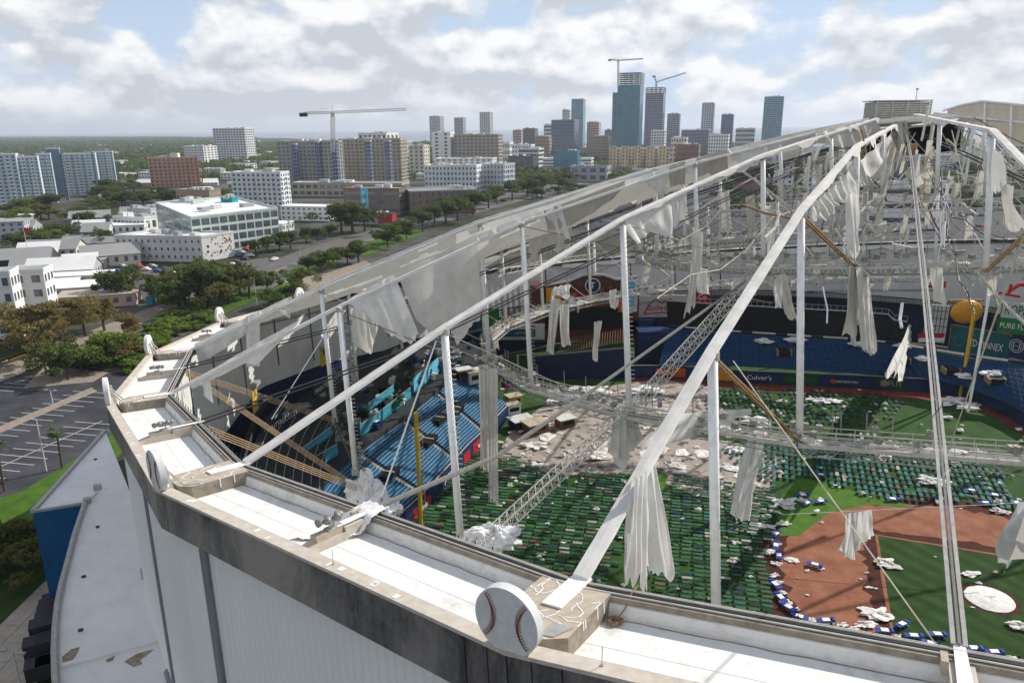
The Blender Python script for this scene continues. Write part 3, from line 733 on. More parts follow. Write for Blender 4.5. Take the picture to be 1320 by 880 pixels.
# the tangle round the peak: bent struts, inner posts and rags
for i_,r_,lab in ((4,20,'slim post just left of the peak'),(5,24,'tall slim post right under the peak'),(3,22,'slim post on the upper middle ridge'),(6,22,'slim post right of the peak'),(2,24,'slim post high on the left beside the ridge tops'),(7,24,'slim post farther right of the peak')):
    mb=MB(); mb.tube([rp(r_,i_,21.0 if i_!=5 else 21.2),rp(r_-.5,i_,13.5)],.24,8); tag(mb.build('roof_post','steel',smooth=True),lab,'post','white posts of the torn dome')
for k in range(120):
    q=random.Random(500+k); i_=q.uniform(2.6,7.5) if k%4 else q.uniform(-8,1); r0=q.uniform(12,40); h0=q.uniform(8,20)
    if k%3==0: r0=q.uniform(30,62); h0=q.uniform(3,13)
    a=rp(r0,i_,h0); b=a+Vector((q.uniform(-5,5),q.uniform(-5,5),q.uniform(-5,4))); m=(a+b)/2+Vector((q.uniform(-.5,.5),q.uniform(-.5,.5),q.uniform(-.6,.3)))
    mb=MB(); mb.tube([a,m,b],q.uniform(.05,.15),6); tag(mb.build('bent_strut',q.choice(['steel2','cabletan','steel','brown','steel2'])),'bent loose strut hanging in the wreckage of the dome','strut','bent struts of the wreckage')
for (kk,i0_,i1_,hh_,lab) in (('i',-8,7,5.5,'white ring truss at mid height of the inner posts'),('m',-8,0,9.0,'far white ring truss between the middle posts')):
    mb=MB(); o=thing('ring_truss',lab,'truss',node(i0_,kk,False),'ring trusses of the dome'); r_,h_,b_=HOOP[kk]
    for i in range(i0_,i1_):
        A=rp(r_,i,b_+hh_);B=rp(r_,i+1,b_+hh_); mb=MB()
        for dz in (0,.9): mb.tube([A+NR*dz,B+NR*dz],.07,5)
        for j in range(12): mb.tube([A.lerp(B,j/12)+NR*(.9*(j%2)),A.lerp(B,(j+1)/12)+NR*(.9*((j+1)%2))],.045,4)
        mb.build('truss_segment','steel2',o)

for k in range(26):
    q=random.Random(900+k); i_=q.uniform(2.5,7); a=rp(q.uniform(8,24),i_,q.uniform(14,22)); b=rp(q.uniform(30,64),i_+q.uniform(-1,1),q.uniform(2,15)); pts=[a.lerp(b,t/8)-Vector((0,0,q.uniform(.5,3)*4*(t/8)*(1-t/8))) for t in range(9)]
    cable([pts],q.uniform(.03,.06),q.choice(['cablek','cabletan','cablek','cableg']),'slack cable hanging in the wreckage below the peak','slack_cable','cable','slack cables below the peak')
# ================================================================ TORN FABRIC
def fpx(idx,T,B,label,m='fab',folds=5,amp=.25,seed=0,nx=40,ny=16,rag=.05,off=0,name='torn_fabric'):
    T3=[onr(idx,*p,off) for p in T]; B3=[onr(idx,*p,off) for p in B]
    t=TH0+R_(15)*(idx-4); TG=Vector((-math.sin(t),math.cos(t),0))
    mb=sheet(T3,B3,folds,amp,TG,nx,ny,rag,seed)
    return tag(mb.build(name,m,smooth=True),label,'fabric','torn roof fabric')
fpx(4,[(812,622),(843,592)],[(797,735),(812,744),(838,738),(868,752)],'big white torn cloth hanging from the near ridge in two wide lobes','fab',4,.34,1,60,24,.07)
fpx(4,[(818,620),(836,604)],[(806,757),(836,765)],'narrow white strips hanging behind the two lobed white cloth','fab',4,.15,2,30,10,.1,-.5)
fpx(3,[(797,526),(818,526)],[(786,580),(798,604),(812,588),(826,560)],'grey blue knotted cloth hanging from the foot of the middle post','fab',5,.5,3)
fpx(3.45,[(866,534),(915,529),(968,527)],[(826,578),(870,572),(915,558),(968,534)],'long white swath stretched over the catwalk behind the near ridge','fab',4,.35,4,50,14,.02)
fpx(3.62,[(966,560),(986,562)],[(942,664),(952,672),(964,670)],'pale twisted cloth hanging right of the near outer post','fab',4,.35,5)
fpx(3.62,[(972,570),(984,566)],[(966,600),(978,604)],'small knot of cloth at the top of the pale twisted cloth','fabg',3,.25,6)
fpx(4.25,[(1090,662),(1122,657)],[(1080,712),(1098,722),(1112,700),(1125,690)],'grey blue cloth hanging from a rope in front of the infield dirt','fab',5,.3,7)
fpx(4.5,[(1312,650),(1340,640)],[(1284,740),(1312,700),(1340,705)],'white pointed cloth at the right edge over the infield grass','fab',3,.3,8)
fpx(4,[(1096,336),(1118,336)],[(1089,430),(1098,447),(1108,420),(1122,450),(1127,459)],'large grey white cloth hanging under the inner post right of centre','fabg',6,.5,9)
fpx(4,[(1104,345),(1120,340)],[(1112,455),(1126,460)],'second pale strip hanging beside the large cloth under the inner post','fab',3,.3,10,24,10,.1,-1)
fpx(4.3,[(1172,418),(1181,420)],[(1142,488),(1166,494)],'white tapering cloth in front of the outfield seats left of the cable strip','fab',4,.4,11)
fpx(2,[(617,470),(629,470)],[(620,606),(630,612)],'long grey strip hanging down the second left post','fabg',3,.25,12,20,12,.05)
fpx(2,[(629,475),(641,475)],[(630,648),(642,654)],'longest grey strip hanging beside the second left post','fabg',3,.25,13,20,12,.05,-.6)
fpx(3,[(800,286),(840,266),(885,243)],[(818,314),(842,300),(858,308),(880,285)],'bright white ragged cloth hanging from the middle ridge at its second node','fab',5,.35,14)
fpx(2.4,[(893,292),(906,300)],[(882,416),(893,400),(900,380)],'white strip hanging in front of the red sign','fab',3,.4,15)
fpx(2.2,[(710,385),(722,385)],[(706,455),(714,458)],'grey cloth strip hanging left of the navy wall','fabg',3,.3,16,20,10)
fpx(2.2,[(722,392),(733,392)],[(724,447),(734,445)],'second grey cloth strip left of the navy wall','fabg',3,.3,17,20,10)
fpx(2.2,[(766,415),(776,413)],[(764,464),(768,468)],'narrow grey strip hanging before the navy wall','fabg',2,.3,18,20,10)
fpx(2.2,[(785,375),(795,372)],[(786,396),(794,400)],'small white rag hanging near the round emblem','fab',2,.3,19,16,8)
fpx(2.2,[(712,370),(735,366)],[(708,388),(718,380),(730,386)],'tangled white rag on the dark cable left of the round emblem','fab',4,.8,20,20,8)
for k,(i,a,b,c,d_,l) in enumerate(((3.2,(905,345),(913,347),(900,378),(912,380),'short grey strip under the inner catwalk'),(3.6,(1003,355),(1012,352),(1014,412),(1026,415),'curved pale strip hanging left of the inner post'),(3.6,(998,360),(1006,358),(1000,398),(1006,396),'short pale strip beside the curved pale strip'),(4.6,(1198,345),(1215,345),(1205,380),(1212,398),'white rag hanging behind the grey cable strip'),(5,(1276,190),(1292,200),(1270,250),(1300,250),'white cloth wrapped round the right inner post'),(5,(1290,235),(1306,240),(1300,300),(1316,300),'grey cloth hanging at the right edge under the ridge'),(4.2,(1092,250),(1106,250),(1096,335),(1106,335),'grey cloth beside the inner post under the near ridge'),(1,(868,240),(880,235),(876,290),(888,292),'grey strip hanging on the far side in front of the car parks'),(0,(925,250),(940,245),(930,300),(944,300),'tan strip hanging on the far left side of the dome'),(1.5,(960,255),(974,250),(964,305),(974,300),'beige hanging strip left of the near ridge'))):
    fpx(i,[a,b],[c,d_],l,'fabg' if k%2 else 'fab',3,.4,30+k,20,10,.12)
for T_,B_,l_ in (([(1046,267),(1060,252),(1076,238)],[(1050,286),(1062,284),(1076,268),(1086,258)],'white torn fabric bunched below the knee of the near ridge'),([(1074,240),(1092,222),(1110,206)],[(1080,262),(1096,262),(1108,240),(1122,238)],'white crumpled fabric on the upper near ridge'),([(1108,207),(1140,180),(1172,152)],[(1116,240),(1134,222),(1160,205),(1172,182),(1186,166)],'big white crumpled fabric just below the peak')):
    fpx(4,T_,B_,l_,'fab',7,.55,hash(l_)%50 if False else len(l_),44,14,.10)
fpx(3,[(1050,172),(1090,162),(1130,152)],[(1054,184),(1090,192),(1112,184),(1134,168)],'soiled crumpled fabric near the top of the middle ridge','fabg',7,.5,77,40,12,.06)
fpx(3,[(900,238),(950,216),(1000,193)],[(902,246),(950,226),(1000,200)],'short ragged fringe along the upper middle ridge','fab',9,.2,78,50,6,.2)
for i_ in range(-8,-4):
    mb=MB(); n_=30; mb.grid([[rpoly(99.8,i_,k/n_,.0) for k in range(n_+1)],[rpoly(99.5,i_,k/n_,-.5-.35*nz(k*.3,i_)) for k in range(n_+1)],[rpoly(99.3,i_,k/n_,-1.3-.9*nz(k*.25,i_)-.5*abs(math.sin(k*.35))) for k in range(n_+1)]]); tag(mb.build('torn_fabric','fab',smooth=True),'white fabric edge still hanging along the far roof rim, '+['right part','next to the right part','middle part','left part'][i_+8],'fabric','torn roof fabric')
# left flaps and sheets
fpx(2,[(238,496),(330,443),(386,412)],[(250,500),(318,468),(330,470),(362,440),(383,416)],'long white flap along the beam from the left corner','fab',4,.2,40,60,8,.03)
fpx(2,[(262,487),(270,483)],[(263,510),(275,520)],'small torn end of the flap at the left corner','fab',1,.1,41,8,6,0)
fpx(1,[(250,444),(285,425),(320,407)],[(256,470),(285,452),(318,430)],'grey white sheet along the left rim below the small baseball signs','fab',3,.35,42,40,10,.0)
fpx(1,[(317,408),(335,400)],[(318,474),(335,472)],'narrow white sheet hanging straight down at the left','fab',2,.2,43,20,12,.04)
fpx(1,[(336,400),(374,382)],[(338,410),(362,402),(374,412)],'small triangular white flap high on the left','fab',2,.2,44,24,8)
fpx(2,[(448,386),(478,369),(508,353)],[(454,394),(486,416),(496,428),(512,436),(532,446),(539,430)],'pale sheet hanging slack between the two left posts','fab',2,.32,45,60,20,.03)
fpx(1.75,[(452,398),(486,388)],[(455,446),(478,458),(488,424)],'brownish sheet in shade behind the slack pale sheet','fabg',2,.3,46,30,14,.04)
fpx(1.78,[(512,352),(560,330),(614,302)],[(536,412),(552,428),(566,440),(572,412),(590,446),(622,404)],'large grey sheet hanging behind the second left post','fabg',2,.35,47,70,24,.03)
fpx(2,[(614,303),(660,285),(700,272)],[(622,312),(664,296),(690,286)],'short white flap on the left beam near the second post','fab',4,.2,48,40,6)
fpx(2,[(692,276),(722,262)],[(700,286),(712,300),(735,310)],'white torn triangle on the beam right of the second left post','fab',3,.3,49,30,10)
fpx(1.5,[(685,285),(740,262)],[(680,345),(700,330),(735,325)],'tan sheet hanging over the grey drum wall','fabg',2,.4,50,36,14,.08)
# roof panels still in place
def panel(i,ra,rb,label,m='fabg',sag=1.0,seed=0,hole=.0,nu=26,nr=40,lift=0.0,rprof=None):
    rows=[]
    rs=[100,83.3,62.3,38,9]; hs=[0.05,6.3,13.3,19,23.7]; vs=[-.2,3.9,9.8,16.0,22.3]
    def itp(r,tab):
        for (r0,r1),(h0,h1) in zip(zip(rs,rs[1:]),zip(tab,tab[1:])):
            if r1<=r<=r0: return h0+(h1-h0)*(r0-r)/(r0-r1)
        return tab[-1]
    mb=MB(); idxs={}; 
    for a in range(nr):
        row=[]
        for b in range(nu):
            u=b/(nu-1); s=a/(nr-1)
            rr=ra+(rb-ra)*s
            if a==nr-1 or a==0: rr+=2.2*nz(u*5,seed+a)
            v=abs(2*u-1); h=itp(max(9,min(100,rr)),vs)*(1-v)+itp(max(9,min(100,rr)),hs)*v
            h+=lift*math.sin(math.pi*s)+.25*nz(rr*.12,u*3,seed)
            f=1-(1-math.cos(R_(7.5))/math.cos(R_(15*(u-.5))))*(rr/100)
            row.append(rp(rr*f,i+u,h-sag*.15*(1-v)))
        rows.append(row)
    k=0; vsx=[p for r in rows for p in r]; fs=[]
    for a in range(nr-1):
        for b in range(nu-1):
            if hole and nz(a*.16+seed*3,b*.2,seed)>hole: continue
            fs.append((a*nu+b,a*nu+b+1,(a+1)*nu+b+1,(a+1)*nu+b))
    mb.add(vsx,fs)
    return tag(mb.build('roof_membrane',m,smooth=True),label,'fabric','roof membrane panels still in place')
panel(0,100,48,'intact grey roof membrane along the left rim beside the left ridge',seed=1,hole=.42)
panel(-1,100,42,'intact roof membrane farther round the left rim',seed=2,hole=.40)
panel(-2,100,40,'pale roof membrane sagging far behind the left ridge',seed=3,hole=.33)
panel(-3,100,60,'torn roof membrane at the far left of the dome',seed=4,hole=.22)
panel(0,46,10,'membrane strip still spanning near the peak on the left',seed=5,hole=.12)
panel(-1,40,10,'ragged membrane close to the peak, far left side',seed=6,hole=.15)
panel(1,66,30,'sagging grey membrane still spanning between the two left ridges',seed=11,hole=.36)
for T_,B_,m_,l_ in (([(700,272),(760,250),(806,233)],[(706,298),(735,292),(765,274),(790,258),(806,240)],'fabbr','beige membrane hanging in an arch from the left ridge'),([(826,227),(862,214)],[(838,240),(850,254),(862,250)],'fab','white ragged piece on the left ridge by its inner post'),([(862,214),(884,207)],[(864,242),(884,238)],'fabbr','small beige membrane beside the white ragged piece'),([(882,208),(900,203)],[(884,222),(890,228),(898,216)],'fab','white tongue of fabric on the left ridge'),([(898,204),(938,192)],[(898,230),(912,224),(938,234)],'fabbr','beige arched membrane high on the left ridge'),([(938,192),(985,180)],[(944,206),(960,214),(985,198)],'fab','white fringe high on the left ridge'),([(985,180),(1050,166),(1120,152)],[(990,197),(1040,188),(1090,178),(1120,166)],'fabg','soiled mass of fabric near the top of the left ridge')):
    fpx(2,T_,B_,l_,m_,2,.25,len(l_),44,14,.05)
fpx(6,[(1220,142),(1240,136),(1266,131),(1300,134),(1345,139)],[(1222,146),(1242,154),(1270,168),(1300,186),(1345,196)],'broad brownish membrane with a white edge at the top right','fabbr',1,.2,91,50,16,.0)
mb=MB(); mb.tube([onr(6,*p_) for p_ in ((1216,143),(1240,135.5),(1266,130.5),(1300,133.5),(1345,138.5))],.14,6); tag(mb.build('ridge_beam','steel'),'white beam along the top edge of the brownish membrane','roof beam')
for x_ in (1270,1304): mb=MB(); a_=onr(6,x_,133 if x_<1290 else 136,.3); b_=onr(6,x_-2,205,.3); mb.tube([a_,b_],.13,8); tag(mb.build('roof_post','steel',smooth=True),'white post in front of the brownish membrane at the top right','post','white posts of the torn dome')
rq=random.Random(77)
for k in range(120):   # rags caught on catwalks and cables
    if k<55: i_=rq.uniform(-8,6.5); kk=rq.choice('iim'); r_,h_,b_=HOOP[kk]; c=rp(r_*rq.uniform(.97,1.0),i_,b_+rq.uniform(-.2,1.3))
    else: i_=rq.uniform(2.5,7); r_=rq.uniform(12,36); c=rp(r_,i_,rq.uniform(10,20))
    w_=rq.uniform(.3,1.3); l_=rq.uniform(1.0,5.5); t_=rq.uniform(0,3.1); dx=Vector((math.cos(t_),math.sin(t_),0))
    mb=sheet([c-dx*w_*.5,c+dx*w_*.5],[c-dx*w_*rq.uniform(.2,.7)-Vector((rq.uniform(-.5,.5),0,l_*rq.uniform(.6,1))),c+dx*w_*rq.uniform(.1,.6)-Vector((rq.uniform(-.5,.5),0,l_))],2,.16,dx.cross(Vector((0,0,1))),12,10,.15,k)
    tag(mb.build('torn_fabric',rq.choice(['fab','fabg','fabg'])),'small torn rag hanging from a catwalk or strut of the dome','fabric','small rags caught in the dome')
# crumpled bundle at the foot of the left outer post
b=node(2,'o',False)
mb=MB(); c=onr(2,470,640)
crumple(mb,c+Vector((0,0,0)),2.0,1.7,2.0,3,90,44,.26); crumple(mb,c+Vector((2.0,-.6,-1.1)),1.8,1.3,1.1,8,80,36,.28); crumple(mb,c+Vector((.1,0,1.6)),.9,.9,1.5,5,60,34,.2)
tag(mb.build('fabric_bundle','fabw',smooth=True),'crumpled white fabric wrapped round the foot of the left outer post','fabric','torn roof fabric')
mb=MB(); c=onr(3,638,692); crumple(mb,c,2.2,1.5,1.0,13,100,44,.28); tag(mb.build('fabric_bundle','fabw',smooth=True),'round crumpled white fabric heap at the foot of the lattice gantry','fabric','torn roof fabric')
# ================================================================ FIELD
S3=Vector((0,0,0))
mb=MB(); mb.poly([(96*math.cos(k*math.pi/60),96*math.sin(k*math.pi/60),.02) for k in range(120)]); 
mt=mat('turf',(.018,.050,.010),.95,.25,.25,.2,col2=(.034,.085,.016)); M['turf']=mt
struct(mb.build('playing_field','turf',origin=(0,0,0)))
mo=Vector((1.1,-29,0))
M['dirt']=mat('infield_dirt',(.20,.078,.045),.95,.2,.35,.25,col2=(.29,.128,.08))
M['dirtd']=mat('dark_clay',(.035,.013,.009),.95,.3,1.2,.3,col2=(.085,.028,.018))
mb=MB(); pts=[]
for k in range(64):
    a=2*math.pi*k/64; r=27.6+.25*nz(k*.9,2); pts.append((mo.x+r*math.cos(a),mo.y+r*math.sin(a),.032))
mb.poly(pts); struct(mb.build('infield_dirt','dirtd',origin=(0,0,0)))
mb=MB(); pts=[]
for k in range(160):
    a=2*math.pi*k/160; r=24.3+1.1*nz(k*.55,7)+.7*nz(k*1.9,1); pts.append((mo.x+r*math.cos(a),mo.y+r*math.sin(a),.038))
mb.poly(pts); struct(mb.build('infield_clay','dirt',origin=(0,0,0)))
C2=Vector((-5.6,-14.0)); e1=Vector((-7.4,-19.2)).normalized(); e2=Vector((-e1.y,e1.x)); q=[C2,C2+e1*25,C2+e1*25+e2*25,C2+e2*25]
# darker wet border then grass
cen=(q[0]+q[2])/2
def jag(q,gr,j,z,n=26,sd=0):
    pts=[]
    for k in range(4):
        a,b=q[k],q[(k+1)%4]
        for t in range(n):
            p=a.lerp(b,t/n); p=p+(p-cen).normalized()*(gr+j*nz(p.x*1.4+sd,p.y*1.4)); pts.append((p.x,p.y,z))
    return pts
mb=MB(); mb.poly(jag(q,2.3,1.5,.044)); struct(mb.build('damp_dirt','dirtd',origin=(0,0,0)))
mb=MB(); mb.poly(jag(q,.45,.05,.050)); struct(mb.build('grass_lip','dirt',origin=(0,0,0)))
def stripe_mat():
    m=mat('mown_grass',(.015,.040,.007),.95,.25,.5,.25,col2=(.026,.062,.012)); t=m.node_tree; b=t.nodes['Principled BSDF']
    old=b.inputs['Base Color'].links[0].from_socket
    tcn=t.nodes.new('ShaderNodeTexCoord'); mp=t.nodes.new('ShaderNodeMapping'); mp.inputs['Rotation'].default_value=(0,0,R_(-30)); t.links.new(tcn.outputs['Object'],mp.inputs[0])
    wv=t.nodes.new('ShaderNodeTexWave'); wv.inputs['Scale'].default_value=.12; wv.inputs['Distortion'].default_value=.4; t.links.new(mp.outputs[0],wv.inputs[0])
    mr=t.nodes.new('ShaderNodeMapRange'); mr.inputs[1].default_value=.4; mr.inputs[2].default_value=.6; mr.inputs[3].default_value=.86; mr.inputs[4].default_value=1.15; t.links.new(wv.outputs[1],mr.inputs[0])
    vm=t.nodes.new('ShaderNodeVectorMath'); vm.operation='SCALE'; t.links.new(old,vm.inputs[0]); t.links.new(mr.outputs[0],vm.inputs[3]); t.links.new(vm.outputs[0],b.inputs['Base Color']); return m
M['mown']=stripe_mat()
mb=MB(); mb.poly(jag(q,0,.06,.056)); struct(mb.build('infield_grass','mown',origin=(0,0,0)))
mb=MB(); mb.poly([(mo.x+3.3*math.cos(k*.2),mo.y+3.3*math.sin(k*.2),.062) for k in range(31)]); struct(mb.build('mound_dirt','dirtd',origin=(0,0,0)))
mb=MB(); rows=[]
for a in range(10):
    r=2.75*a/9; rows.append([Vector((mo.x+r*(1+.02*nz(k*.7,a))*math.cos(2*math.pi*k/40),mo.y+r*math.sin(2*math.pi*k/40),.09+.28*(1-(a/9)**2)+.10*nz(k*.5,a*.8))) for k in range(41)])
mb.grid(rows); tag(mb.build('mound_tarp','scrap',smooth=True),'round white tarp covering the pitching mound','tarp')
# outfield turf shades, warning track, temporary floor
wallpx=[(690,490),(735,489),(806,487),(860,487),(900,489),(960,494),(1050,498),(1100,500),(1150,503),(1200,506),(1245,512),(1290,532),(1330,556)]
WL=[gp(*p) for p in wallpx]
M['track']=mat('warning_track',(.16,.035,.025),.95,.2,.5,.2)
mb=MB(); inn=[p+(Vector((0,-30,0))-p).normalized()*5.0 for p in WL]; mb.grid([[p+Vector((0,0,.03)) for p in WL[2:]],[p+Vector((0,0,.03)) for p in inn[2:]]]); struct(mb.build('warning_track','track',origin=(0,0,0)))
def floor_mat():
    m=mat('temporary_floor',(.27,.235,.205),.9,.2,.35,.1,col2=(.37,.325,.295)); t=m.node_tree; b=t.nodes['Principled BSDF']; old=b.inputs['Base Color'].links[0].from_socket
    tcn=t.nodes.new('ShaderNodeTexCoord'); n=t.nodes.new('ShaderNodeTexNoise'); n.inputs['Scale'].default_value=.55; n.inputs['Detail'].default_value=4; n.inputs['Roughness'].default_value=.55; t.links.new(tcn.outputs['Object'],n.inputs[0])
    mr=t.nodes.new('ShaderNodeMapRange'); mr.inputs[1].default_value=.56; mr.inputs[2].default_value=.60; t.links.new(n.outputs[0],mr.inputs[0])
    mx=t.nodes.new('ShaderNodeMix'); mx.data_type='RGBA'; mx.inputs[7].default_value=(.10,.075,.065,1); t.links.new(mr.outputs[0],mx.inputs[0]); t.links.new(old,mx.inputs[6]); t.links.new(mx.outputs[2],b.inputs['Base Color']); return m
M['floor']=floor_mat()
fp=[(640,590),(655,560),(690,530),(720,510),(760,500),(850,489),(905,495),(930,510),(905,540),(870,560),(940,568),(1010,590),(990,640),(960,650),(900,640),(840,615),(790,610),(740,612),(680,606)]
mb=MB(); mb.poly([gp(*p,.045) for p in fp]); struct(mb.build('temporary_floor','floor',origin=(0,0,0)))
grs=[(845,605),(862,612),(845,660),(838,690),(818,700),(826,660)]
M['lime']=mat('bright_turf',(.045,.115,.012),.95,.25,.6,.2,col2=(.075,.165,.022))
mb=MB(); mb.poly([gp(*p,.05) for p in grs]); mb.poly([gp(*p,.05) for p in ((1030,612),(1080,628),(1140,640),(1180,655),(1120,650),(1070,660),(1030,690),(1005,690),(1000,650))]); struct(mb.build('turf_strip','lime',origin=(0,0,0)))
# ---------------------------------------------------------------- cots
M['cotg']=mat('cot_green',(.014,.062,.030),.7,.35,.5,col2=(.055,.15,.07)); M['cotd']=mat('cot_dark_green',(.008,.032,.024),.7,.3,.5); M['cott']=mat('cot_teal',(.012,.085,.085),.7,.35,.5,col2=(.03,.14,.13)); M['cotl']=mat('cot_pale',(.30,.30,.27),.8,.3,.5); M['cotb']=mat('cot_brown',(.16,.09,.07),.8,.3,.5); M['cotn']=mat('cot_navy',(.012,.03,.07),.7,.3,.5)
def cot_geo(mb,c,ang,l=1.36,w=.54,h=.42,pillow=True):
    x=Vector((math.cos(ang),math.sin(ang),0)); y=Vector((-x.y,x.x,0)); Z=Vector((0,0,1)); P=lambda a,b,z:Vector(c)+x*a+y*b+Z*z
    mb.m=0
    mb.add([P(-l/2,-w/2,h),P(l/2,-w/2,h),P(l/2,w/2,h),P(-l/2,w/2,h),P(-l/2,-w/2+.04,h-.1),P(l/2,-w/2+.04,h-.1),P(l/2,w/2-.04,h-.1),P(-l/2,w/2-.04,h-.1)],[(0,1,2,3),(0,4,5,1),(1,5,6,2),(2,6,7,3),(3,7,4,0)])
    mb.m=1
    for s in (-.7,0,.7):
        mb.add([P(s*l/2-.03,-w/2+.06,0),P(s*l/2+.03,-w/2+.06,0),P(s*l/2+.03,w/2-.06,h-.1),P(s*l/2-.03,w/2-.06,h-.1)],[(0,1,2,3)])
        mb.add([P(s*l/2-.03,w/2-.06,0),P(s*l/2+.03,w/2-.06,0),P(s*l/2+.03,-w/2+.06,h-.1),P(s*l/2-.03,-w/2+.06,h-.1)],[(0,1,2,3)])
    mb.m=0
    return P
protos=[]
for nm,k in (('cotg',0),('cotg',1),('cotd',2),('cott',3),('cotl',4),('cotb',5),('cotn',6)):
    mb=MB(); cot_geo(mb,(0,0,0),0); me=bpy.data.meshes.new('cot'); me.from_pydata([tuple(v) for v in mb.v],[],mb.f); me.materials.append(M[nm]); me.materials.append(M['silver']); me.polygons.foreach_set('material_index',mb.mi); me.update(); protos.append(me)
def inpoly(p,poly):
    x,y=p[0],p[1]; c=False; n=len(poly)
    for i in range(n):
        a,b=poly[i],poly[(i+1)%n]
        if (a[1]>y)!=(b[1]>y) and x<(b[0]-a[0])*(y-a[1])/(b[1]-a[1])+a[0]: c=not c
    return c
blocks=[ # polygon px, px direction of cot length, length pitch, width pitch, weights, aisles
 ([(505,705),(520,655),(560,615),(612,580),(645,578),(700,608),(790,612),(830,610),(845,612),(828,660),(810,715),(760,790),(640,760)],((640,650),(740,660)),1.46,1.0,(40,30,24,0,7,4,3),'left'),
 ([(868,612),(1000,632),(1000,660),(990,700),(1000,790),(1020,815),(940,800),(860,770),(820,735)],((880,660),(980,670)),1.62,1.0,(40,30,14,4,8,2,6),'mid'),
 ([(930,582),(1040,560),(1180,578),(1290,605),(1312,660),(1210,650),(1120,640),(1030,615),(1000,630),(960,610)],((1120,600),(1130,640)),1.9,1.0,(2,2,10,70,5,1,4),'right'),
 ([(905,520),(930,500),(1010,502),(1130,505),(1170,520),(1150,540),(1100,552),(1000,548),(935,545)],((1010,520),(1022,545)),2.3,1.15,(20,20,40,6,8,2,3),'far'),
 ([(1100,560),(1205,572),(1210,580),(1105,572)],((1150,562),(1156,578)),2.3,1.2,(0,0,2,3,60,10,3),'pale'),
 ([(935,640),(985,652),(985,690),(950,690)],((940,660),(980,666)),2.3,1.0,(5,5,5,3,60,10,10),'heap'),
]
cots=[]
for poly,(d0,d1),lp,wp,wt,nm in blocks:
    PG=[gp(*p) for p in poly]; x=(gp(*d1)-gp(*d0)); x.z=0; x.normalize(); y=Vector((-x.y,x.x,0)); ang=math.atan2(x.y,x.x)
    o=PG[0]; us=[(p-o).dot(x) for p in PG]; vs_=[(p-o).dot(y) for p in PG]
    nu=int((max(us)-min(us))/lp)+1; nv=int((max(vs_)-min(vs_))/wp)+1
    for a in range(nu):
        for b in range(nv):
            if nm=='left' and a%6==5 and rnd.random()<.3: continue
            jx,jy=rnd.gauss(0,.10),rnd.gauss(0,.06)
            p=o+x*(min(us)+a*lp+jx)+y*(min(vs_)+b*wp+jy)
            if not inpoly(p,PG) or rnd.random()<.05: continue
            if nm=='far' and rnd.random()<.15: continue
            ja=ang+(rnd.gauss(0,.03) if rnd.random()<.92 else rnd.gauss(0,.35)) if nm!='far' else ang+rnd.gauss(0,.3)
            cots.append(((p-CAM).length,p,ja,rnd.choices(range(7),wt)[0]))
cots.sort(key=lambda t:t[0])
print('cots',len(cots))
for d,p,a,k in cots[:300]:
    o=bpy.data.objects.new('cot',protos[k]); COL.objects.link(o); o.location=(p.x,p.y,.05); o.rotation_euler=(0,0,a)
    tag(o,['green folding cot in the rows on the ballpark turf','dark green cot in the rows on the ballpark turf','teal cot in the rows on the ballpark turf','cot with pale bedding in the rows on the turf','brownish cot in the rows on the ballpark turf','navy cot in the rows on the ballpark turf'][[0,0,1,2,3,4,5][k]],'cot','cots set out in rows on the field')
for kind in range(7):
    mb=MB()
    for d,p,a,k in cots[300:]:
        if k==kind: cot_geo(mb,(p.x,p.y,.05),a)
    if mb.v: tag(stuff(mb.build('cot_rows',[['cotg','cotg','cotd','cott','cotl','cotb','cotn'][kind],'silver'])),'distant %s cots covering the outfield turf in close rows'%['green','mid green','dark green','teal','pale','brown','navy'][kind],'cots')
# bits of bedding on the near cots
# ---------------------------------------------------------------- debris
def scrap(px,py,sx,label='white crumpled roof fabric lying on the field',m='scrap',flat=.35,z=.1,ar=.55,nm='fabric_scrap',seed=None):
    p=gp(px,py,z); w=sx/960*(p-CAM).length; mb=MB(); a=rnd.uniform(-.4,.4); sd=seed or rnd.random()*90
    crumple(mb,(0,0,0),w*.40,w*.30*ar*1.5,w*flat*.20,sd,34,14,.55)
    ca,sa=math.cos(a),math.sin(a); mb.v=[(p.x+x*ca-y*sa,p.y+x*sa+y*ca,p.z+max(-.02,z_+w*flat*.22)) for x,y,z_ in mb.v]
    return tag(mb.build(nm,m),label,'fabric','fabric scraps on the field')
big=[(1062,518,42,'largest white fabric heap on the far turf behind the catwalk post'),(1140,590,26,'white heap on the teal cots in the middle'),(1065,590,22,'white heap beside the hanging cloth on the teal cots'),(1200,622,44,'long white fabric strewn over the right end of the teal cots'),(1255,560,0,''),(1020,722,22,'white heap on the upper left of the infield dirt'),(1115,805,26,'round white heap at the bottom of the infield dirt'),(1140,727,38,'flat white fabric on the infield dirt beside the grass'),(1130,792,44,'thin white strip at the lower left edge of the infield grass'),(1315,808,30,'ragged white sheet at the right edge on the infield grass'),(1250,740,24,'white fabric piece on the grass right of the cable strip'),(690,575,44,'pale pinkish fabric heap on the temporary floor'),(690,545,50,'tan fabric heap behind the food stands'),(760,505,60,'long pale heap at the foot of the navy wall'),(830,505,60,'pale heap on the temporary floor before the outfield wall'),(950,580,40,'white heap by the near post on the floor'),(975,545,40,'white tangle under the catwalk right of the near post'),(1180,500,34,'white wreckage on the warning track'),(1225,520,44,'long white wreckage along the warning track'),(1250,525,40,'white wreckage at the foot of the yellow foul pole'),(690,600,30,'pale heap at the edge of the green cots'),(770,590,40,'pale litter between floor and cots'),(1290,660,24,'white heap at the right end of the teal cots'),(1010,650,40,'pale fabric line at the corner of the infield dirt'),(985,680,30,'white heap left of the infield dirt')]
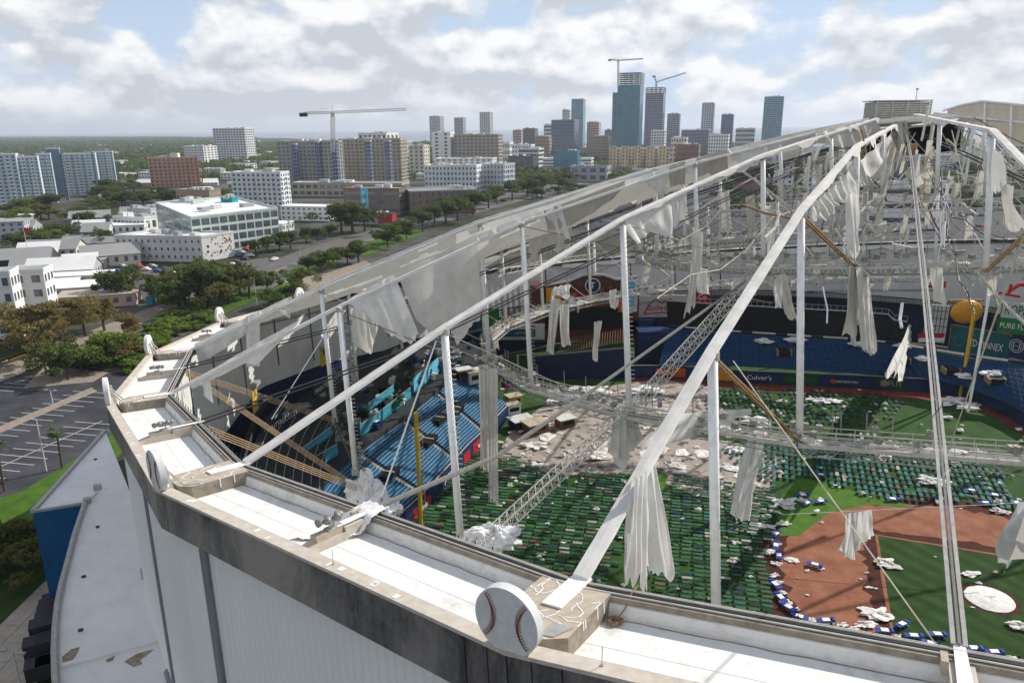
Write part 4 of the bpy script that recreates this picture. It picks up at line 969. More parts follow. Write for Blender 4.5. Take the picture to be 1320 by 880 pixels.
for t in big:
    if t[2]: scrap(t[0],t[1],t[2]*.85,t[3],flat=rnd.uniform(.18,.4))
arc=[(1000,662),(1008,676),(1000,688),(1003,700),(996,712),(1000,725),(998,740),(1003,752),(1008,764),(1016,776),(1026,786),(1046,800),(1062,802),(1085,806),(1100,812),(1240,838),(1285,846),(1305,852),(1160,822),(1185,832),(990,668),(1020,654),(1035,648)]
for k,(x,y) in enumerate(arc): scrap(x+rnd.uniform(-3,3),y+rnd.uniform(-2,2),rnd.uniform(9,18),'white rag in the litter line round the infield dirt','scrap',.4)
for k in range(70):
    x=rnd.uniform(560,1310); y=rnd.uniform(560,800)
    p=gp(x,y)
    if (p.x**2+p.y**2)>88**2: continue
    scrap(x,y,rnd.uniform(3,8),'small white rag lying on the field','scrap' if k%3 else 'scrapt',.25,z=.35 if x<1000 else .12)
for k in range(60):
    x=rnd.uniform(640,1010); y=rnd.uniform(500,610)
    scrap(x,y,rnd.uniform(5,15),'dirty fabric debris on the temporary floor','scrapt' if k%2 else 'scrap',.22)
SCM=[]
for k in range(9):
    mb=MB(); crumple(mb,(0,0,0),.5,.36,.16,k*7.3,14,7,.5); me=bpy.data.meshes.new('fabric_scrap'); me.from_pydata([(x,y,max(-.02,z+.06)) for x,y,z in mb.v],[],mb.f); me.materials.append(M['scrap' if k%3 else 'scrapt']); me.update(); SCM.append(me)
rq=random.Random(99)
for k in range(280):
    x=rq.uniform(520,1320); y=rq.uniform(500,830) if k%2 else rq.uniform(520,690)
    p=gp(x,y)
    if p.x**2+p.y**2>86**2 or (p-mo).length<25: continue
    if p.x<-60 and p.y<30 and p.x<-64: continue
    o=bpy.data.objects.new('fabric_scrap',rq.choice(SCM)); COL.objects.link(o); o.location=(p.x,p.y,.46); o.rotation_euler=(0,0,rq.uniform(0,6.3)); s=rq.choice((.35,.45,.55,.6,.8,1.1)) if p.x<-20 else rq.choice((.5,.6,.8,1.0,1.6)); o.scale=(s,s,s*.9); tag(o,'small white scrap lying among the cots','fabric','fabric scraps on the field')
FLM=[]
for k in range(8):
    q=random.Random(k+40); n=11; pts=[(q.uniform(.55,1.1)*math.cos(2*math.pi*j/n),q.uniform(.4,.9)*math.sin(2*math.pi*j/n)) for j in range(n)]; mb=MB(); rows=[]
    for a in range(5): rows.append([Vector((x*a/4,y*a/4,.05+.16*abs(nz(x*a*.8+k,y*a*.8))+.07*nz(x*a*2,y*a*2,k))) for x,y in pts+pts[:1]])
    mb.grid(rows); me=bpy.data.meshes.new('torn_sheet'); me.from_pydata([tuple(v) for v in mb.v],[],mb.f); me.materials.append(M['scrap' if k%2 else 'scrapt']); me.update(); FLM.append(me)
FPG=[gp(*p) for p in fp]
nf_=0
while nf_<95:
    x=rq.uniform(630,1010); y=rq.uniform(488,650); p=gp(x,y)
    if not inpoly(p,FPG): continue
    nf_+=1; o=bpy.data.objects.new('torn_sheet',rq.choice(FLM)); COL.objects.link(o); o.location=(p.x,p.y,.06); o.rotation_euler=(0,0,rq.uniform(0,6.3)); s=rq.choice((.6,.9,1.2,1.6,2.4)); o.scale=(s,s*rq.uniform(.5,1.2),s*.6); tag(o,'flat torn piece of roof fabric lying on the temporary floor','fabric','torn sheets on the temporary floor')
# blue cots with white sheets along the dirt
M['cobalt']=mat('cobalt_cot',(.02,.055,.30),.6,.15,1)
mb=MB(); cot_geo(mb,(0,0,0),0,2.0,.85,.4); mb.m=2; mb.box((0,0,.44),(.85,.62,.05)); mb.m=0; mb.box((.8,0,.47),(.3,.7,.12))
bc=None
bl=[(1000,705,1.2),(1004,718,1.3),(999,755,1.9),(1006,772,1.8),(1016,785,2.2),(1030,797,2.6),(1050,730,-.5),(1065,802,-.1),(1140,815,-.2),(1163,807,.5),(1178,822,-.2),(1200,832,-.4),(1208,820,-.1),(1255,838,-.1),(1282,843,-.2),(1000,690,.8),(1035,640,.1),(1040,650,.6),(1058,648,.2),(1252,634,-.3),(1282,640,-.3),(1270,650,-.2),(1150,645,-.1),(1058,614,0),(1310,650,.3)]
for k,(x,y,a) in enumerate(bl):
    p=gp(x,y,.1)
    if bc is None:
        bc=mb.build('blue_cot',['cobalt','silver','fabw'],origin=(0,0,0)); o=bc
    else: o=bc.copy(); COL.objects.link(o)
    o.location=(p.x,p.y,.1); o.rotation_euler=(rnd.gauss(0,.05),rnd.gauss(0,.05),a)
    tag(o,'blue cot with a white sheet in the litter line round the infield','cot','blue cots round the infield')
# ================================================================ STANDS AND WALLS
def curve3(pts,z,n): return resamp([gp(*p,z) for p in pts],n)
def scribble(o,c,d,nrm,w,h,m,n=9,seed=1,script=False):
    # print too small to read in the photograph: letter-like strokes only
    q=random.Random(seed); mb=MB(); d=Vector(d); U=Vector((0,0,1))
    if script:
        pts=[c-d*w*.5+d*(w*k/24)+U*(h*.35*math.sin(k*1.35)*(.5+.5*q.random()))+nrm*.08 for k in range(25)]
        for a,b in zip(pts,pts[1:]): mb.bar(a,b,.05,h*.10,nrm.cross(b-a))
    else:
        for k in range(n):
            x=-w*.5+w*(k+.5)/n; g=w/n*.62; p=c+d*x+nrm*.07
            for s in range(3):
                a=p+d*q.choice((-g/2,g/2,0))+U*q.choice((-h*.4,0,h*.4)); b=p+d*q.choice((-g/2,g/2))+U*q.choice((-h*.4,h*.4))
                if (b-a).length>.05: mb.bar(a,b,.04,h*.13,nrm.cross(b-a))
            mb.bar(p-d*g/2-U*h*.4,p-d*g/2+U*h*.4,h*.13,.04,nrm)
    return mb.build('lettering',m,o)
def stand(name,label,Fp,Bp,z0,z1,rows,n,seat='blue',edge='bluel',gaps=(),fillm='conc'):
    Fr=curve3(Fp,z0,n); Bk=curve3(Bp,z1,n); o=thing(name,label,'stand',Fr[n//2]*1.0,None)
    mb=MB(); low=[Vector((p.x,p.y,0)) for p in Bk]
    L_=[[f.lerp(b,k/rows)-Vector((0,0,.05)) for f,b in zip(Fr,Bk)] for k in range(rows+1)]
    mb.grid(L_); mb.build('rake','blued' if fillm is None else fillm,o)
    for k in range(rows):
        runs=[[]]
        for i in range(n-1):
            if any(a<=i/(n-1)<b for a,b in gaps):
                if runs[-1]: runs.append([])
            else: runs[-1].append(i)
        for run in runs:
            if not run: continue
            mb=MB()
            for i in run:
                a0=Fr[i].lerp(Bk[i],k/rows); a1=Fr[i+1].lerp(Bk[i+1],k/rows); b0=Fr[i].lerp(Bk[i],(k+.62)/rows); b1=Fr[i+1].lerp(Bk[i+1],(k+.62)/rows)
                up=Vector((0,0,.42)); mb.m=0
                mb.hexa([a0,a1,b1+Vector((0,0,a1.z-b1.z)),b0+Vector((0,0,a0.z-b0.z)),a0+up,a1+up,b1+Vector((0,0,a1.z-b1.z))+up,b0+Vector((0,0,a0.z-b0.z))+up])
                mb.m=1; c0=a0+up;c1=a1+up; d0=a0.lerp(b0,.22)+up;d1=a1.lerp(b1,.22)+up; c0.z=d0.z=a0.z+.43;c1.z=d1.z=a1.z+.43; mb.add([c0,c1,d1,d0],[(0,1,2,3)])
                mb.m=0; m0=a0.lerp(b0,.8); m1=a1.lerp(b1,.8); m0.z=a0.z+.42; m1.z=a1.z+.42
                mb.hexa([m0,m1,m1+(b1-a1)*.1,m0+(b0-a0)*.1,m0+up,m1+up,m1+(b1-a1)*.1+up,m0+(b0-a0)*.1+up])
            mb.build('bench_row',[seat,edge],o)
    return o,Fr,Bk
LFF=[(470,716),(515,660),(540,638),(600,573),(622,553),(652,522)]; LFB=[(385,668),(425,614),(468,574),(512,543),(570,496),(604,474)]
lf,Fr,Bk=stand('bleacher_stand','sunlit blue bleachers along the left side of the field',LFF,LFB,3.0,9.4,21,41,gaps=((.30,.325),(.52,.545),(.74,.765)))
def vomit(o,a,w=2.2,d=3.0,z=.9):
    mb=MB(); mb.box(a+Vector((0,0,.55)),(w,d,1.0),math.atan2(-.3,.9)); mb.build('entry_hatch','blackpl',o)
    mb=MB(); mb.box(a+Vector((0,-.1,1.08)),(w+.3,.25,.12),math.atan2(-.3,.9)); mb.build('hatch_rail','tan',o)
for s,t in ((.31,.45),(.53,.42),(.66,.55),(.75,.5)):
    i=int(s*40); vomit(lf,Fr[i].lerp(Bk[i],t),1.7,4.0)
# front wall of the left stand with printed panels
fw=thing('field_wall','navy field wall with lettering in front of the left bleachers','wall',Vector((Fr[20].x,Fr[20].y,0)))
ww=[p+(Vector((0,-10,0))-Vector((p.x,p.y,0))).normalized()*.6 for p in Fr]
mb=MB(); mb.grid([[Vector((p.x,p.y,3.15)) for p in ww],[Vector((p.x,p.y,0)) for p in ww]]); mb.grid([[Vector((p.x,p.y,3.1)) for p in Fr],[Vector((p.x,p.y,3.15)) for p in ww]]); mb.build('wall_face','navy2',fw)
mb=MB(); mb.tube([Vector((p.x,p.y,3.3)) for p in ww],.10,6); mb.build('top_rail','tan',fw)
def facing(a,b): 
    d=(b-a); d.z=0; d.normalize(); return d
for s0,s1,z0,z1,m,nm in ((.26,.36,.3,1.9,'redsign','red_panel'),(.60,.66,.4,2.1,'redsign','red_panel'),(.69,.79,.3,2.3,'redsign','red_panel'),(.83,.88,.4,2.2,'magenta','print_panel')):
    a=ww[int(s0*40)];b=ww[int(s1*40)]; d=facing(a,b); nrm=Vector((d.y,-d.x,0)); mb=MB(); a=a+nrm*.06;b=b+nrm*.06
    mb.hexa([Vector((a.x,a.y,z0)),Vector((b.x,b.y,z0)),Vector((b.x,b.y,z0))-nrm*.05,Vector((a.x,a.y,z0))-nrm*.05,Vector((a.x,a.y,z1)),Vector((b.x,b.y,z1)),Vector((b.x,b.y,z1))-nrm*.05,Vector((a.x,a.y,z1))-nrm*.05]); mb.build(nm,m,fw)
for s0,z_ in ((.31,1.1),(.74,1.3),(.855,1.4)): a_=ww[int(s0*40)]; d=facing(ww[int(s0*40)-1],ww[int(s0*40)+1]); n_=Vector((d.y,-d.x,0)); scribble(fw,Vector((a_.x,a_.y,z_))+n_*.12,d,n_,2.4,.8,'white',6,int(s0*100))
i=19; d=facing(ww[17],ww[22]); lettering('JABIL',1.5,Vector((ww[i].x,ww[i].y,1.5))+Vector((d.y,-d.x,0))*.12,d,(0,0,1),'white',fw)
# concourse behind / cyan banners
def banner(px0,py0,px1,py1,z,h,label,m='cyan',txt=None,name='banner',cat='banner',grp='turquoise banners on the left concourse',dep=.25):
    a=gp(px0,py0,z); b=gp(px1,py1,z); d=facing(a,b); nrm=Vector((d.y,-d.x,0)); o=thing(name,label,cat,(a+b)/2,grp)
    mb=MB(); mb.hexa([a,b,b-nrm*dep,a-nrm*dep]+[p+Vector((0,0,h)) for p in (a,b,b-nrm*dep,a-nrm*dep)]); mb.build('panel',m,o)
    mb=MB(); mb.tube([a+Vector((0,0,h+.25)),b+Vector((0,0,h+.25))],.06,5); mb.build('rail','silver',o); mb=MB(); mb.bar(a+Vector((0,0,h*.52))+nrm*.02,b+Vector((0,0,h*.52))+nrm*.02,.03,.05); mb.build('seam','silver',o)
    if txt: lettering(txt,h*.42,(a+b)/2+Vector((0,0,h*.5))+nrm*.03,d,(0,0,1),'offw',o)
    return o
banner(389,618,402,608,10.2,1.7,'small turquoise banner lowest on the left concourse')
banner(404,606,436,586,10.2,1.6,'turquoise banner left of the grey post fixtures','cyan')
banner(465,562,487,548,10.2,1.7,'turquoise banner right of the second left post')
banner(488,546,530,512,10.2,1.7,'long turquoise banner above the blue bleachers')
banner(391,588,428,560,12.2,1.1,'upper turquoise strip on the dark left deck')
banner(475,530,508,505,12.2,1.1,'upper turquoise strip above the long banner')
banner(534,506,566,478,10.2,2.6,'pale turquoise slatted banner below the fabric tatters','lblue')
# dark terraces behind
def deck(name,label,r0,z0,r1,z1,i0,i1,rows,m='deck',nos='silver'):
    n=24; o=thing(name,label,'terrace',Vector((rp(r0,(i0+i1)/2).x,rp(r0,(i0+i1)/2).y,z0)))
    def P(r,u,z): q=rp(r,i0+(i1-i0)*u); return Vector((q.x,q.y,z))
    mb=MB(); mb.grid([[P(r0+(r1-r0)*k/rows,u/n,z0+(z1-z0)*k/rows-.02) for u in range(n+1)] for k in range(rows+1)]); mb.grid([[P(r0,u/n,z0) for u in range(n+1)],[P(r0,u/n,z0-6) for u in range(n+1)]]); mb.build('rake',m,o)
    for k in range(rows):
        mb=MB(); r=r0+(r1-r0)*k/rows; z=z0+(z1-z0)*k/rows
        for u in range(n):
            mb.m=0; mb.hexa([P(r,u/n,z),P(r,(u+1)/n,z),P(r+.7,(u+1)/n,z),P(r+.7,u/n,z),P(r,u/n,z+.4),P(r,(u+1)/n,z+.4),P(r+.7,(u+1)/n,z+.4),P(r+.7,u/n,z+.4)])
        mb.m=1; mb.tube([P(r,u/n,z+.42) for u in range(n+1)],.045,4); mb.build('bench_row',[m,nos],o)
    return o,P
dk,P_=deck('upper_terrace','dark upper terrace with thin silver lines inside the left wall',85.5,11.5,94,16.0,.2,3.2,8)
bw=thing('terrace_board','dark back board of the left terrace with white lettering','board',P_(94.4,.5,16))
mb=MB(); mb.grid([[P_(94.5,u/20,16.0) for u in range(21)],[P_(94.5,u/20,17.2) for u in range(21)]]); mb.grid([[P_(94.5,u/20,17.2) for u in range(21)],[P_(95.0,u/20,17.2) for u in range(21)]]); mb.build('board','blackpl',bw)
for u in (.27,.60):
    c=P_(94.3,u,16.6); d=facing(P_(94.3,u+.04,0),P_(94.3,u-.04,0)); lettering('MAINTENX.COM',1.15,c,d,(0,0,1),'offw',bw)
for (px,py,h) in ((328,512,3.4),(417,458,3.0)):
    c=oncyl(px,py,95.5); t=math.atan2(c.y,c.x); d=Vector((math.sin(t),-math.cos(t),0)); o=thing('exit_board','yellow board with a black X hanging on the left wall, '+('near the bright wall corner' if px<400 else 'beside the left outer post'),'sign',c,'yellow boards on the left wall')
    d=Vector((math.sin(t),-math.cos(t),0)); inn=Vector((-math.cos(t),-math.sin(t),0))
    mb=MB(); mb.box(c,(.2,2.3,h*1.25),t); mb.build('panel','yellow',o)
    lettering('X',2.2,c+inn*.13+Vector((0,0,h*.18)),-d,(0,0,1),'blackpl',o)
    mb=MB(); mb.box(c+Vector((0,0,h*.5+.3))+inn*.3,(.9,2.6,.5),t); mb.build('hood','galv',o)
a=gp(338,561,15.5); b=gp(384,528,15.5); d=facing(a,b); nrm=Vector((d.y,-d.x,0)); o=thing('terrace_sign','dark sign with white MAINTENX.COM lettering on the left terrace','sign',(a+b)/2)
mb=MB(); q=[a,b,b-nrm*.25,a-nrm*.25]; mb.hexa([p-Vector((0,0,.9)) for p in q]+[p+Vector((0,0,.9)) for p in q]); mb.build('panel','deck',o); lettering('MAINTENX.COM',1.3,(a+b)/2+nrm*.06,d,(0,0,1),'offw',o,w=(b-a).length*.9)
a=gp(404,507,15.5); b=gp(440,482,15.5); d=facing(a,b); nrm=Vector((d.y,-d.x,0)); o=thing('terrace_sign','second dark sign with white MAINTENX.COM lettering behind the left outer post','sign',(a+b)/2)
mb=MB(); q=[a,b,b-nrm*.25,a-nrm*.25]; mb.hexa([p-Vector((0,0,.9)) for p in q]+[p+Vector((0,0,.9)) for p in q]); mb.build('panel','deck',o); lettering('MAINTENX.COM',1.2,(a+b)/2+nrm*.06,d,(0,0,1),'offw',o,w=(b-a).length*.9)
# blue recess wall along the left below the cladding
# generic vertical board facing the camera side, standing at a real distance
def board(px0,py0,px1,py1,dy,label,m,name='sign_board',cat='sign',txt=None,tm='white',th=.35,dy2=None,grp=None,tsize=None,frame=None,tw=.8,parent=None):
    dy2=dy2 or dy; a=at(px0,py1,dy); b=at(px1,py1,dy2); t=at(px0,py0,dy); h=t.z-a.z; b.z=a.z; d=facing(a,b); nrm=Vector((d.y,-d.x,0))
    o=parent or thing(name,label,cat,(a+b)/2,grp)
    mb=MB(); q=[a,b,b-nrm*th,a-nrm*th]; mb.hexa(q+[p+Vector((0,0,h)) for p in q]); mb.build('panel',m,o)
    if frame:
        mb=MB(); tt=.14
        for p0,p1 in ((a,b),(a+Vector((0,0,h)),b+Vector((0,0,h)))): mb.bar(p0+nrm*.05,p1+nrm*.05,.16,.22)
        for p0 in (a,b): mb.bar(p0+nrm*.05,p0+nrm*.05+Vector((0,0,h)),.2,.16)
        mb.build('frame',frame,o)
    c=(a+b)/2+Vector((0,0,h/2)); w=(b-a).length
    if txt: lettering(txt,tsize or h*.5,c+nrm*.05,d,(0,0,1),tm,o,w=w*tw)
    return o,c,d,nrm,w,h
def disc(o,c,d,nrm,r,m,name,off=.04,n=32,squash=1):
    mb=MB(); P=lambda k,e:c+d*(r*math.cos(2*math.pi*k/n))+Vector((0,0,r*squash*math.sin(2*math.pi*k/n)))+nrm*e
    fr=[P(k,off+.04) for k in range(n)]; br=[P(k,off-.02) for k in range(n)]; mb.add(fr+br,[tuple(range(n))]+[(k,n+k,n+(k+1)%n,(k+1)%n) for k in range(n)]); mb.build(name,m,o)
def ring(o,c,d,nrm,r,w,m,name,off=.07,n=40,a0=0,a1=2*math.pi):
    mb=MB(); 
    for k in range(n):
        t0=a0+(a1-a0)*k/n;t1=a0+(a1-a0)*(k+1)/n; A=c+d*r*math.cos(t0)+Vector((0,0,r*math.sin(t0)))+nrm*off; B=c+d*r*math.cos(t1)+Vector((0,0,r*math.sin(t1)))+nrm*off; mb.bar(A,B,.03,w,(d*math.cos((t0+t1)/2)+Vector((0,0,math.sin((t0+t1)/2)))))
    mb.build(name,m,o)
# centre field: navy batter's eye, slatted roof, dark hall behind
o=thing('batters_eye','big plain navy wall at centre field','wall',gp(748,488))
a=gp(690,490);b=gp(806,487); d=facing(a,b); nrm=Vector((d.y,-d.x,0)); q=[a,b,b-nrm*1.2,a-nrm*1.2]; q2=[p-nrm*0+Vector((0,0,6.2)) for p in q]; mb=MB(); mb.hexa([Vector((p.x,p.y,0)) for p in q]+[Vector((p.x,p.y,z)) for p,z in zip(q,(5.6,7.0,7.0,5.6))]); mb.build('panel','navy',o)
mb=MB(); mb.bar(a+Vector((0,0,5.72))-nrm*.6,b+Vector((0,0,7.12))-nrm*.6,1.3,.2); mb.build('coping','dark',o)
o=thing('slatted_canopy','brown slatted timber roof above the navy wall','canopy',at(770,446,172)); 
A=at(722,455,170);B=at(806,441,170);
for k in range(26):
    s=k/25; p=A.lerp(B,s); mb=MB(); mb.bar(p,p+Vector((.8,5.0,1.9)),.16,.26); mb.build('slat','wood',o)
mb=MB(); mb.bar(A,B,.25,.3); mb.build('beam','dark',o)
hall,c,d,nrm,w,h=board(684,368,822,440,182,'dark red brick outfield building with white gable trim','brick','outfield_building','building',th=6)
gab=[(690,370),(735,362),(752,354),(778,354),(795,360),(822,356)]
mb=MB(); pts=[at(x,y,181.7) for x,y in gab]; 
for p0,p1 in zip(pts,pts[1:]): mb.bar(p0,p1,.3,.5)
mb.build('trim','offw',hall)
mb=MB(); top=[at(x,y,181.85) for x,y in gab]; bot=[at(x,372,181.85) for x,y in gab]; mb.grid([top,bot]); mb.build('gable','brick',hall)
disc(hall,at(764,368,181.5),d,nrm,1.9,'white','badge_rim'); disc(hall,at(764,368,181.4),d,nrm,1.65,'navy2','badge',.1); lettering('T',2.2,at(764,368,181.2)+nrm*.1,d,(0,0,1),'white',hall,name='badge_letter')
board(703,397,806,424,181.2,'','blackpl',parent=hall,th=.2)
board(704,371,724,390,181,'orange and purple printed panel on the brick building','orange','poster','poster')
p_,c,d,nrm,w,h=board(726,378,746,394,180.6,'red printed panel on the brick building partly hidden by cloth','redsign','poster','poster'); disc(p_,c,d,nrm,h*.3,'white','emblem')
s_,c,d,nrm,w,h=board(799,360,821,402,181,'white banner with turquoise stripes and an orange edge','offw','striped_banner','banner',frame=None)
board(803,364,817,394,180.8,'','lblue',parent=s_,th=.1); board(797,378,801,402,180.7,'','osign',parent=s_,th=.1)
b_,c,d,nrm,w,h=board(822,381,884,409,189,'white beer sign with red bow tie outline','offw','sign_board','sign',grp=None)
mb=MB(); 
bow=[(-.40,-.36),(-.30,.10),(-.16,.38),(0,.14),(.16,.38),(.30,.10),(.40,-.36),(.1,-.30),(-.1,-.30),(-.40,-.36)]
pp=[c+d*(x*w*.92)+Vector((0,0,y*h*.95))+nrm*.08 for x,y in bow]
for p0,p1 in zip(pp,pp[1:]): mb.bar(p0,p1,.06,.28,nrm.cross(p1-p0))
mb.build('bow_tie','redsign',b_); lettering('Budweiser',h*.42,c+nrm*.1-Vector((0,0,h*.05)),d,(0,0,1),'redsign',b_,w=w*.62)
ck=thing('bottle_sign','tall broken red drink sign seen behind hanging cloth','sign',at(905,432,184))
c0=at(906,388,184); d=Vector((1,0,0)); nrm=Vector((0,-1,0))
for (x,y,r) in ((905,345,1.5),(908,360,1.8),(908,372,1.9),(905,392,2.3),(903,405,2.6),(899,420,3.0),(897,432,3.2)): disc(ck,at(x,y,184),d,nrm,r,'redsign','red_lobe',.04+.02*r,24)
mb=MB(); p0=at(905,345,184.3);p1=at(900,440,184.3); mb.bar(p0,p1,2.4,.3,(0,1,0)); mb.build('bottle_body','redsign',ck)
for (y,s) in ((383,'Co'),(395,'la')): lettering(s,1.8,at(905,y,183.4)+nrm*.2,d,(0,0,1),'white',ck)
board(806,412,842,432,182,'black stage sign with pale script in the centre field gap','navy2','sign_board','sign',txt=None)
board(822,428,870,470,176,'dark blue seating box right of the navy wall','navy2','seating_box','seating',th=5)
board(872,440,905,470,178,'green dark panel behind the hanging strips','greend','panel_wall','wall',th=1)
# field wall of right field with boards
fw=thing('field_wall','navy outfield wall with printed boards along the red track','wall',WL[5])
mb=MB(); mb.grid([[p+Vector((0,0,3.0)) for p in WL[2:]],[p for p in WL[2:]]]); bk=[p+(p-Vector((0,-30,0))).normalized()*.5 for p in WL]; mb.grid([[p+Vector((0,0,3.0)) for p in bk[2:]],[p+Vector((0,0,3.0)) for p in WL[2:]]]); mb.build('wall_face','navy2',fw)
mb=MB(); mb.tube([p+Vector((0,0,3.1)) for p in WL[2:]],.10,6); mb.build('top_rail','tan',fw)
def wb(px0,px1,zl,zh,m,label,txt=None,tm='white',parent=None,tw=.8):
    def at_w(px):
        best=None
        for (a,b),(pa,pb) in zip(zip(WL,WL[1:]),zip(wallpx,wallpx[1:])):
            if pa[0]<=px<=pb[0]: return a.lerp(b,(px-pa[0])/(pb[0]-pa[0]))
        return WL[-1]
    a,b=at_w(px0),at_w(px1); d=facing(a,b); nrm=Vector((d.y,-d.x,0)); a=a+nrm*.14;b=b+nrm*.14
    o=thing('wall_advert',label,'sign',(a+b)/2,'printed boards on the outfield wall'); mb=MB(); q=[a,b,b-nrm*.08,a-nrm*.08]; mb.hexa([p+Vector((0,0,zl)) for p in q]+[p+Vector((0,0,zh)) for p in q]); mb.build('panel',m,o)
    if txt=='~script': scribble(o,(a+b)/2+Vector((0,0,(zl+zh)/2)),d,nrm,(b-a).length*tw,(zh-zl)*.7,tm,9,3,True)
    elif txt=='~small': scribble(o,(a+b)/2+Vector((0,0,(zl+zh)/2)),d,nrm,(b-a).length*tw*.8,(zh-zl)*.26,tm,16,4); disc(o,a.lerp(b,.14)+Vector((0,0,(zl+zh)/2)),d,nrm,(zh-zl)*.22,'osign','emblem',.06)
    elif txt=='RII': lettering('RII',(zh-zl)*.7,a.lerp(b,.62)+Vector((0,0,(zl+zh)/2))+nrm*.05,d,(0,0,1),tm,o,w=(b-a).length*.42); disc(o,a.lerp(b,.27)+Vector((0,0,(zl+zh)/2)),d,nrm,(zh-zl)*.3,'cotl','emblem',.06)
    elif txt: lettering(txt,(zh-zl)*.62,(a+b)/2+Vector((0,0,(zl+zh)/2))+nrm*.05,d,(0,0,1),tm,o,w=(b-a).length*tw)
wb(845,862,.5,2.4,'osign','small red orange board at the left end of the outfield wall'); wb(864,883,.4,2.6,'osign','orange red board on the outfield wall near the lattice gantry')
wb(926,944,.3,2.8,'orange','bright orange board on the outfield wall behind the near post'); wb(958,998,.4,2.7,'navy2','blue board with white script on the outfield wall',"Culver's",'white')
wb(1008,1054,.3,2.8,'greend','dark green board with pale green script on the outfield wall','~script','green',tw=.85); wb(1066,1114,.3,2.7,'navy2','blue board with small white lettering on the outfield wall','~small','offw',tw=.8); wb(1128,1166,.3,2.9,'greend','green board with a grey ball and RII lettering on the outfield wall','RII','cotl',tw=.6)
# right field seats
RFF=[(850,472),(905,470),(960,472),(1050,478),(1100,481),(1150,484),(1200,488),(1250,500),(1300,520),(1345,545)]
RFB=[(862,424),(905,428),(960,432),(1050,438),(1100,441),(1150,446),(1200,455),(1250,463),(1300,470),(1345,474)]
rf,Fr2,Bk2=stand('bleacher_stand','dark blue covered seats of the far outfield stand',RFF,RFB,3.4,8.4,9,61,'rfblue','navy2',gaps=((.36,.37),(.63,.64)),fillm='blued')
mb=MB()
for i in range(0,61):
    for k in range(9):
        a=Fr2[i].lerp(Bk2[i],k/9); b=Fr2[i].lerp(Bk2[i],(k+.9)/9); mb.bar(a+Vector((0,0,.47)),b+Vector((0,0,.47)),.10,.06)
stuff(mb.build('seat_divider','navy',rf))
for i,t in ((20,.45),(38,.45),(45,.4),(52,.45)): 
    a=Fr2[i].lerp(Bk2[i],t); mb=MB(); mb.box(a+Vector((0,0,.5)),(2.6,2.6,1.3),-.2); mb.build('entry_hatch','blackpl',rf)
    for sg in (-1,1): mb=MB(); mb.box(a+Vector((sg*1.55,-.2,.7)),(.3,2.8,1.2),-.2); mb.build('hatch_rail','brown',rf)
for i,t,s,l in ((22,.85,4.5,'long white cloth on the far blue seats left'),(17,.75,3.6,'white crumpled cloth over the first dark hatch of the far seats'),(33,.85,4.2,'white cloth draped over the middle of the far blue seats'),(42,.6,3.2,'white crumpled cloth on the far blue seats near the yellow pole'),(52,.6,4.0,'white cloth lying on the right end of the far seats'),(47,.3,4.0,'thin white cloth strip on the far seats right of the yellow pole'),(40,.97,3.6,'white rags on the ledge under the turquoise sign')):
    a=Fr2[i].lerp(Bk2[i],t); mb=MB(); crumple(mb,a+Vector((0,0,.8)),s*.6,s*.35,.45,rnd.random()*50,20,9,.4); tag(mb.build('fabric_scrap','scrap'),l,'fabric')
# black curtain and dark void over the right field seats
cu=thing('black_curtain','black curtain wall hung above the far blue seats','curtain',Bk2[24])
iu=range(0,40); top=[];bot=[]
for i in range(0,41):
    p=Bk2[i]; o_=(Vector((p.x,p.y,0))).normalized(); bot.append(p+o_*.6+Vector((0,0,.2))); q=p+o_*2.0; q.z=15.2 if i<38 else 14; top.append(q)
mb=MB(); mb.grid([top,bot]); mb.build('drape','blackpl',cu)
mb=MB(); mb.tube(top,.15,6); 
for i in range(0,41): mb.tube([top[i],top[i]+Vector((0,0,1.2))],.05,4)
mb.tube([p+Vector((0,0,1.2)) for p in top],.06,5); mb.build('rail','silver',cu)
rib=thing('striped_ledge','navy ledge with pale strip along the top of the far seats','ledge',Bk2[30])
mb=MB(); mb.tube([p+Vector((0,0,.9)) for p in Bk2],.28,6); mb.build('strip','navy2',rib)
for i in range(3,56,6): mb=MB(); a=Bk2[i]+Vector((0,-.35,.95)); b=Bk2[i+4]+Vector((0,-.35,.95)); mb.bar(a,b,.08,.4); mb.build('pale_panel','offw',rib)
# dark fence band under the far cladding
fb=thing('barred_fence','dark barred fence under the far grey wall','fence',rp(98,-7)); fb.location.z=9; ABS[fb.name]=tuple(fb.location)
mb=MB()
for k in range(420):
    a=R_(40+95*k/420); r=97.5; p=Vector((r*math.cos(a),r*math.sin(a),9.0)); mb.bar(p,p+Vector((0,0,3.2)),.10,.10,(0,1,0))
stuff(mb.build('bar','blackpl',fb)); 
for z in (9.2,12.0): mb=MB(); mb.tube([Vector((97.5*math.cos(R_(40+95*k/60)),97.5*math.sin(R_(40+95*k/60)),z)) for k in range(61)],.12,5); mb.build('rail','blackpl',fb)
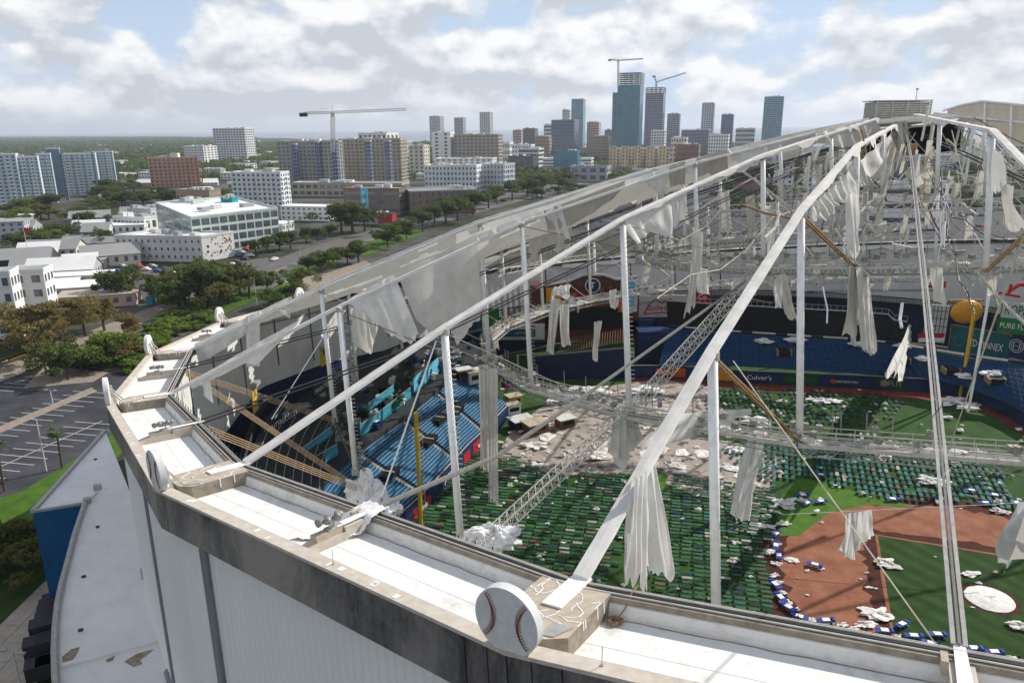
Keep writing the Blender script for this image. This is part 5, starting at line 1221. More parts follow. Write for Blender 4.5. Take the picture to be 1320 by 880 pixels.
# dark box columns on the far grey wall
# right boards
td,c,d,nrm,w,h=board(1221,418,1303,455,172,'turquoise sign with white TD SYNNEX lettering','teal','sign_board','sign',dy2=162,frame='brown')
lettering('TD SYNNEX',h*.34,c+nrm*.06+d*(w*.10),d,(0,0,1),'white',td,w=w*.54); ring(td,c-d*(w*.33),d,nrm,h*.17,.22,'cyan','emblem',a0=.8,a1=5.6)
bo,c,d,nrm,w,h=board(1300,428,1345,460,162,'navy sign with a white round emblem at the right edge','navy2','sign_board','sign',dy2=156); cc=c-d*(w*.32); ring(bo,cc,d,nrm,h*.25,.13,'white','emblem_ring'); ring(bo,cc,d,nrm,h*.17,.10,'white','emblem_ring')
mb=MB(); 
for x in (-.10,.10): mb.bar(cc+d*(x*h)+nrm*.08-Vector((0,0,h*.12)),cc+d*(x*h)+nrm*.08+Vector((0,0,h*.12)),.1,.06)
mb.bar(cc-d*(h*.1)+nrm*.08,cc+d*(h*.1)+nrm*.08,.1,.06); mb.build('emblem','white',bo)
# giant orange
og=thing('orange_sculpture','big glossy half orange mounted above the turquoise sign','sculpture',at(1247,416,168)); c=at(1246,402,169); mb=MB(); rows=[]
rx=(at(1267,402,169)-c).length; rz=abs(at(1246,416,169).z-c.z)*1.08
for a in range(13):
    ph=math.pi*a/12; rows.append([c+Vector((rx*math.sin(ph)*math.cos(t*.2617),1.2*math.sin(ph)*math.sin(t*.2617),rz*math.cos(ph))) for t in range(25)])
mb.grid(rows); mb.build('orange','orange',og,True); mb=MB(); mb.box(c+Vector((0,.8,rz*.9)),(rx*2.1,.6,.5)); mb.build('bracket','brown',og)
M['orange'].node_tree.nodes['Principled BSDF'].inputs['Roughness'].default_value=.25
pf,c,d,nrm,w,h=board(1284,409,1350,428,161,'green ribbon sign reading PURE FLORIDA','green','sign_board','sign',dy2=156); lettering('PURE FLORIDA',h*.5,c+nrm*.08,d,(0,0,1),'white',pf,w=w*.9)
mb=MB(); a=c-d*(w*.5); mb.poly([a+d*.3+Vector((0,0,h*.75)),a-d*1.3+Vector((0,0,h*.65)),a-d*.7+Vector((0,0,h*.2)),a-d*1.2-Vector((0,0,h*.25)),a+d*.3-Vector((0,0,h*.2))]); mb.build('ribbon_end','greend',pf)
tr,c,d,nrm,w,h=board(1286,388,1350,408,162.5,'dark green sign with TROPICANA lettering at the right edge','cladin','sign_board','sign',dy2=157); lettering('TROPICANA',h*.9,c+nrm*.06+d*(w*.05),d,(0,0,1),'greend',tr,w=w*1.1)
rg,c,d,nrm,w,h=board(1160,360,1222,372,182,'white sign with red block over the far barred fence','offw','sign_board','sign',dy2=176,th=.1); board(1208,363,1219,371,175,'','redsign',parent=rg,th=.1); disc(rg,at(1199,366,176),d,nrm,.9,'navy2','emblem'); disc(rg,at(1200,366,175.6),d,nrm,.55,'osign','emblem')
# red crustacean like emblem on grey wall
em=thing('wall_emblem','red painted emblem on the far grey wall at the right edge','emblem',at(1300,376,166)); mb=MB()
pts=[at(x,y,164) for x,y in ((1282,384),(1290,377),(1298,380),(1304,373),(1314,367),(1330,366))]; mb.tube(pts,.2,6,.5); mb.tube([at(1300,378,164),at(1304,366,164)],.3,6); mb.tube([at(1300,380,164),at(1314,382,164)],.3,6,.4); mb.build('arm','redsign',em)
# glass box right of curtain
gb,c,d,nrm,w,h=board(1188,392,1218,440,172,'barred grey box with red and white band right of the curtain','cladin','press_box','box',dy2=170)
for k in range(7): mb=MB(); p=c-d*(w*.5)+d*(w*k/6)+nrm*.1; mb.bar(p-Vector((0,0,h*.5)),p+Vector((0,0,h*.5)),.1,.1,(0,1,0)); mb.build('bar','blackpl',gb)
for k in range(5): mb=MB(); p=c+nrm*.14+Vector((0,0,-h*.45+h*.2*k)); mb.bar(p-d*(w*.5),p+d*(w*.5),.08,.1); mb.build('bar','blackpl',gb)
board(1184,430,1216,436,170,'','redsign',parent=gb,th=.2); board(1184,436,1217,441,169.8,'','white',parent=gb,th=.2)
# foul poles
def foul(px,py,hpx,label,w=.34):
    a=gp(px,py); t=at(hpx[0],hpx[1],a.y-CAM.y); h=t.z; o=thing('foul_pole',label,'foul pole',a,'yellow foul poles'); mb=MB(); mb.tube([a,Vector((a.x,a.y,h))],w*.5,10); mb.build('pole','yellow',o)
    mb=MB()
    for k in range(int(h/1.2)): z=.8+k*1.2; mb.tube([Vector((a.x,a.y,z)),Vector((a.x+.75,a.y+.25,z))],.03,4)
    for s in (.35,.75): mb.tube([Vector((a.x+s,a.y+s/3,2.5)),Vector((a.x+s,a.y+s/3,h-.4))],.03,4)
    stuff(mb.build('mesh_wing','orange',o))
foul(543,681,(536,532),'yellow foul pole between the left bleachers and the cots',.6); foul(1237,513,(1259,392),'yellow foul pole before the far stand on the right',.62)
# left concourse clutter: signs, shops
o,c,d,nrm,w,h=board(584,452,622,470,182,'brown shop front with WE ARE ST. PETE lettering','wood','shop_sign','sign',dy2=186,frame='yellow'); 
for k_,(t_,m_) in enumerate((('WE','redsign'),('ARE','yellow'),('ST.','yellow'),('PETE','cyan'))): lettering(t_,h*.5,c+nrm*.3+Vector((0,0,h*.25))+d*(w*(-.36+.235*k_)),d,(0,0,1),m_,o,w=w*(.17,.2,.15,.26)[k_])
o,c,d,nrm,w,h=board(584,421,608,440,178,'dark sign with yellow letters behind the ridge beam','blackpl','sign_board','sign'); scribble(o,c,d,nrm,w*.8,h*.8,'yellow',4,7)
board(620,398,644,430,176,'green hoarding behind the second left post','green','hoarding','hoarding',th=.3)
o,c,d,nrm,w,h=board(644,418,702,438,178,'white hoarding with a red S left of the brick building','offw','hoarding','hoarding'); lettering('S',h*1.1,c+nrm*.06+d*(w*.22),d,(0,0,1),'redsign',o)
o,c,d,nrm,w,h=board(642,425,690,434,176.5,'dark sign with pale turquoise lettering','deck','sign_board','sign'); scribble(o,c,d,nrm,w*.9,h*.7,'lblue',13,8)
o,c,d,nrm,w,h=board(462,448,515,474,178,'navy banner with white brush lettering behind the slack sheet','navy2','banner','banner'); scribble(o,c,d,nrm,w*.9,h*.6,'offw',9,9)
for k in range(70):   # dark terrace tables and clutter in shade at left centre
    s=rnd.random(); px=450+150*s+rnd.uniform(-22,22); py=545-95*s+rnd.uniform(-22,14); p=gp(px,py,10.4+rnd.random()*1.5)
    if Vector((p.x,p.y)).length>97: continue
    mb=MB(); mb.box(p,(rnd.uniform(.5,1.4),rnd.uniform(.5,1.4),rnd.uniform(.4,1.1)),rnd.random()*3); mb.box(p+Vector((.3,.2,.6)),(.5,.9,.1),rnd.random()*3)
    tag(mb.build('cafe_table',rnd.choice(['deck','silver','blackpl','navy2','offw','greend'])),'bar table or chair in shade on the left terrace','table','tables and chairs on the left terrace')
mb=MB(); n=30; q0=[gp(x,y,10.0) for x,y in ((385,668),(425,614),(468,574),(512,543),(570,496),(604,474),(640,452))]; q0=resamp(q0,n); q1=[Vector((p.x,p.y,0)).normalized()*97.5+Vector((0,0,10.3)) for p in q0]; mb.grid([q1,q0]); mb.grid([q0,[Vector((p.x,p.y,3)) for p in q0]]); struct(mb.build('concourse_floor','deck'))  # floor coloured dark to stand for the shade under the deck slab
# corner clutter near left bleacher end
for (x,y,w_,h_,m,lab,z) in ((598,487,3.0,2.0,'brick','terracotta kiosk roof at the top corner of the blue bleachers',9),(612,492,3.4,2.6,'offw','pale kiosk at the top of the blue bleachers',8),(640,484,2.8,2.4,'magenta','magenta printed booth near the left corner of the floor',5),(655,498,2.4,3.0,'magenta','tall magenta banner booth beside the catwalk',3),(662,520,3.0,2.0,'yellow','yellow framed stall on the floor corner',1),(660,532,3.0,2.2,'white','small stall with white roof beside the yellow stall',.8),(672,548,4.2,1.6,'navy2','blue counter with stacked boards',.4),(690,556,4.2,2.2,'wood','brown food hut on the temporary floor',.2),(728,548,3.4,1.8,'wood','open timber crate stall on the temporary floor',.2),(684,492,2.2,2.0,'greend','dark green bin under the catwalk',2)):
    p=gp(x,y,z); o=thing('kiosk',lab,'kiosk',p,'stalls in the left field corner'); mb=MB(); mb.box(p+Vector((0,0,h_*.45)),(w_,w_*.7,h_*.9),.5); mb.build('booth',m,o); mb=MB(); mb.box(p+Vector((0,0,h_*.95)),(w_*1.15,w_*.9,.16),.5); mb.build('roof',rnd.choice(['offw','white','tan','cabletan']),o)
    mb=MB(); d_=Vector((math.cos(.5),math.sin(.5),0)); n_=Vector((d_.y,-d_.x,0)); mb.box(p+n_*(w_*.36)+Vector((0,0,h_*.5)),(w_*.7,.1,h_*.35),.5); mb.build('opening','blackpl',o)
# ================================================================ GROUND
def gmat(name,cols,scale,sc2=.02,rough=.95):
    m=bpy.data.materials.new(name); m.use_nodes=True; t=m.node_tree; b=t.nodes['Principled BSDF']; b.inputs['Roughness'].default_value=rough; b.inputs['Specular IOR Level'].default_value=.1
    tcn=t.nodes.new('ShaderNodeTexCoord')
    def nn(s,d):
        n=t.nodes.new('ShaderNodeTexNoise'); n.inputs['Scale'].default_value=s; n.inputs['Detail'].default_value=d; n.inputs['Roughness'].default_value=.6; t.links.new(tcn.outputs['Object'],n.inputs[0]); return n.outputs[0]
    a=nn(scale,6); c=nn(sc2,5)
    r=t.nodes.new('ShaderNodeValToRGB'); r.color_ramp.interpolation='LINEAR'; t.links.new(c,r.inputs[0]); e=r.color_ramp.elements
    e[0].position=.38;e[0].color=cols[0]+(1,); e[1].position=.62;e[1].color=cols[2]+(1,); x=r.color_ramp.elements.new(.5); x.color=cols[1]+(1,)
    mr=t.nodes.new('ShaderNodeMapRange'); mr.inputs[1].default_value=.3; mr.inputs[2].default_value=.7; mr.inputs[3].default_value=.75; mr.inputs[4].default_value=1.25; t.links.new(a,mr.inputs[0])
    vm=t.nodes.new('ShaderNodeVectorMath'); vm.operation='SCALE'; t.links.new(r.outputs[0],vm.inputs[0]); t.links.new(mr.outputs[0],vm.inputs[3]); t.links.new(vm.outputs[0],b.inputs['Base Color']); return m
M['ground']=gmat('city_ground',((.030,.045,.018),(.055,.058,.042),(.105,.10,.095)),.15,.012)
M['land']=gmat('far_land',((.020,.034,.018),(.028,.042,.022),(.06,.065,.05)),.02,.004)
M['asph']=mat('asphalt',(.030,.031,.038),.9,.15,.12,.1,col2=(.068,.069,.078))
M['asph2']=mat('worn_road',(.105,.098,.095),.9,.15,.25,.1,col2=(.14,.13,.125))
M['lawn']=mat('lawn',(.035,.085,.010),.95,.3,.3,.2,col2=(.075,.145,.018))
M['lawnd']=mat('shaded_lawn',(.020,.045,.010),.95,.3,.4,.2,col2=(.045,.075,.015))  # darker copy of the lawn, with the shade put into the green
M['gravel']=mat('sandy_path',(.22,.18,.145),.95,.2,.6,.2,col2=(.30,.26,.21))
M['paint']=mat('road_paint',(.62,.62,.60),.8,.1,2)
M['slab']=mat('walkway_slab',(.36,.31,.25),.9,.12,.8,.2,col2=(.43,.38,.31))
M['wingroof']=mat('annex_roof',(.66,.655,.64),.8,.06,.35,.1,col2=(.74,.735,.72)); M['wingblue']=mat('annex_blue_wall',(.010,.075,.19),.7,.15,1.2,.1,col2=(.014,.095,.23),stretch=(1,1,.2))
def sheetg(name,px,z,m): 
    mb=MB(); mb.poly([gp(x,y,z) for x,y in px]); return struct(mb.build(name,m))
mb=MB(); R=26000; mb.poly([(R*math.cos(k*math.pi/32),R*math.sin(k*math.pi/32),-.40) for k in range(64)]); struct(mb.build('ground','land',origin=(0,0,0)))
mb=MB(); n=40
ring_o=[(1700*math.cos(k*math.pi/32),300+1700*math.sin(k*math.pi/32)) for k in range(64)]
mb.poly([(x,y,-.30) for x,y in ring_o]); struct(mb.build('city_ground','ground',origin=(0,0,0)))
# bay water
M['water']=mat('bay_water',(.05,.10,.15),.25,.1,.002,0,spec=.5)
mb=MB(); mb.poly([gp(-300,176.2,-.36),gp(200,175.6,-.36),gp(380,178.5,-.36),gp(470,183,-.36),gp(700,188,-.36),gp(1320,190,-.36),gp(2000,190,-.36),(16000,17500,-.36),(-26000*.7,26000*.66,-.36)][:7]+[Vector((19000,15000,-.36)),Vector((0,24500,-.36)),Vector((-19500,14500,-.36))]); struct(mb.build('water','water'))
mb=MB(); A=[gp(x,169.2-.0085*(x-0)*1.0+.0,-.3) for x in (-300,0,200,420,560)]; B=[Vector((p.x*1.25,p.y*1.25,-.3)) for p in A]; mb.grid([A,B]); struct(mb.build('far_shore','land'))
sheetg('parking_lot',[(-80,512),(0,487),(60,480),(140,482),(185,470),(200,520),(150,560),(95,592),(30,632),(-80,668)],-.20,'asph')
sheetg('lawn',[(-80,668),(30,632),(95,592),(150,556),(165,575),(60,690),(-80,730)],-.18,'lawn')
sheetg('shaded_lawn',[(-80,725),(60,690),(70,760),(30,800),(-80,860)],-.17,'lawnd')
sheetg('lawn_verge',[(-80,500),(0,478),(60,458),(140,464),(200,452),(200,440),(130,445),(60,448),(-80,488)],-.19,'lawn')
sheetg('dry_verge',[(30,500),(120,492),(140,480),(60,470)],-.185,'gravel')
sheetg('avenue',[(90,470),(200,402),(292,364),(345,338),(400,318),(480,296),(560,274),(700,236),(860,196),(900,196),(760,236),(640,268),(540,296),(440,326),(400,342),(350,372),(260,420),(150,480)],-.19,'asph2')
sheetg('side_road',[(-60,395),(60,372),(160,352),(300,338),(345,332),(350,340),(300,350),(160,366),(60,390),(-60,412)],-.195,'asph2')
for px in ([(362,357),(385,340),(425,330),(440,334),(412,350),(388,360)],[(345,392),(352,372),(374,362),(382,368),(372,384)],[(455,322),(500,300),(540,296),(545,302),(500,320),(470,330)],[(200,420),(290,375),(350,372),(340,384),(270,410),(215,432)]): sheetg('grass_island',px,-.17,'lawn')
sheetg('sandy_path',[(0,472),(60,448),(120,425),(185,400),(225,384),(260,380),(210,402),(140,440),(60,468),(0,492)],-.17,'gravel')
sheetg('cul_de_sac',[(352,400),(345,384),(372,358),(420,352),(470,336),(480,340),(440,360),(390,384)],-.175,'gravel')
# lots beyond the far rim
sheetg('far_car_park',[(860,300),(900,262),(1000,250),(1320,262),(1400,300),(1320,320),(1000,320)],-.19,'asph'); sheetg('far_car_park',[(690,280),(760,250),(900,238),(960,250),(880,270),(780,300)],-.19,'asph')

# lot markings
def pline(mb,a,b,w=.14,z=-.19):
    a,b=Vector((a.x,a.y,z)),Vector((b.x,b.y,z)); d=(b-a).normalized(); x=Vector((-d.y,d.x,0))*w/2; mb.add([a-x,b-x,b+x,a+x],[(0,1,2,3)])
mb=MB()
sd=(gp(85,576)-gp(27,571)); sd.z=0; L0_=5.2; sd.normalize()
for (p0,p1,k0,k1) in (((0,600),(132,541),0,26),((0,556),(125,502),0,22),((0,500),(70,485),0,10)):
    a,b=gp(*p0),gp(*p1); g=(b-a).normalized(); ln=(b-a).length
    if p0!=(0,500): pline(mb,a-g*12,b,.16)
    t=-12
    while t<ln:
        p=a+g*t; pline(mb,p-sd*L0_,p+sd*L0_); t+=2.75
    
struct(mb.build('stall_markings','paint'))
sheetg('median_strip',[(-20,560),(0,549),(60,524),(118,499),(124,503),(64,530),(0,558)],-.185,'gravel')
mb=MB()
for px in ([(200,415),(292,374),(350,350),(400,332),(480,308),(560,286),(700,250),(860,204)],):
    pts=resamp([gp(*p) for p in px],90)
    for k in range(0,88,2): pline(mb,pts[k],pts[k+1],.25,-.175)
struct(mb.build('lane_markings','paint'))
# walkway by the annex
mb=MB()
for a in range(6):
    for b in range(9):
        p=gp(-22+a*0,0+870) 
sl0=gp(18,792,0); du=(gp(62,745)-gp(0,805)); du.z=0; du.normalize(); dv=Vector((du.y,-du.x,0)); pv=thing('walkway','pale concrete slab walkway at the foot of the annex','pavement',sl0); pv['kind']='structure'
del pv['category']; del pv['label']
for a in range(-4,9):
    for b in range(0,4):
        c=gp(0,806)+du*(a*3.1+1.5)+dv*(b*2.6+1.2); mb=MB(); mb.box(c+Vector((0,0,-.06+.015*rnd.random())),(3.04,2.54,.2),math.atan2(du.y,du.x)); mb.build('paving_slab','slab',pv)
# annex
an=thing('curved_annex','low annex with pale curved roof and blue end wall at the foot of the drum','annex',gp(75,780,0))
ZR=13.0
Lp=[gp(*p,ZR) for p in ((110,650),(97,690),(88,725),(80,755),(75,780),(72,810),(71,840),(72,870),(74,900),(80,960))]
Rp=[]
for k in range(10): 
    i=2.35+.17*k*1.0; f=math.floor(i); p_=rpoly(103.85,f,i-f,-2.3); Rp.append(p_+NR*((ZR-p_.z)/NR.z))
mb=MB(); mb.grid([[p for p in Lp],[p for p in Rp]]); mb.build('curved_roof','wingroof',an)
mb=MB(); mb.grid([[p+Vector((0,0,.35)) for p in Lp],[Vector((p.x,p.y,0)) for p in Lp]]); mb.build('outer_wall','pil',an)
mb=MB(); mb.tube([p+Vector((0,0,.3)) for p in Lp],.30,6); mb.build('edge_parapet','galv',an)
mb=MB(); mb.tube([Rp[k]+Vector((Rp[k].x,Rp[k].y,0)).normalized()*.2+Vector((0,0,.15)) for k in range(10)],.32,6); mb.build('wall_flashing','pil',an)
A=gp(42,661,ZR);B=gp(110,650,ZR);C=gp(136,556,ZR); WPT=[]
for i_ in (2.35,2.2,2.05,1.999,1.85,1.7):
    f=math.floor(i_); p_=rpoly(103.85,f,i_-f,-2.3); WPT.append(p_+NR*((ZR-p_.z)/NR.z))
mb=MB(); mb.poly([Vector((p.x,p.y,ZR+.02)) for p in [A,B]+WPT+[C]]); mb.build('flat_roof','wingroof',an)
mb=MB(); mb.grid([[A+Vector((0,0,.3)),B+Vector((0,0,.3))],[Vector((A.x,A.y,0)),Vector((B.x,B.y,0))]]); mb.grid([[C,A],[Vector((C.x,C.y,0)),Vector((A.x,A.y,0))]]); mb.build('blue_wall','wingblue',an)
mb=MB(); mb.bar(A+Vector((0,0,.15)),C+Vector((0,0,.15)),.5,.4); mb.bar(A+Vector((0,0,.2)),B+Vector((0,0,.2)),.35,.3); mb.build('edge_trim','galv',an)
# roof bits
for (x,y,l) in ((126,679,'small dark roof drain top'),(108,743,'roof drain middle'),(104,812,'roof drain lower'),(123,592,'roof drain on the triangular roof')):
    c=gp(x,y,ZR+.03); mb=MB(); mb.tube([c,c+Vector((0,0,.10))],.22,10); mb.build('roof_drain','dark',an)
for (x,y) in ((126,631),(113,648)):
    c=gp(x,y,ZR); mb=MB(); mb.box(c+Vector((0,0,.35)),(.8,.6,.7),.3); mb.build('vent_box','galv',an)
mb=MB(); mb.tube([gp(126,634,ZR+.2),gp(114,646,ZR+.2)],.06,5); mb.build('conduit','galv',an)
M['stain']=mat('brown_stain',(.22,.15,.09),.9,.3,2,col2=(.36,.29,.22))
for pts in ([(80,846),(92,836),(103,833),(99,842),(90,855),(81,857)],[(160,852),(176,842),(198,836),(190,843),(180,850),(184,855),(172,859)],[(136,850),(148,844),(146,850),(139,853)]):
    mb=MB(); mb.poly([gp(x,y,ZR+.03) for x,y in pts]); mb.build('roof_stain','stain',an)
mb=MB(); mb.bar(gp(80,858,ZR+.1),gp(206,824,ZR+.1),.5,.3); mb.build('roof_step','wingroof',an)
c=gp(196,741,ZR); mb=MB(); mb.tube([c+Vector((0,0,-.2)),c+Vector((0,0,.9))],1.0,16); mb.build('pipe_elbow','galv',an)
# stacked black crates by the annex
for k,(x,y,w,hh) in enumerate(((56,868,3.0,1.6),(70,865,3.0,1.6),(56,846,3.2,2.3),(71,842,3.0,2.3),(60,822,2.8,2.2),(70,830,2.4,1.5),(64,806,2.6,1.5),(66,795,2.6,1.3),(67,786,2.5,1.2),(69,778,2.2,1.0))):
    p=gp(x,y,.4); mb=MB(); mb.box(p+Vector((0,0,hh/2)),(w,2.0,hh),.5); mb.box(p+Vector((0,0,hh+.05)),(w*1.02,2.05,.1),.5); tag(mb.build('black_crate','dark'),'black storage crate in the stack on the paving beside the annex','crate','black crates beside the annex')
# ================================================================ BUILDINGS
GL=mat('window_glass',(.045,.058,.075),.15,.4,.25,spec=.8,col2=(.11,.13,.15)); M['glass']=GL
M['glassb']=mat('blue_glass',(.035,.13,.22),.15,.25,.08,spec=.8,col2=(.06,.20,.30)); M['glasst']=mat('teal_glass',(.018,.095,.15),.15,.25,.06,spec=.8,col2=(.035,.17,.235)); M['glassd']=mat('dark_blue_glass',(.02,.045,.11),.2,.25,.08,spec=.8,col2=(.04,.08,.17))
def bmat(n,c): M[n]=mat(n,c,.85,.08,.08); return n
for n,c in (('white_render',(.72,.72,.70)),('towerwall',(.47,.53,.57)),('pale_render',(.55,.56,.55)),('grey_render',(.34,.35,.37)),('beige_render',(.40,.36,.29)),('cream_render',(.60,.56,.48)),('salmon_render',(.52,.29,.19)),('brown_brick',(.20,.15,.12)),('blue_render',(.17,.25,.32)),('tan_brick',(.33,.26,.20)),('pink_render',(.52,.37,.33)),('dark_render',(.06,.065,.07)),('mint_render',(.48,.57,.52)),('yellow_render',(.56,.46,.29)),('lilac_render',(.42,.42,.47)),('teal_render',(.02,.30,.32)),('red_brick',(.24,.13,.10)),('dark_roof',(.05,.052,.058)),('white_roof',(.72,.72,.71)),('grey_roof',(.30,.30,.30)),('tan_roof',(.42,.37,.31))): bmat(n,c)
Zv=Vector((0,0,1))
def face(mbg,mbs,a,b,z0,z1,nf,nb,style,wf=.55,hf=.55):
    """windows (and slabs or piers) on the wall from a to b, outward normal to the right of a->b"""
    d=(b-a); Lh=d.length; d=d/Lh; n=Vector((d.y,-d.x,0)); fh=(z1-z0)/nf; bw=Lh/nb
    A=Vector((a.x,a.y,0))
    def q(mb,x0,x1,y0,y1,e0,e1):
        P=lambda x,e,z:A+d*x+n*e+Zv*z
        mb.hexa([P(x0,e1,y0),P(x1,e1,y0),P(x1,e0,y0),P(x0,e0,y0),P(x0,e1,y1),P(x1,e1,y1),P(x1,e0,y1),P(x0,e0,y1)])
    if style=='curtain':
        q(mbg,.2,Lh-.2,z0,z1,-.1,.06)
        for f in range(nf+1): q(mbs,0,Lh,z0+f*fh-.22,z0+f*fh+.22,-.05,.16)
        for k in range(nb+1): q(mbs,max(0,k*bw-.09),min(Lh,k*bw+.09),z0,z1,-.05,.13)
        return
    for k in range(nb):
        for f in range(nf):
            x0=k*bw+bw*(1-wf)/2; y0=z0+f*fh+fh*(1-hf)*.55
            if style=='band': 
                if k==0: q(mbg,.5,Lh-.5,y0,y0+fh*hf,-.1,.06)
            else: q(mbg,x0,x0+bw*wf,y0,y0+fh*hf,-.1,.06)
    if style=='balcony':
        for f in range(nf):
            for k in range(nb):
                if k%2==0: q(mbs,k*bw+bw*.08,k*bw+bw*.92,z0+f*fh-.1,z0+f*fh+.12,0,1.4); q(mbs,k*bw+bw*.08,k*bw+bw*.92,z0+f*fh+.12,z0+f*fh+1.0,1.25,1.4)
    if style=='slab':
        for f in range(nf+1): q(mbs,0,Lh,z0+f*fh-.2,z0+f*fh+.25,0,1.1)
    if style=='pier':
        for k in range(nb+1): q(mbs,max(0,k*bw-bw*.13),min(Lh,k*bw+bw*.13),z0,z1,0,.6)
    if style=='sill':
        for k in range(nb):
            for f in range(nf): x0=k*bw+bw*(1-wf)/2; y0=z0+f*fh+fh*(1-hf)*.55; q(mbs,x0-.1,x0+bw*wf+.1,y0-.14,y0,0,.18)
def block(o,fp,z0,z1,wall,glass='glass',trim=None,nf=6,nb=(6,4),style='grid',wf=.55,hf=.55,roof='white_roof',par=.9,pads=True,styles=None,indiv=False):
    """one box-like volume on footprint fp (ccw, 4 pts)"""
    if sum(fp[i].x*fp[(i+1)%4].y-fp[(i+1)%4].x*fp[i].y for i in range(4))<0: fp=[fp[1],fp[0],fp[3],fp[2]]
    n=len(fp); mb=MB(); lo=[Vector((p.x,p.y,z0)) for p in fp]; hi=[Vector((p.x,p.y,z1)) for p in fp]
    mb.add(lo+hi,[(i,(i+1)%n,n+(i+1)%n,n+i) for i in range(n)]); mb.build('wall',wall,o)
    mb=MB(); mb.poly([p-Zv*.25 for p in hi]); rf=mb.build('roof',roof,o)
    mb=MB()
    for i in range(n): mb.bar(hi[i]+Zv*(par*.3),hi[(i+1)%n]+Zv*(par*.3),.45,par)
    mb.build('parapet',trim or wall,o)
    g=MB(); s=MB()
    for i in range(n):
        a,b=fp[i],fp[(i+1)%n]; mid=(a+b)/2; d=(b-a).normalized(); nn=Vector((d.y,-d.x,0))
        if nn.dot(Vector((CAM.x-mid.x,CAM.y-mid.y,0)))<0: continue
        st=styles[i%len(styles)] if styles else style; k=nb[i%2]
        if k<=0: continue
        face(g,s,a,b,z0+.4,z1-.3,nf,k,st,wf,hf)
    if g.v:
        if indiv:
            for j in range(0,len(g.v),8): m2=MB(); m2.hexa(g.v[j:j+8]); m2.build('window',glass,o)
        else: stuff(g.build('windows',glass,o))
    if s.v: stuff(s.build('trim',trim or wall,o))
    return rf
def rooftop(o,fp,z,n,seed,m='pale_render'):
    r2=random.Random(seed)
    for k in range(n):
        u,v=r2.uniform(.15,.85),r2.uniform(.15,.85); p=fp[0].lerp(fp[1],u).lerp(fp[3].lerp(fp[2],u),v); w=(fp[1]-fp[0]).length
        mb=MB(); mb.box(Vector((p.x,p.y,z+r2.uniform(.6,1.4))),(r2.uniform(.05,.14)*w+1.2,r2.uniform(2,5),r2.uniform(1.4,3.0)),math.atan2(fp[1].y-fp[0].y,fp[1].x-fp[0].x)); mb.build('rooftop_unit',m if k%2 else 'grey_render',o)
def bl3(Lp,Mp,Rp,top,label,wall,cat='building',name='building',grp=None,topx=None,**kw):
    """visible base corners left, middle, right in the picture and the top height read at the middle corner"""
    a,b,c=gp(*Lp),gp(*Mp),gp(*Rp); d=a+c-b; z=at(topx or Mp[0],top,b.y-CAM.y).z
    o=thing(name,label,cat,Vector((b.x,b.y,0)),grp); fp=[b,c,d,a]
    block(o,fp,0,z,wall,**kw); rooftop(o,fp,z,kw.get('nr',4) if False else 4,hash(label)%1000)
    return o,fp,z
def tower(px0,px1,top,D,label,wall,depth=.8,yaw=-20,z0=0,nr=4,name='tower',cat='tower',grp='towers of the downtown skyline',**kw):
    a=at(px0,top,D); b=at(px1,top,D); w=(b-a).length; th=R_(yaw); s=w/(abs(math.cos(th))+depth*abs(math.sin(th)))
    c=(a+b)/2; x=Vector((math.cos(th),math.sin(th),0)); y=Vector((-x.y,x.x,0)); c=Vector((c.x,c.y,0))+Vector((0,1,0))*s*depth*.5
    fp=[c-x*s/2-y*s*depth/2,c+x*s/2-y*s*depth/2,c+x*s/2+y*s*depth/2,c-x*s/2+y*s*depth/2]
    o=thing(name,label,cat,c,grp); z=a.z; block(o,fp,z0,z,wall,**kw)
    if nr: rooftop(o,fp,z,nr,int(px0))
    return o,fp,z
# skyline, distances in metres ahead
T=tower
T(553,571,150,2300,'pale grey tower by the water, left of three slim towers','pale_render',nf=22,nb=(6,4),style='pier',wf=.5)
T(585,600,152,2350,'grey tower by the water in the middle of three slim towers','grey_render',nf=20,nb=(5,4),wf=.6)
T(618,635,145,2300,'beige tower with a stepped top, right of three slim towers','pale_render',nf=24,nb=(5,4),style='pier',wf=.4)
T(661,675,168,1700,'small salmon grey block at the left of the skyline','pink_render',nf=9,nb=(5,3))
T(674,694,166,1650,'dark brown slab at the left of the skyline','brown_brick',nf=10,nb=(7,3),wf=.7)
T(701,714,161,1500,'white banded office wing beside the blue office block','white_render',nf=9,nb=(4,3),style='band')
T(711,748,155,1480,'wide blue glass office block on the skyline','lilac_render',glass='glassd',trim='blue_render',nf=11,nb=(12,6),style='curtain')
T(725,737,142,1700,'narrow grey tower behind the blue glass office block','pale_render',nf=18,nb=(4,3))
T(737,756,128,1650,'slender pale blue glass tower with pointed top','pale_render',glass='glassb',trim='pale_render',nf=30,nb=(6,4),style='curtain',nr=3)
T(757,776,158,1500,'pink and beige tower with a stepped crown','pink_render',nf=14,nb=(6,4))
T(762,790,176,1350,'low pink brown block in front of the stepped tower','tan_brick',nf=8,nb=(9,4))
T(780,797,168,1400,'pale blue block left of the tallest tower','blue_render',nf=10,nb=(6,3))
T(790,800,120,1330,'slim blue wing on the left of the tallest tower','blue_render',glass='glassb',nf=36,nb=(3,3),style='curtain',nr=0)
mt_=T(797,833,110,1300,'tallest tower of curved teal glass still under construction','pale_render',glass='glasst',trim='glassb',depth=.8,nf=36,nb=(10,7),style='curtain',nr=0)
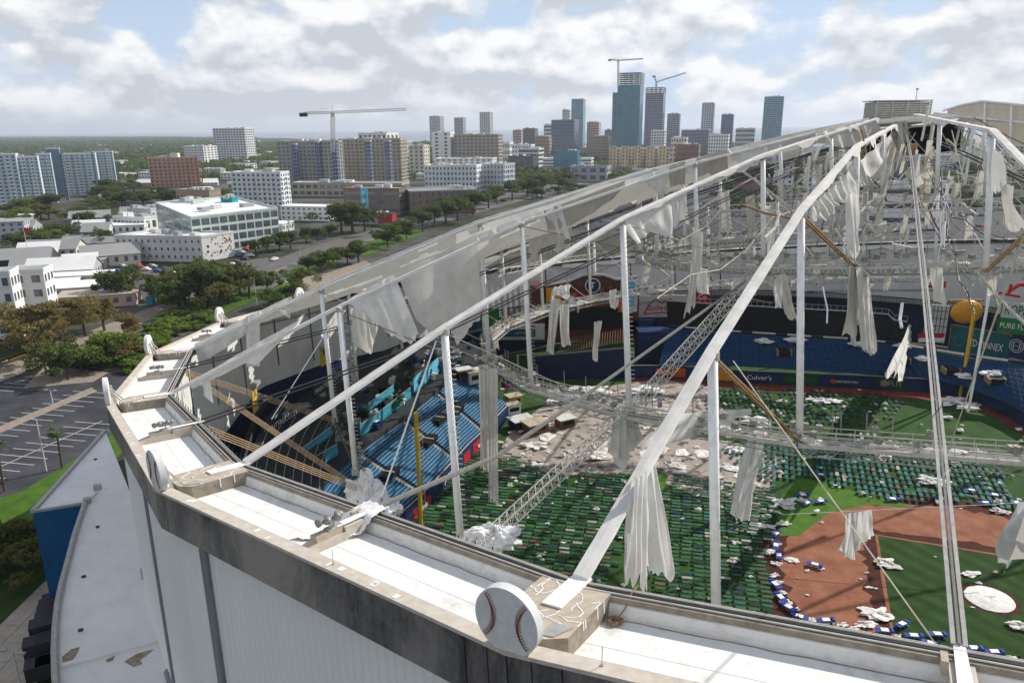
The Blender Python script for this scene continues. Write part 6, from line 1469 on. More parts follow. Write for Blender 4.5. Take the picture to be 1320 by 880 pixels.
def skeleton(o,fp,z0,z1,nf,m='conc',mc='rust'):
    fh=(z1-z0)/nf
    for f in range(nf+1):
        mb=MB(); mb.prism([(p.x,p.y) for p in fp],z0+f*fh,z0+f*fh+.35); mb.build('floor_slab',m,o)
    mb=MB()
    for a in range(5):
        for b in range(4):
            p=fp[0].lerp(fp[1],a/4).lerp(fp[3].lerp(fp[2],a/4),b/3); mb.box(Vector((p.x,p.y,(z0+z1)/2)),(.8,.8,z1-z0))
    stuff(mb.build('column',mc,o))
skeleton(mt_[0],mt_[1],mt_[2],at(815,94,1300).z,6)
st=T(833,861,120,1420,'dark glass tower under construction with open concrete top floors','grey_render',glass='glassd',trim='lilac_render',nf=30,nb=(8,6),style='curtain',nr=0); skeleton(st[0],st[1],st[2],at(845,113,1420).z,3)
T(861,879,147,1500,'grey striped tower right of the two construction towers','grey_render',glass='glassd',nf=20,nb=(6,4),style='pier',wf=.7)
T(840,861,169,1250,'white balcony block in front of the construction towers','white_render',nf=11,nb=(5,4),style='slab')
T(880,922,168,1450,'dark purple grid office block','lilac_render',glass='glassd',nf=9,nb=(14,6),style='curtain')
T(906,924,133,1600,'pale slim tower with white vertical edges','pale_render',glass='glassb',nf=26,nb=(5,4),style='pier',wf=.8)
T(931,949,148,1550,'dark blue glass tower','glassd',glass='glassd',trim='blue_render',nf=22,nb=(6,5),style='curtain')
T(950,979,166,1500,'pale low office block right of the dark blue tower','pale_render',nf=6,nb=(5,4),style='band')
T(915,945,174,1200,'white balcony block near the roof ridge','white_render',nf=8,nb=(8,4))
T(987,1016,125,1300,'pale blue slender tower standing alone on the right','pale_render',glass='glassb',trim='pale_render',nf=34,nb=(7,5),style='curtain',nr=3)
# middle rows
T(786,866,192,1000,'long white and yellow apartment row below the skyline','cream_render',depth=.35,yaw=-8,nf=7,nb=(16,4),style='pier',grp='city blocks in the middle distance',wf=.55,name='apartment_row',cat='building')
for k in range(5):
    T(786+k*16,795+k*16,189,985,'yellow stair bay of the long apartment row, number %s'%['one from the left','two','three','four','five'][k],'yellow_render',depth=.5,yaw=-8,nf=7,nb=(2,2),wf=.35,nr=0,name='stair_bay',cat='building',grp='yellow bays of the apartment row')
Dg=lambda x,y: gp(x,y).y-CAM.y
B=lambda *a,**k: T(*a,**{**dict(grp='city blocks in the middle distance',name='building',cat='building'),**k})
B(700,768,205,Dg(735,222),'white parking deck with dark horizontal bands','white_render',depth=.5,yaw=-12,nf=4,nb=(10,5),style='band',hf=.4)
B(714,748,195,960,'teal glazed low block behind the white parking deck','teal_render',glass='glassb',depth=.4,nf=3,nb=(8,3),style='curtain')
B(655,694,202,Dg(675,222),'low dark glass block left of the white parking deck','dark_render',depth=.6,nf=4,nb=(8,4),style='curtain')
B(660,690,187,1150,'white block with red dome roof edge','white_render',depth=.6,nf=5,nb=(7,4))
B(736,790,215,Dg(760,234),'grey shed with red shutters near the roof edge','grey_render',depth=.5,nf=2,nb=(4,3),wf=.6)
B(866,890,178,1100,'pale terraced block behind the left ridge','cream_render',nf=6,nb=(6,4)); B(872,908,187,1020,'red brown brick block just above the left ridge','red_brick',nf=4,nb=(9,4)); B(690,712,176,1250,'tan brick block on the skyline left','tan_brick',nf=8,nb=(6,4)); B(640,662,184,1300,'low white shed blocks near the water','white_render',nf=3,nb=(5,3))
B(668,702,192,1050,'pale office slab left centre','pale_render',nf=5,nb=(8,3),style='band'); B(560,640,205,Dg(600,222),'white stepped hotel podium','white_render',depth=.4,yaw=-10,nf=5,nb=(10,4)); 
B(556,585,171,Dg(570,214),'plain white hotel slab with one window column','white_render',depth=.7,yaw=-15,nf=9,nb=(2,3),wf=.3); B(584,648,174,Dg(615,214),'white hotel slab with a dense window grid','beige_render',depth=.35,yaw=-15,nf=9,nb=(11,4),style='slab',wf=.6)
B(526,552,188,1000,'cream tower block beside the beige apartments','cream_render',nf=7,nb=(3,3),wf=.4); B(508,530,182,1200,'pale block behind the beige apartments','pale_render',nf=5,nb=(4,3)); B(460,510,172,1150,'white pent houses behind the beige apartments','white_render',nf=4,nb=(6,3))
# beige apartment pair
B(354,437,183,Dg(395,247),'left wing of the big beige apartment block with blue bays','beige_render',depth=.4,yaw=-14,nf=13,nb=(13,5),style='pier',wf=.62,glass='glassb',name='apartment_block'); B(434,520,180,Dg(478,240),'right wing of the big beige apartment block','beige_render',depth=.4,yaw=-6,nf=13,nb=(15,5),style='balcony',wf=.6,name='apartment_block')
for k,(x0,x1,t) in enumerate(((405,411,183),(426,434,180),(470,478,182),(495,503,182),(375,382,186))): B(x0,x1,t,Dg(395,247)-8,'blue glazed bay on the beige apartment block, bay %s'%['left','centre','third','right','outer left'][k],'lilac_render',glass='glassd',depth=1,yaw=-10,nf=13,nb=(2,2),style='curtain',nr=0,name='glazed_bay',grp='blue bays of the beige apartments')
B(372,525,237,Dg(440,254),'arcaded beige podium in front of the apartments','beige_render',depth=.2,yaw=-10,nf=2,nb=(16,3),wf=.7)
B(440,525,244,Dg(480,277),'brown brick garage block with blue mural','brown_brick',depth=.5,yaw=-14,nf=3,nb=(9,4),style='band',hf=.3,roof='grey_roof'); B(518,612,246,Dg(560,276),'long dark roofed garage with white roof edges','brown_brick',depth=.5,yaw=16,nf=3,nb=(10,4),style='grid',wf=.3,roof='grey_roof',trim='white_render')
b_,c,d,nrm,w,h=board(466,243,475,270,Dg(480,277)-12,'tall blue mural panel with pale shapes on the garage','lblue','mural','mural',th=.5); 
for k_,(dx_,dz_,r_) in enumerate(((-.1,.3,.16),(.1,.12,.13),(-.12,-.08,.18),(.08,-.25,.15))): disc(b_,c+d*(w*dx_)+Vector((0,0,h*dz_)),d,nrm,w*r_*1.4,'cyan' if k_%2 else 'offw','mural_shape',.05+.02*k_,16)
B(546,620,214,Dg(580,248),'white and blue apartment block left part','white_render',depth=.4,yaw=-12,nf=5,nb=(14,4),style='balcony',glass='glassb'); B(618,664,212,Dg(640,246),'white and blue apartment block right part','pale_render',depth=.8,yaw=-30,nf=5,nb=(7,6),style='balcony',glass='glassb')
# left part of the city
B(234,272,189,Dg(250,212),'white low rise slab left of the white residential tower','white_render',nf=7,nb=(10,4)); B(272,321,166,Dg(296,207),'white residential tower with dark balcony columns','white_render',glass='glassd',depth=.5,yaw=-12,nf=13,nb=(11,5),style='pier',wf=.7,nr=4,name='apartment_tower')
sb,fp,z=B(187,250,204,Dg(215,241),'salmon orange hotel block with balcony rows','salmon_render',depth=.35,yaw=22,nf=8,nb=(11,3),style='balcony',wf=.5,name='hotel_block'); 
mb=MB(); mb.box(Vector(((fp[0].x+fp[1].x)/2,(fp[0].y+fp[1].y)/2+6,z+2.2)),(8,6,5)); mb.build('lift_tower','cream_render',sb)
for k,(x0,x1,t,D,lab,sty) in enumerate(((-30,14,200,Dg(5,268),'leftmost balcony slab of the blue and white tower row','balcony'),(13,44,203,Dg(30,266),'second slab of the tower row, white end wall','balcony'),(44,62,199,Dg(52,262),'third slab of the tower row','balcony'),(58,74,192,Dg(66,252),'tall blue stair slab in the middle of the tower row','blank'),(78,118,199,Dg(98,252),'fourth slab of the tower row with ribbed balconies','balcony'),(116,142,196,Dg(130,245),'rightmost slab of the tower row','balcony'))):
    B(x0,x1,t,D,lab,'blue_render' if sty=='blank' else 'towerwall',depth=.5,yaw=24,nf=14,nb=((0,0) if sty=='blank' else (6,0)),style='balcony',wf=.5,glass='glassb',trim='white_render',nr=1,name='apartment_tower',grp='blue and white apartment towers')
for (x0,x1,t) in ((26,30,202),(73,79,199),(116,119,197)): B(x0,x1,t,Dg(x0,258),'narrow blue recess between the apartment towers at x %d'%x0 if False else 'narrow dark blue link between two apartment towers, '+{26:'left',73:'middle',116:'right'}[x0],'blue_render',depth=1.6,yaw=24,nf=14,nb=(1,1),wf=.6,nr=0,name='link_block',grp='blue links of the apartment towers')
B(295,368,223,Dg(330,266),'white and pale blue apartments right of the oak trees','white_render',depth=.35,yaw=-12,nf=7,nb=(10,4),style='balcony',glass='glassb',name='apartment_block')
# modern white building with dark windows
g1=bl3((206,304),(252,331),(362,314),281,'modern white office building with big dark windows and roof terraces','mint_render',name='office_building',nf=4,nb=(10,4),wf=.84,hf=.7,roof='white_roof',indiv=True)
g2=B(216,262,261,425,'rear white wing of the modern office with a dark terrace','mint_render',depth=.7,yaw=-15,nf=2,nb=(3,2),wf=.5); B(283,304,256,425,'turquoise roof pavilion with yellow green mural','teal_render',depth=.6,nf=1,nb=(1,1),wf=.2)
B(222,280,246,520,'green metal roofed long building','tan_brick',depth=.4,nf=1,nb=(9,3),roof='mint_render'); B(160,205,270,470,'pale low sheds behind the white long building','pale_render',depth=.6,nf=1,nb=(6,3)); B(140,200,281,440,'low white warehouse roofs','white_render',depth=.6,nf=1,nb=(8,3))
# long white three storey building
w1=bl3((152,336),(263,338),(304,330),306,'long three storey white building with a mural on its end wall','pale_render',name='office_building',nf=3,nb=(0,14),wf=.34,hf=.38,roof='white_roof',style='sill',indiv=True,styles=['blank2','sill','sill','sill'])
_,fpw,zw=w1; a,b=fpw[0],fpw[1]; d=(b-a).normalized(); nn=Vector((d.y,-d.x,0)); ln=(b-a).length
for k in range(46):
    u=rnd.uniform(.08,.92)*ln; z=rnd.uniform(.18,.92)*zw; s=rnd.uniform(.3,.9); mb=MB(); p=Vector((a.x,a.y,0))+d*u+nn*.08+Zv*z; mb.box(p,(s,.06,s*rnd.uniform(.7,1.6)),math.atan2(d.y,d.x)); mb.build('mural_patch',rnd.choice(['brown','blackpl','rust','tan','red','tanside']),w1[0])
# near left white apartments
na=thing('apartment_block','white four storey apartments with black framed windows at the left edge','building',gp(40,430))
for (x0,x1,t,D,dep,nb_) in ((-34,12,353,205,.7,(3,3)),(10,56,350,215,.8,(2,3))):
    a=at(x0,t,D);b=at(x1,t,D); w=(b-a).length; th=R_(12); s=w/(math.cos(th)+dep*math.sin(th)); c=(a+b)/2; x=Vector((math.cos(th),math.sin(th),0)); y=Vector((-x.y,x.x,0)); c=Vector((c.x,c.y,0))+y*s*dep*.5
    fp=[c-x*s/2-y*s*dep/2,c+x*s/2-y*s*dep/2,c+x*s/2+y*s*dep/2,c-x*s/2+y*s*dep/2]; block(na,fp,0,a.z,'white_render',nf=4,nb=nb_,style='sill',wf=.5,hf=.5,indiv=True,trim='white_render')
def house(px,py,w,d,h,yaw,label,wall,roof,ridge=True,grp='low houses on the left'):
    p=gp(px,py); o=thing('house',label,'house',p,grp); x=Vector((math.cos(yaw),math.sin(yaw),0)); y=Vector((-x.y,x.x,0)); P=lambda a,b,z:Vector((p.x,p.y,0))+x*(a*w/2)+y*(b*d/2)+Zv*z
    mb=MB(); mb.hexa([P(-1,-1,0),P(1,-1,0),P(1,1,0),P(-1,1,0),P(-1,-1,h),P(1,-1,h),P(1,1,h),P(-1,1,h)]); 
    if ridge: mb.add([P(-1,-1,h),P(-1,1,h),P(-1,0,h+d*.28)],[(0,1,2)]); mb.add([P(1,-1,h),P(1,1,h),P(1,0,h+d*.28)],[(0,2,1)])
    mb.build('wall',wall,o)
    mb=MB()
    if ridge:
        for sg in (-1,1):
            q=[P(-1.05,sg*1.12,h-.25),P(1.05,sg*1.12,h-.25),P(1.05,0,h+d*.28+.1),P(-1.05,0,h+d*.28+.1)]; mb.hexa([v-Zv*.15 for v in q]+q)
    else: mb.hexa([P(-1.04,-1.04,h),P(1.04,-1.04,h),P(1.04,1.04,h),P(-1.04,1.04,h),P(-1.04,-1.04,h+.35),P(1.04,-1.04,h+.35),P(1.04,1.04,h+.35),P(-1.04,1.04,h+.35)])
    mb.build('roof',roof,o)
    g=MB(); s=MB(); face(g,s,P(-1,-1,0),P(1,-1,0),.3,h,max(1,int(h/3)),max(2,int(w/3.5)),'grid',.4,.45); face(g,s,P(1,-1,0),P(1,1,0),.3,h,max(1,int(h/3)),max(2,int(d/3.5)),'grid',.4,.45); stuff(g.build('windows','glass',o)); return o
house(30,345,22,13,5,.35,'black house with a long grey metal roof','dark_render','grey_roof'); house(48,352,14,20,5,.35,'cross wing of the black house with grey metal roof','dark_render','grey_roof')
house(85,358,24,14,4.5,.25,'barn with a shallow pale roof beside the white apartments','grey_render','white_roof'); house(115,346,14,8,4,.2,'dark flat shed behind the pale roofed barn','dark_render','grey_roof',False)
house(97,382,26,14,4.2,.3,'pink brick shed with a bright metal roof','pink_render','white_roof',False); house(130,392,24,12,4,.3,'pink brick workshop left of the lone dark tree','pink_render','tan_roof',False); house(105,365,22,10,3.6,.25,'long low store with a rusty white roof','pink_render','white_roof',False)
house(75,374,14,8,3.5,.3,'small flat white shed among the low houses','pale_render','white_roof',False)
house(14,305,20,18,9,.3,'lilac grey block with a dark stair tower at the far left','lilac_render','grey_roof',False); house(190,318,16,9,4,.1,'dark maroon building left of the long white building','dark_render','grey_roof',False,); house(165,300,22,14,5,.2,'white hall with round silo behind the long building','white_render','white_roof',False)
house(400,283,34,14,9,-.25,'white terrace of shops beside the avenue','white_render','white_roof',False,'shops beside the avenue'); house(352,298,20,14,5,-.2,'low white annex behind the modern office','pale_render','white_roof',False,'shops beside the avenue'); house(478,288,20,10,7,-.2,'grey end house with a red mural beside the avenue','grey_render','white_roof',False,'shops beside the avenue'); house(500,290,9,8,7,-.2,'house with a coral red front beside the avenue','redsign','dark_roof',False,'shops beside the avenue')
# beyond the far rim, seen through the broken dome
B(1140,1232,237,420,'long white parking deck with black slots seen through the dome','white_render',depth=.4,yaw=-6,nf=3,nb=(14,4),style='band',hf=.35,grp='buildings seen through the dome'); B(1225,1262,180,900,'white and blue balcony tower seen through the dome','white_render',glass='glassb',depth=.6,nf=14,nb=(6,4),style='balcony',grp='buildings seen through the dome'); B(1158,1180,205,700,'dark glass office seen under the peak','glassd',depth=.8,nf=8,nb=(5,4),style='curtain',grp='buildings seen through the dome'); B(1178,1212,196,800,'tan apartment block seen under the peak','tan_brick',depth=.6,nf=9,nb=(7,4),grp='buildings seen through the dome'); B(1000,1030,212,600,'white block with small windows behind the left valley cables','white_render',depth=.8,nf=7,nb=(3,3),wf=.35,grp='buildings seen through the dome'); B(1040,1066,206,640,'blue glazed block behind the cables','pale_render',glass='glassb',depth=.8,nf=6,nb=(4,3),style='slab',grp='buildings seen through the dome'); B(950,985,215,560,'maroon roofed hall behind the cables','red_brick',depth=.6,nf=2,nb=(5,3),grp='buildings seen through the dome'); B(1285,1330,176,800,'tower block at the right edge behind the ridge','pale_render',depth=.8,nf=13,nb=(6,4),style='slab',grp='buildings seen through the dome')
# scattered low blocks toward the bay
cnt=0
COLS=['white_render','pale_render','tan_brick','cream_render','grey_render','pink_render','white_render']
ADJ=['white','pale','tan','cream','grey','pink','bright white']
for k in range(230):
    px=rnd.choice((rnd.uniform(120,560),rnd.uniform(560,1000))); y=rnd.uniform(182,238 if k%3 else 205)
    if 560<px: y=rnd.uniform(188,226)
    p=gp(px,y); D=p.y-CAM.y; h=rnd.uniform(4,8 if px<560 or y>205 else 20); w=rnd.uniform(12,32); c=rnd.randrange(7)
    o=thing('low_building','small %s low rise roof among the far trees'%ADJ[c],'building',p,'far low buildings of the city'); yaw=R_(-20)+rnd.choice((0,1.57)); x=Vector((math.cos(yaw),math.sin(yaw),0)); yv=Vector((-x.y,x.x,0)); q=w*rnd.uniform(.5,.9); P0=Vector((p.x,p.y,0)); fp=[P0-x*w/2-yv*q/2,P0+x*w/2-yv*q/2,P0+x*w/2+yv*q/2,P0-x*w/2+yv*q/2]
    block(o,fp,0,h,COLS[c],nf=max(1,int(h/3.5)),nb=(5,4),wf=.5,par=.5,roof='white_roof' if rnd.random()<.6 else 'grey_roof')
# tower cranes
def crane(px,py0,py1,D,jl,jr,label,lift=0.0,wpx=2.2):
    a=at(px,py0,D); b=at(px,py1,D); o=thing('tower_crane',label,'crane',Vector((b.x,b.y,0)),'tower cranes'); s=D/960*wpx
    def latt(mb,p,q,w,n,t):
        d=(q-p).normalized(); x=d.cross(Vector((0,1,0))); x=x.normalized() if x.length>.1 else Vector((1,0,0)); y=Vector((0,1,0))
        for i in (-.5,.5):
            for j in (-.5,.5): mb.tube([p+x*i*w+y*j*w,q+x*i*w+y*j*w],t,4)
        for k in range(n):
            u=p.lerp(q,k/n);v=p.lerp(q,(k+1)/n)
            for j in (-.5,.5): mb.tube([u-x*w*.5+y*j*w,v+x*w*.5+y*j*w],t*.7,3); mb.tube([u+x*w*.5+y*j*w,v-x*w*.5+y*j*w],t*.7,3)
    t=D/960*.28
    mb=MB(); latt(mb,b,a,s*1.3,14,t); mb.build('mast','offw',o)
    mb=MB(); latt(mb,a,at(jr[0],jr[1],D),s*.8,26,t); mb.build('jib','offw',o)
    mb=MB(); latt(mb,a,at(jl[0],jl[1],D),s*.8,8,t); mb.build('counter_jib','offw',o)
    p=at(jl[0],jl[1],D); mb=MB(); mb.box(p-Zv*s*.6,(s*3,s,s*1.4)); mb.build('counterweight','dark',o)
    mb=MB(); mb.box(a-Zv*s*.8,(s*1.5,s*1.5,s*1.6)); mb.build('cab','offw',o); mb=MB(); mb.tube([a,a+Zv*s*2.2],t*1.2,4); mb.tube([a+Zv*s*2.2,at(jr[0],jr[1],D).lerp(a,.35)],t*.5,3); mb.tube([a+Zv*s*2.2,p],t*.5,3); mb.build('tie','offw',o)
crane(429,145,196,600,(391,146),(524,141),'large pale tower crane over the beige apartments',0,3.2)
crane(797,78,112,1290,(786,77),(829,76),'thin tower crane on top of the tallest tower',0,1.3); crane(846,106,114,1400,(843,98),(884,94),'luffing crane on the second construction tower',0,1.3)
# ================================================================ TREES
def leafmat(n,c1,c2): 
    m=mat(n,c1,.8,.2,.45,0,col2=c2,spec=.15,lo=.38,hi=.62); t=m.node_tree; b=t.nodes['Principled BSDF']; o=t.nodes['Material Output']; tr=t.nodes.new('ShaderNodeBsdfTranslucent'); tr.inputs[0].default_value=tuple(x*1.4 for x in c2)+(1,); ms=t.nodes.new('ShaderNodeMixShader'); ms.inputs[0].default_value=.35; t.links.new(b.outputs[0],ms.inputs[1]); t.links.new(tr.outputs[0],ms.inputs[2]); t.links.new(ms.outputs[0],o.inputs[0]); M[n]=m
leafmat('oak_leaf',(.045,.066,.020),(.095,.125,.036)); leafmat('olive_leaf',(.070,.080,.022),(.14,.145,.040)); leafmat('brown_leaf',(.12,.092,.032),(.21,.17,.058)); leafmat('bright_leaf',(.070,.115,.018),(.15,.21,.036)); leafmat('mid_leaf',(.048,.075,.020),(.095,.135,.034))
M['bark']=mat('bark',(.085,.065,.05),.95,.3,3,.3)
def crown_mesh(name,rx,rz,n,leaf,m,seed,lobes=9,gap=.35):
    r2=np.random.default_rng(seed); 
    lobes=int(lobes*1.7)
    cs=[(r2.normal(0,.50)*rx,r2.normal(0,.50)*rx,r2.uniform(-.55,.75)*rz) for _ in range(lobes)]
    rs=r2.uniform(.16,.46,lobes)*rx
    V=[];Fc=[]
    for i in range(n):
        k=r2.integers(lobes); d=r2.normal(size=3); d/=np.linalg.norm(d); rr=rs[k]*(r2.uniform(.55,1.08))
        p=np.array(cs[k])+d*rr*np.array([1,1,.72])
        a=r2.normal(size=3)+d*.9; a/=np.linalg.norm(a); b=np.cross(a,r2.normal(size=3)); b/=np.linalg.norm(b); c=np.cross(a,b); s=leaf*r2.uniform(.6,1.3)
        j=len(V); V+= [p-b*s-c*s*.6,p+b*s*.2-c*s*.8,p+b*s+c*s*.1,p+b*s*.1+c*s*.8]; Fc.append((j,j+1,j+2,j+3))
    me=bpy.data.meshes.new(name); me.from_pydata([tuple(v) for v in V],[],Fc); me.materials.append(M[m]); me.update(); return me,cs
TP={}
def tproto(kind,rx,rz,h,n,leaf,m,seed,lobes=9,tr=.35):
    cm,cs=crown_mesh('crown',rx,rz,n,leaf,m,seed,lobes); mb=MB(); zc_=h-rz*.9
    mb.tube([(0,0,-.2),(.1,.05,h*.18),(.0,.1,zc_-rz*.3)],tr,8,tr*.6)
    for c in cs[:9]: mb.tube([(0,.1,zc_-rz*.55),(c[0]*.5,c[1]*.5,zc_+c[2]*.4-rz*.2),(c[0],c[1],zc_+c[2])],tr*.45,5,tr*.12)
    me=bpy.data.meshes.new('trunk'); me.from_pydata(mb.v,[],mb.f); me.materials.append(M['bark']); me.update(); TP[kind]=(cm,me,zc_,h)
tproto('oak',5.2,3.6,9.5,3600,.34,'oak_leaf',1,12,.45); tproto('oak2',4.8,3.8,9.0,3200,.34,'oak_leaf',2,10,.4); tproto('olive',4.6,3.6,9,2600,.33,'olive_leaf',3,10); tproto('brown',4.4,3.6,9,2300,.30,'brown_leaf',4,10); tproto('brown2',4.0,3.8,9.5,1500,.28,'brown_leaf',9,11); tproto('bright',4.2,3.2,7.5,2800,.30,'bright_leaf',5,10); tproto('mid',4.4,3.4,8.5,2600,.34,'mid_leaf',6,10); tproto('bush',2.4,1.5,2.6,700,.34,'bright_leaf',7,7,.12)
def tree(kind,px,py,top,label,grp,name='tree',rz=None,wide=1.0,base=None):
    p=base or gp(px,py); D=p.y-CAM.y; ht=max(2.0,at(px,top,D).z); cm,tm,zc_,h=TP[kind]; s=ht/h
    o=bpy.data.objects.new(name,None); COL.objects.link(o); o.location=(p.x,p.y,-.2); o.scale=(s*wide,s*wide,s); o.rotation_euler=(0,0,rnd.uniform(0,6.28)); tag(o,label,'tree' if name!='bush' else 'bush',grp)
    t=bpy.data.objects.new('trunk',tm); COL.objects.link(t); t.parent=o
    c=bpy.data.objects.new('crown',cm); COL.objects.link(c); c.parent=o; c.location=(0,0,zc_)
    return o
OAK='oaks in the cluster behind the rim'
OKS=('oak','oak2','mid','oak','olive')
for x,y,t,w in ((215,392,352,1.2),(240,396,345,1.2),(268,395,340,1.25),(295,390,342,1.2),(322,384,346,1.2),(345,376,350,1.1),(205,385,356,1.0),(255,384,338,1.2),(310,378,342,1.2),(285,402,362,1.1),(232,404,364,1.1)): tree(rnd.choice(OKS),x,y,t,'dark green oak in the dense cluster between the low sheds and the drum',OAK,wide=w)
tree('oak2',155,390,345,'lone dark oak in front of the pink brick sheds',None,wide=1.1)
tree('mid',88,488,446,'single round green tree on the edge of the parking lot',None,wide=1.2)
MX='trees along the ditch by the parking lot'
for x,y,t,k,l in ((60,452,392,'brown','tall brown leaved tree by the ditch at the left'),(40,470,410,'brown2','thin brown leaved tree at the left by the wooden path'),(85,440,388,'brown','tall brown leaved tree by the ditch'),(110,432,386,'brown2','sparse brown tree in the middle of the ditch row'),(135,425,384,'brown','broad brown yellow tree behind the ditch'),(60,480,440,'olive','olive green tree in front of the brown trees'),(120,468,430,'bright','bright green tree in the ditch row'),(150,462,422,'bright','bright green tree left of the upright baseball sign'),(140,472,440,'mid','mid green tree at the front of the ditch row'),(165,468,432,'brown2','brown tinged tree beside the upright baseball sign'),(105,478,438,'bright','bright green low tree on the ditch bank'),(168,440,408,'brown','brown tree at the right end of the ditch row'),(30,440,405,'olive','olive tree beside the white apartments'),(12,425,398,'mid','small tree in front of the white apartments')): tree(k,x,y,t,l,MX,wide=1.15)
BU='low bushes beside the ditch'
for k in range(34):
    x=rnd.uniform(188,262); y=446-(x-188)*.62+rnd.uniform(-16,14); tree('bush',x,y,y-rnd.uniform(7,13),'low bright green bush on the ditch bank beside the rim',BU,'bush',wide=1.7)
for k in range(16):
    x=rnd.uniform(100,185); y=rnd.uniform(462,476); tree('bush',x,y,y-rnd.uniform(6,12),'low bright green bush in the ditch by the parking lot',BU,'bush',wide=1.6)
DW='dark trees between the low houses and the towers'
for k in range(30):
    x=rnd.uniform(20,150); y=335-abs(x-80)*.15-rnd.uniform(0,75); tree(rnd.choice(('oak','oak2','olive','mid','bright')),x,y,y-rnd.uniform(14,24),'tree in the belt between the low houses and the tower row',DW,wide=1.5)
for k in range(26):
    x=rnd.uniform(120,300); y=rnd.uniform(246,268); tree(rnd.choice(('oak','oak2','mid')),x,y,y-rnd.uniform(10,18),'dark tree in front of the salmon hotel block',DW,wide=1.5)
AV='trees along the avenue'
for x,y,t,k in ((352,395,372,'mid'),(378,388,362,'mid'),(386,372,348,'olive'),(398,352,330,'oak'),(415,350,325,'mid'),(430,345,322,'oak'),(448,340,318,'mid'),(462,338,312,'oak'),(500,318,290,'mid'),(512,312,286,'oak'),(524,308,288,'mid'),(455,300,262,'oak'),(440,300,268,'oak'),(470,298,266,'oak2'),(395,312,292,'oak2'),(410,310,294,'oak'),(375,320,298,'oak'),(360,322,300,'mid'),(345,325,303,'oak2'),(425,306,290,'oak'),(545,298,272,'oak'),(560,292,262,'oak2'),(575,288,258,'oak'),(590,284,254,'oak'),(610,276,248,'oak'),(630,268,244,'oak2'),(560,262,246,'oak'),(640,262,240,'oak'),(660,258,234,'oak'),(680,254,228,'oak2'),(700,250,226,'oak'),(720,246,224,'oak'),(580,266,248,'mid'),(330,328,310,'oak')): tree(k,x,y,t,'street tree beside the avenue, '+{'mid':'mid green','olive':'olive','oak':'dark','oak2':'dark and broad'}[k],AV,wide=1.25)
FR='trees beyond the far rim seen through the dome'
for k in range(120):
    x=rnd.uniform(930,1330); y=rnd.uniform(222,284)
    if 262<y and rnd.random()<.5: continue
    tree(rnd.choice(('oak','oak2','mid')),x,y,y-rnd.uniform(12,22),'dark tree in the car parks beyond the far rim',FR,wide=1.5)
for k in range(44):
    x=rnd.uniform(660,900); y=rnd.uniform(212,256); tree(rnd.choice(('oak','olive','mid')),x,y,y-rnd.uniform(6,14),'tree between the downtown blocks',FR+' and downtown',wide=1.6)
for k in range(60):
    x=rnd.uniform(540,900); y=rnd.uniform(196,214); tree(rnd.choice(('oak','oak2','mid','olive')),x,y,y-rnd.uniform(4,8),'small tree at the foot of the skyline',FR+' and downtown',wide=1.7)
for x,y,t in ((8,712,668),(34,726,690),(20,745,700),(-6,735,680)): tree('oak' if x>20 else 'olive',x,y,t,'dark leafy tree at the left edge below the parking lot','trees beside the annex',wide=1.4)
# far wood as one mass
r2=np.random.default_rng(5); V=[];Fc=[]
def clump(x,y,s,h):
    for q in range(12):
        d=r2.normal(size=3); d/=np.linalg.norm(d); d[2]=abs(d[2]); p=np.array([x,y,0])+d*np.array([s,s,h]); a=r2.normal(size=3)+d; a/=np.linalg.norm(a); b=np.cross(a,r2.normal(size=3)); b/=np.linalg.norm(b); c=np.cross(a,b); l=s*.62; j=len(V); V.extend([p-b*l-c*l*.6,p+b*l*.3-c*l,p+b*l+c*l*.3,p+b*l*.1+c*l]); Fc.append((j,j+1,j+2,j+3))
for k in range(8200):
    y=178.5+52*r2.random()**1.9; x=r2.uniform(-80,980)
    if x>330 and y<185: continue
    if x>560 and y<190: continue
    p=gp(x,y); D=p.y-CAM.y; s=min(11,max(4.0,D*.0040))*r2.uniform(.7,1.3)
    clump(p.x,p.y,s,min(7,s*1.0))
me=bpy.data.meshes.new('far_wood'); me.from_pydata([tuple(v) for v in V],[],Fc); me.materials.append(M['mid_leaf']); me.update(); o=bpy.data.objects.new('far_wood',me); COL.objects.link(o); stuff(o); tag(o,'dark wooded suburb stretching to the bay behind the city blocks','wood')
HW=['white_render','pale_render','tan_brick','pink_render','grey_render','cream_render']
for k in range(46):
    if k<26: x=rnd.uniform(0,210); y=rnd.uniform(276,346)
    else: x=rnd.uniform(120,350); y=rnd.uniform(236,292)
    if 195<x<375 and y>255: continue
    if 145<x<310 and y>292: continue
    c=rnd.randrange(6); house(x,y,rnd.uniform(12,24),rnd.uniform(8,14),rnd.uniform(3,5.5),rnd.uniform(.1,.5),'low %s house with a %s roof between the trees'%(['white','pale','tan','pink','grey','cream'][c],['white','grey'][k%2]),HW[c],['white_roof','grey_roof'][k%2],k%3>0,'low houses between the trees')
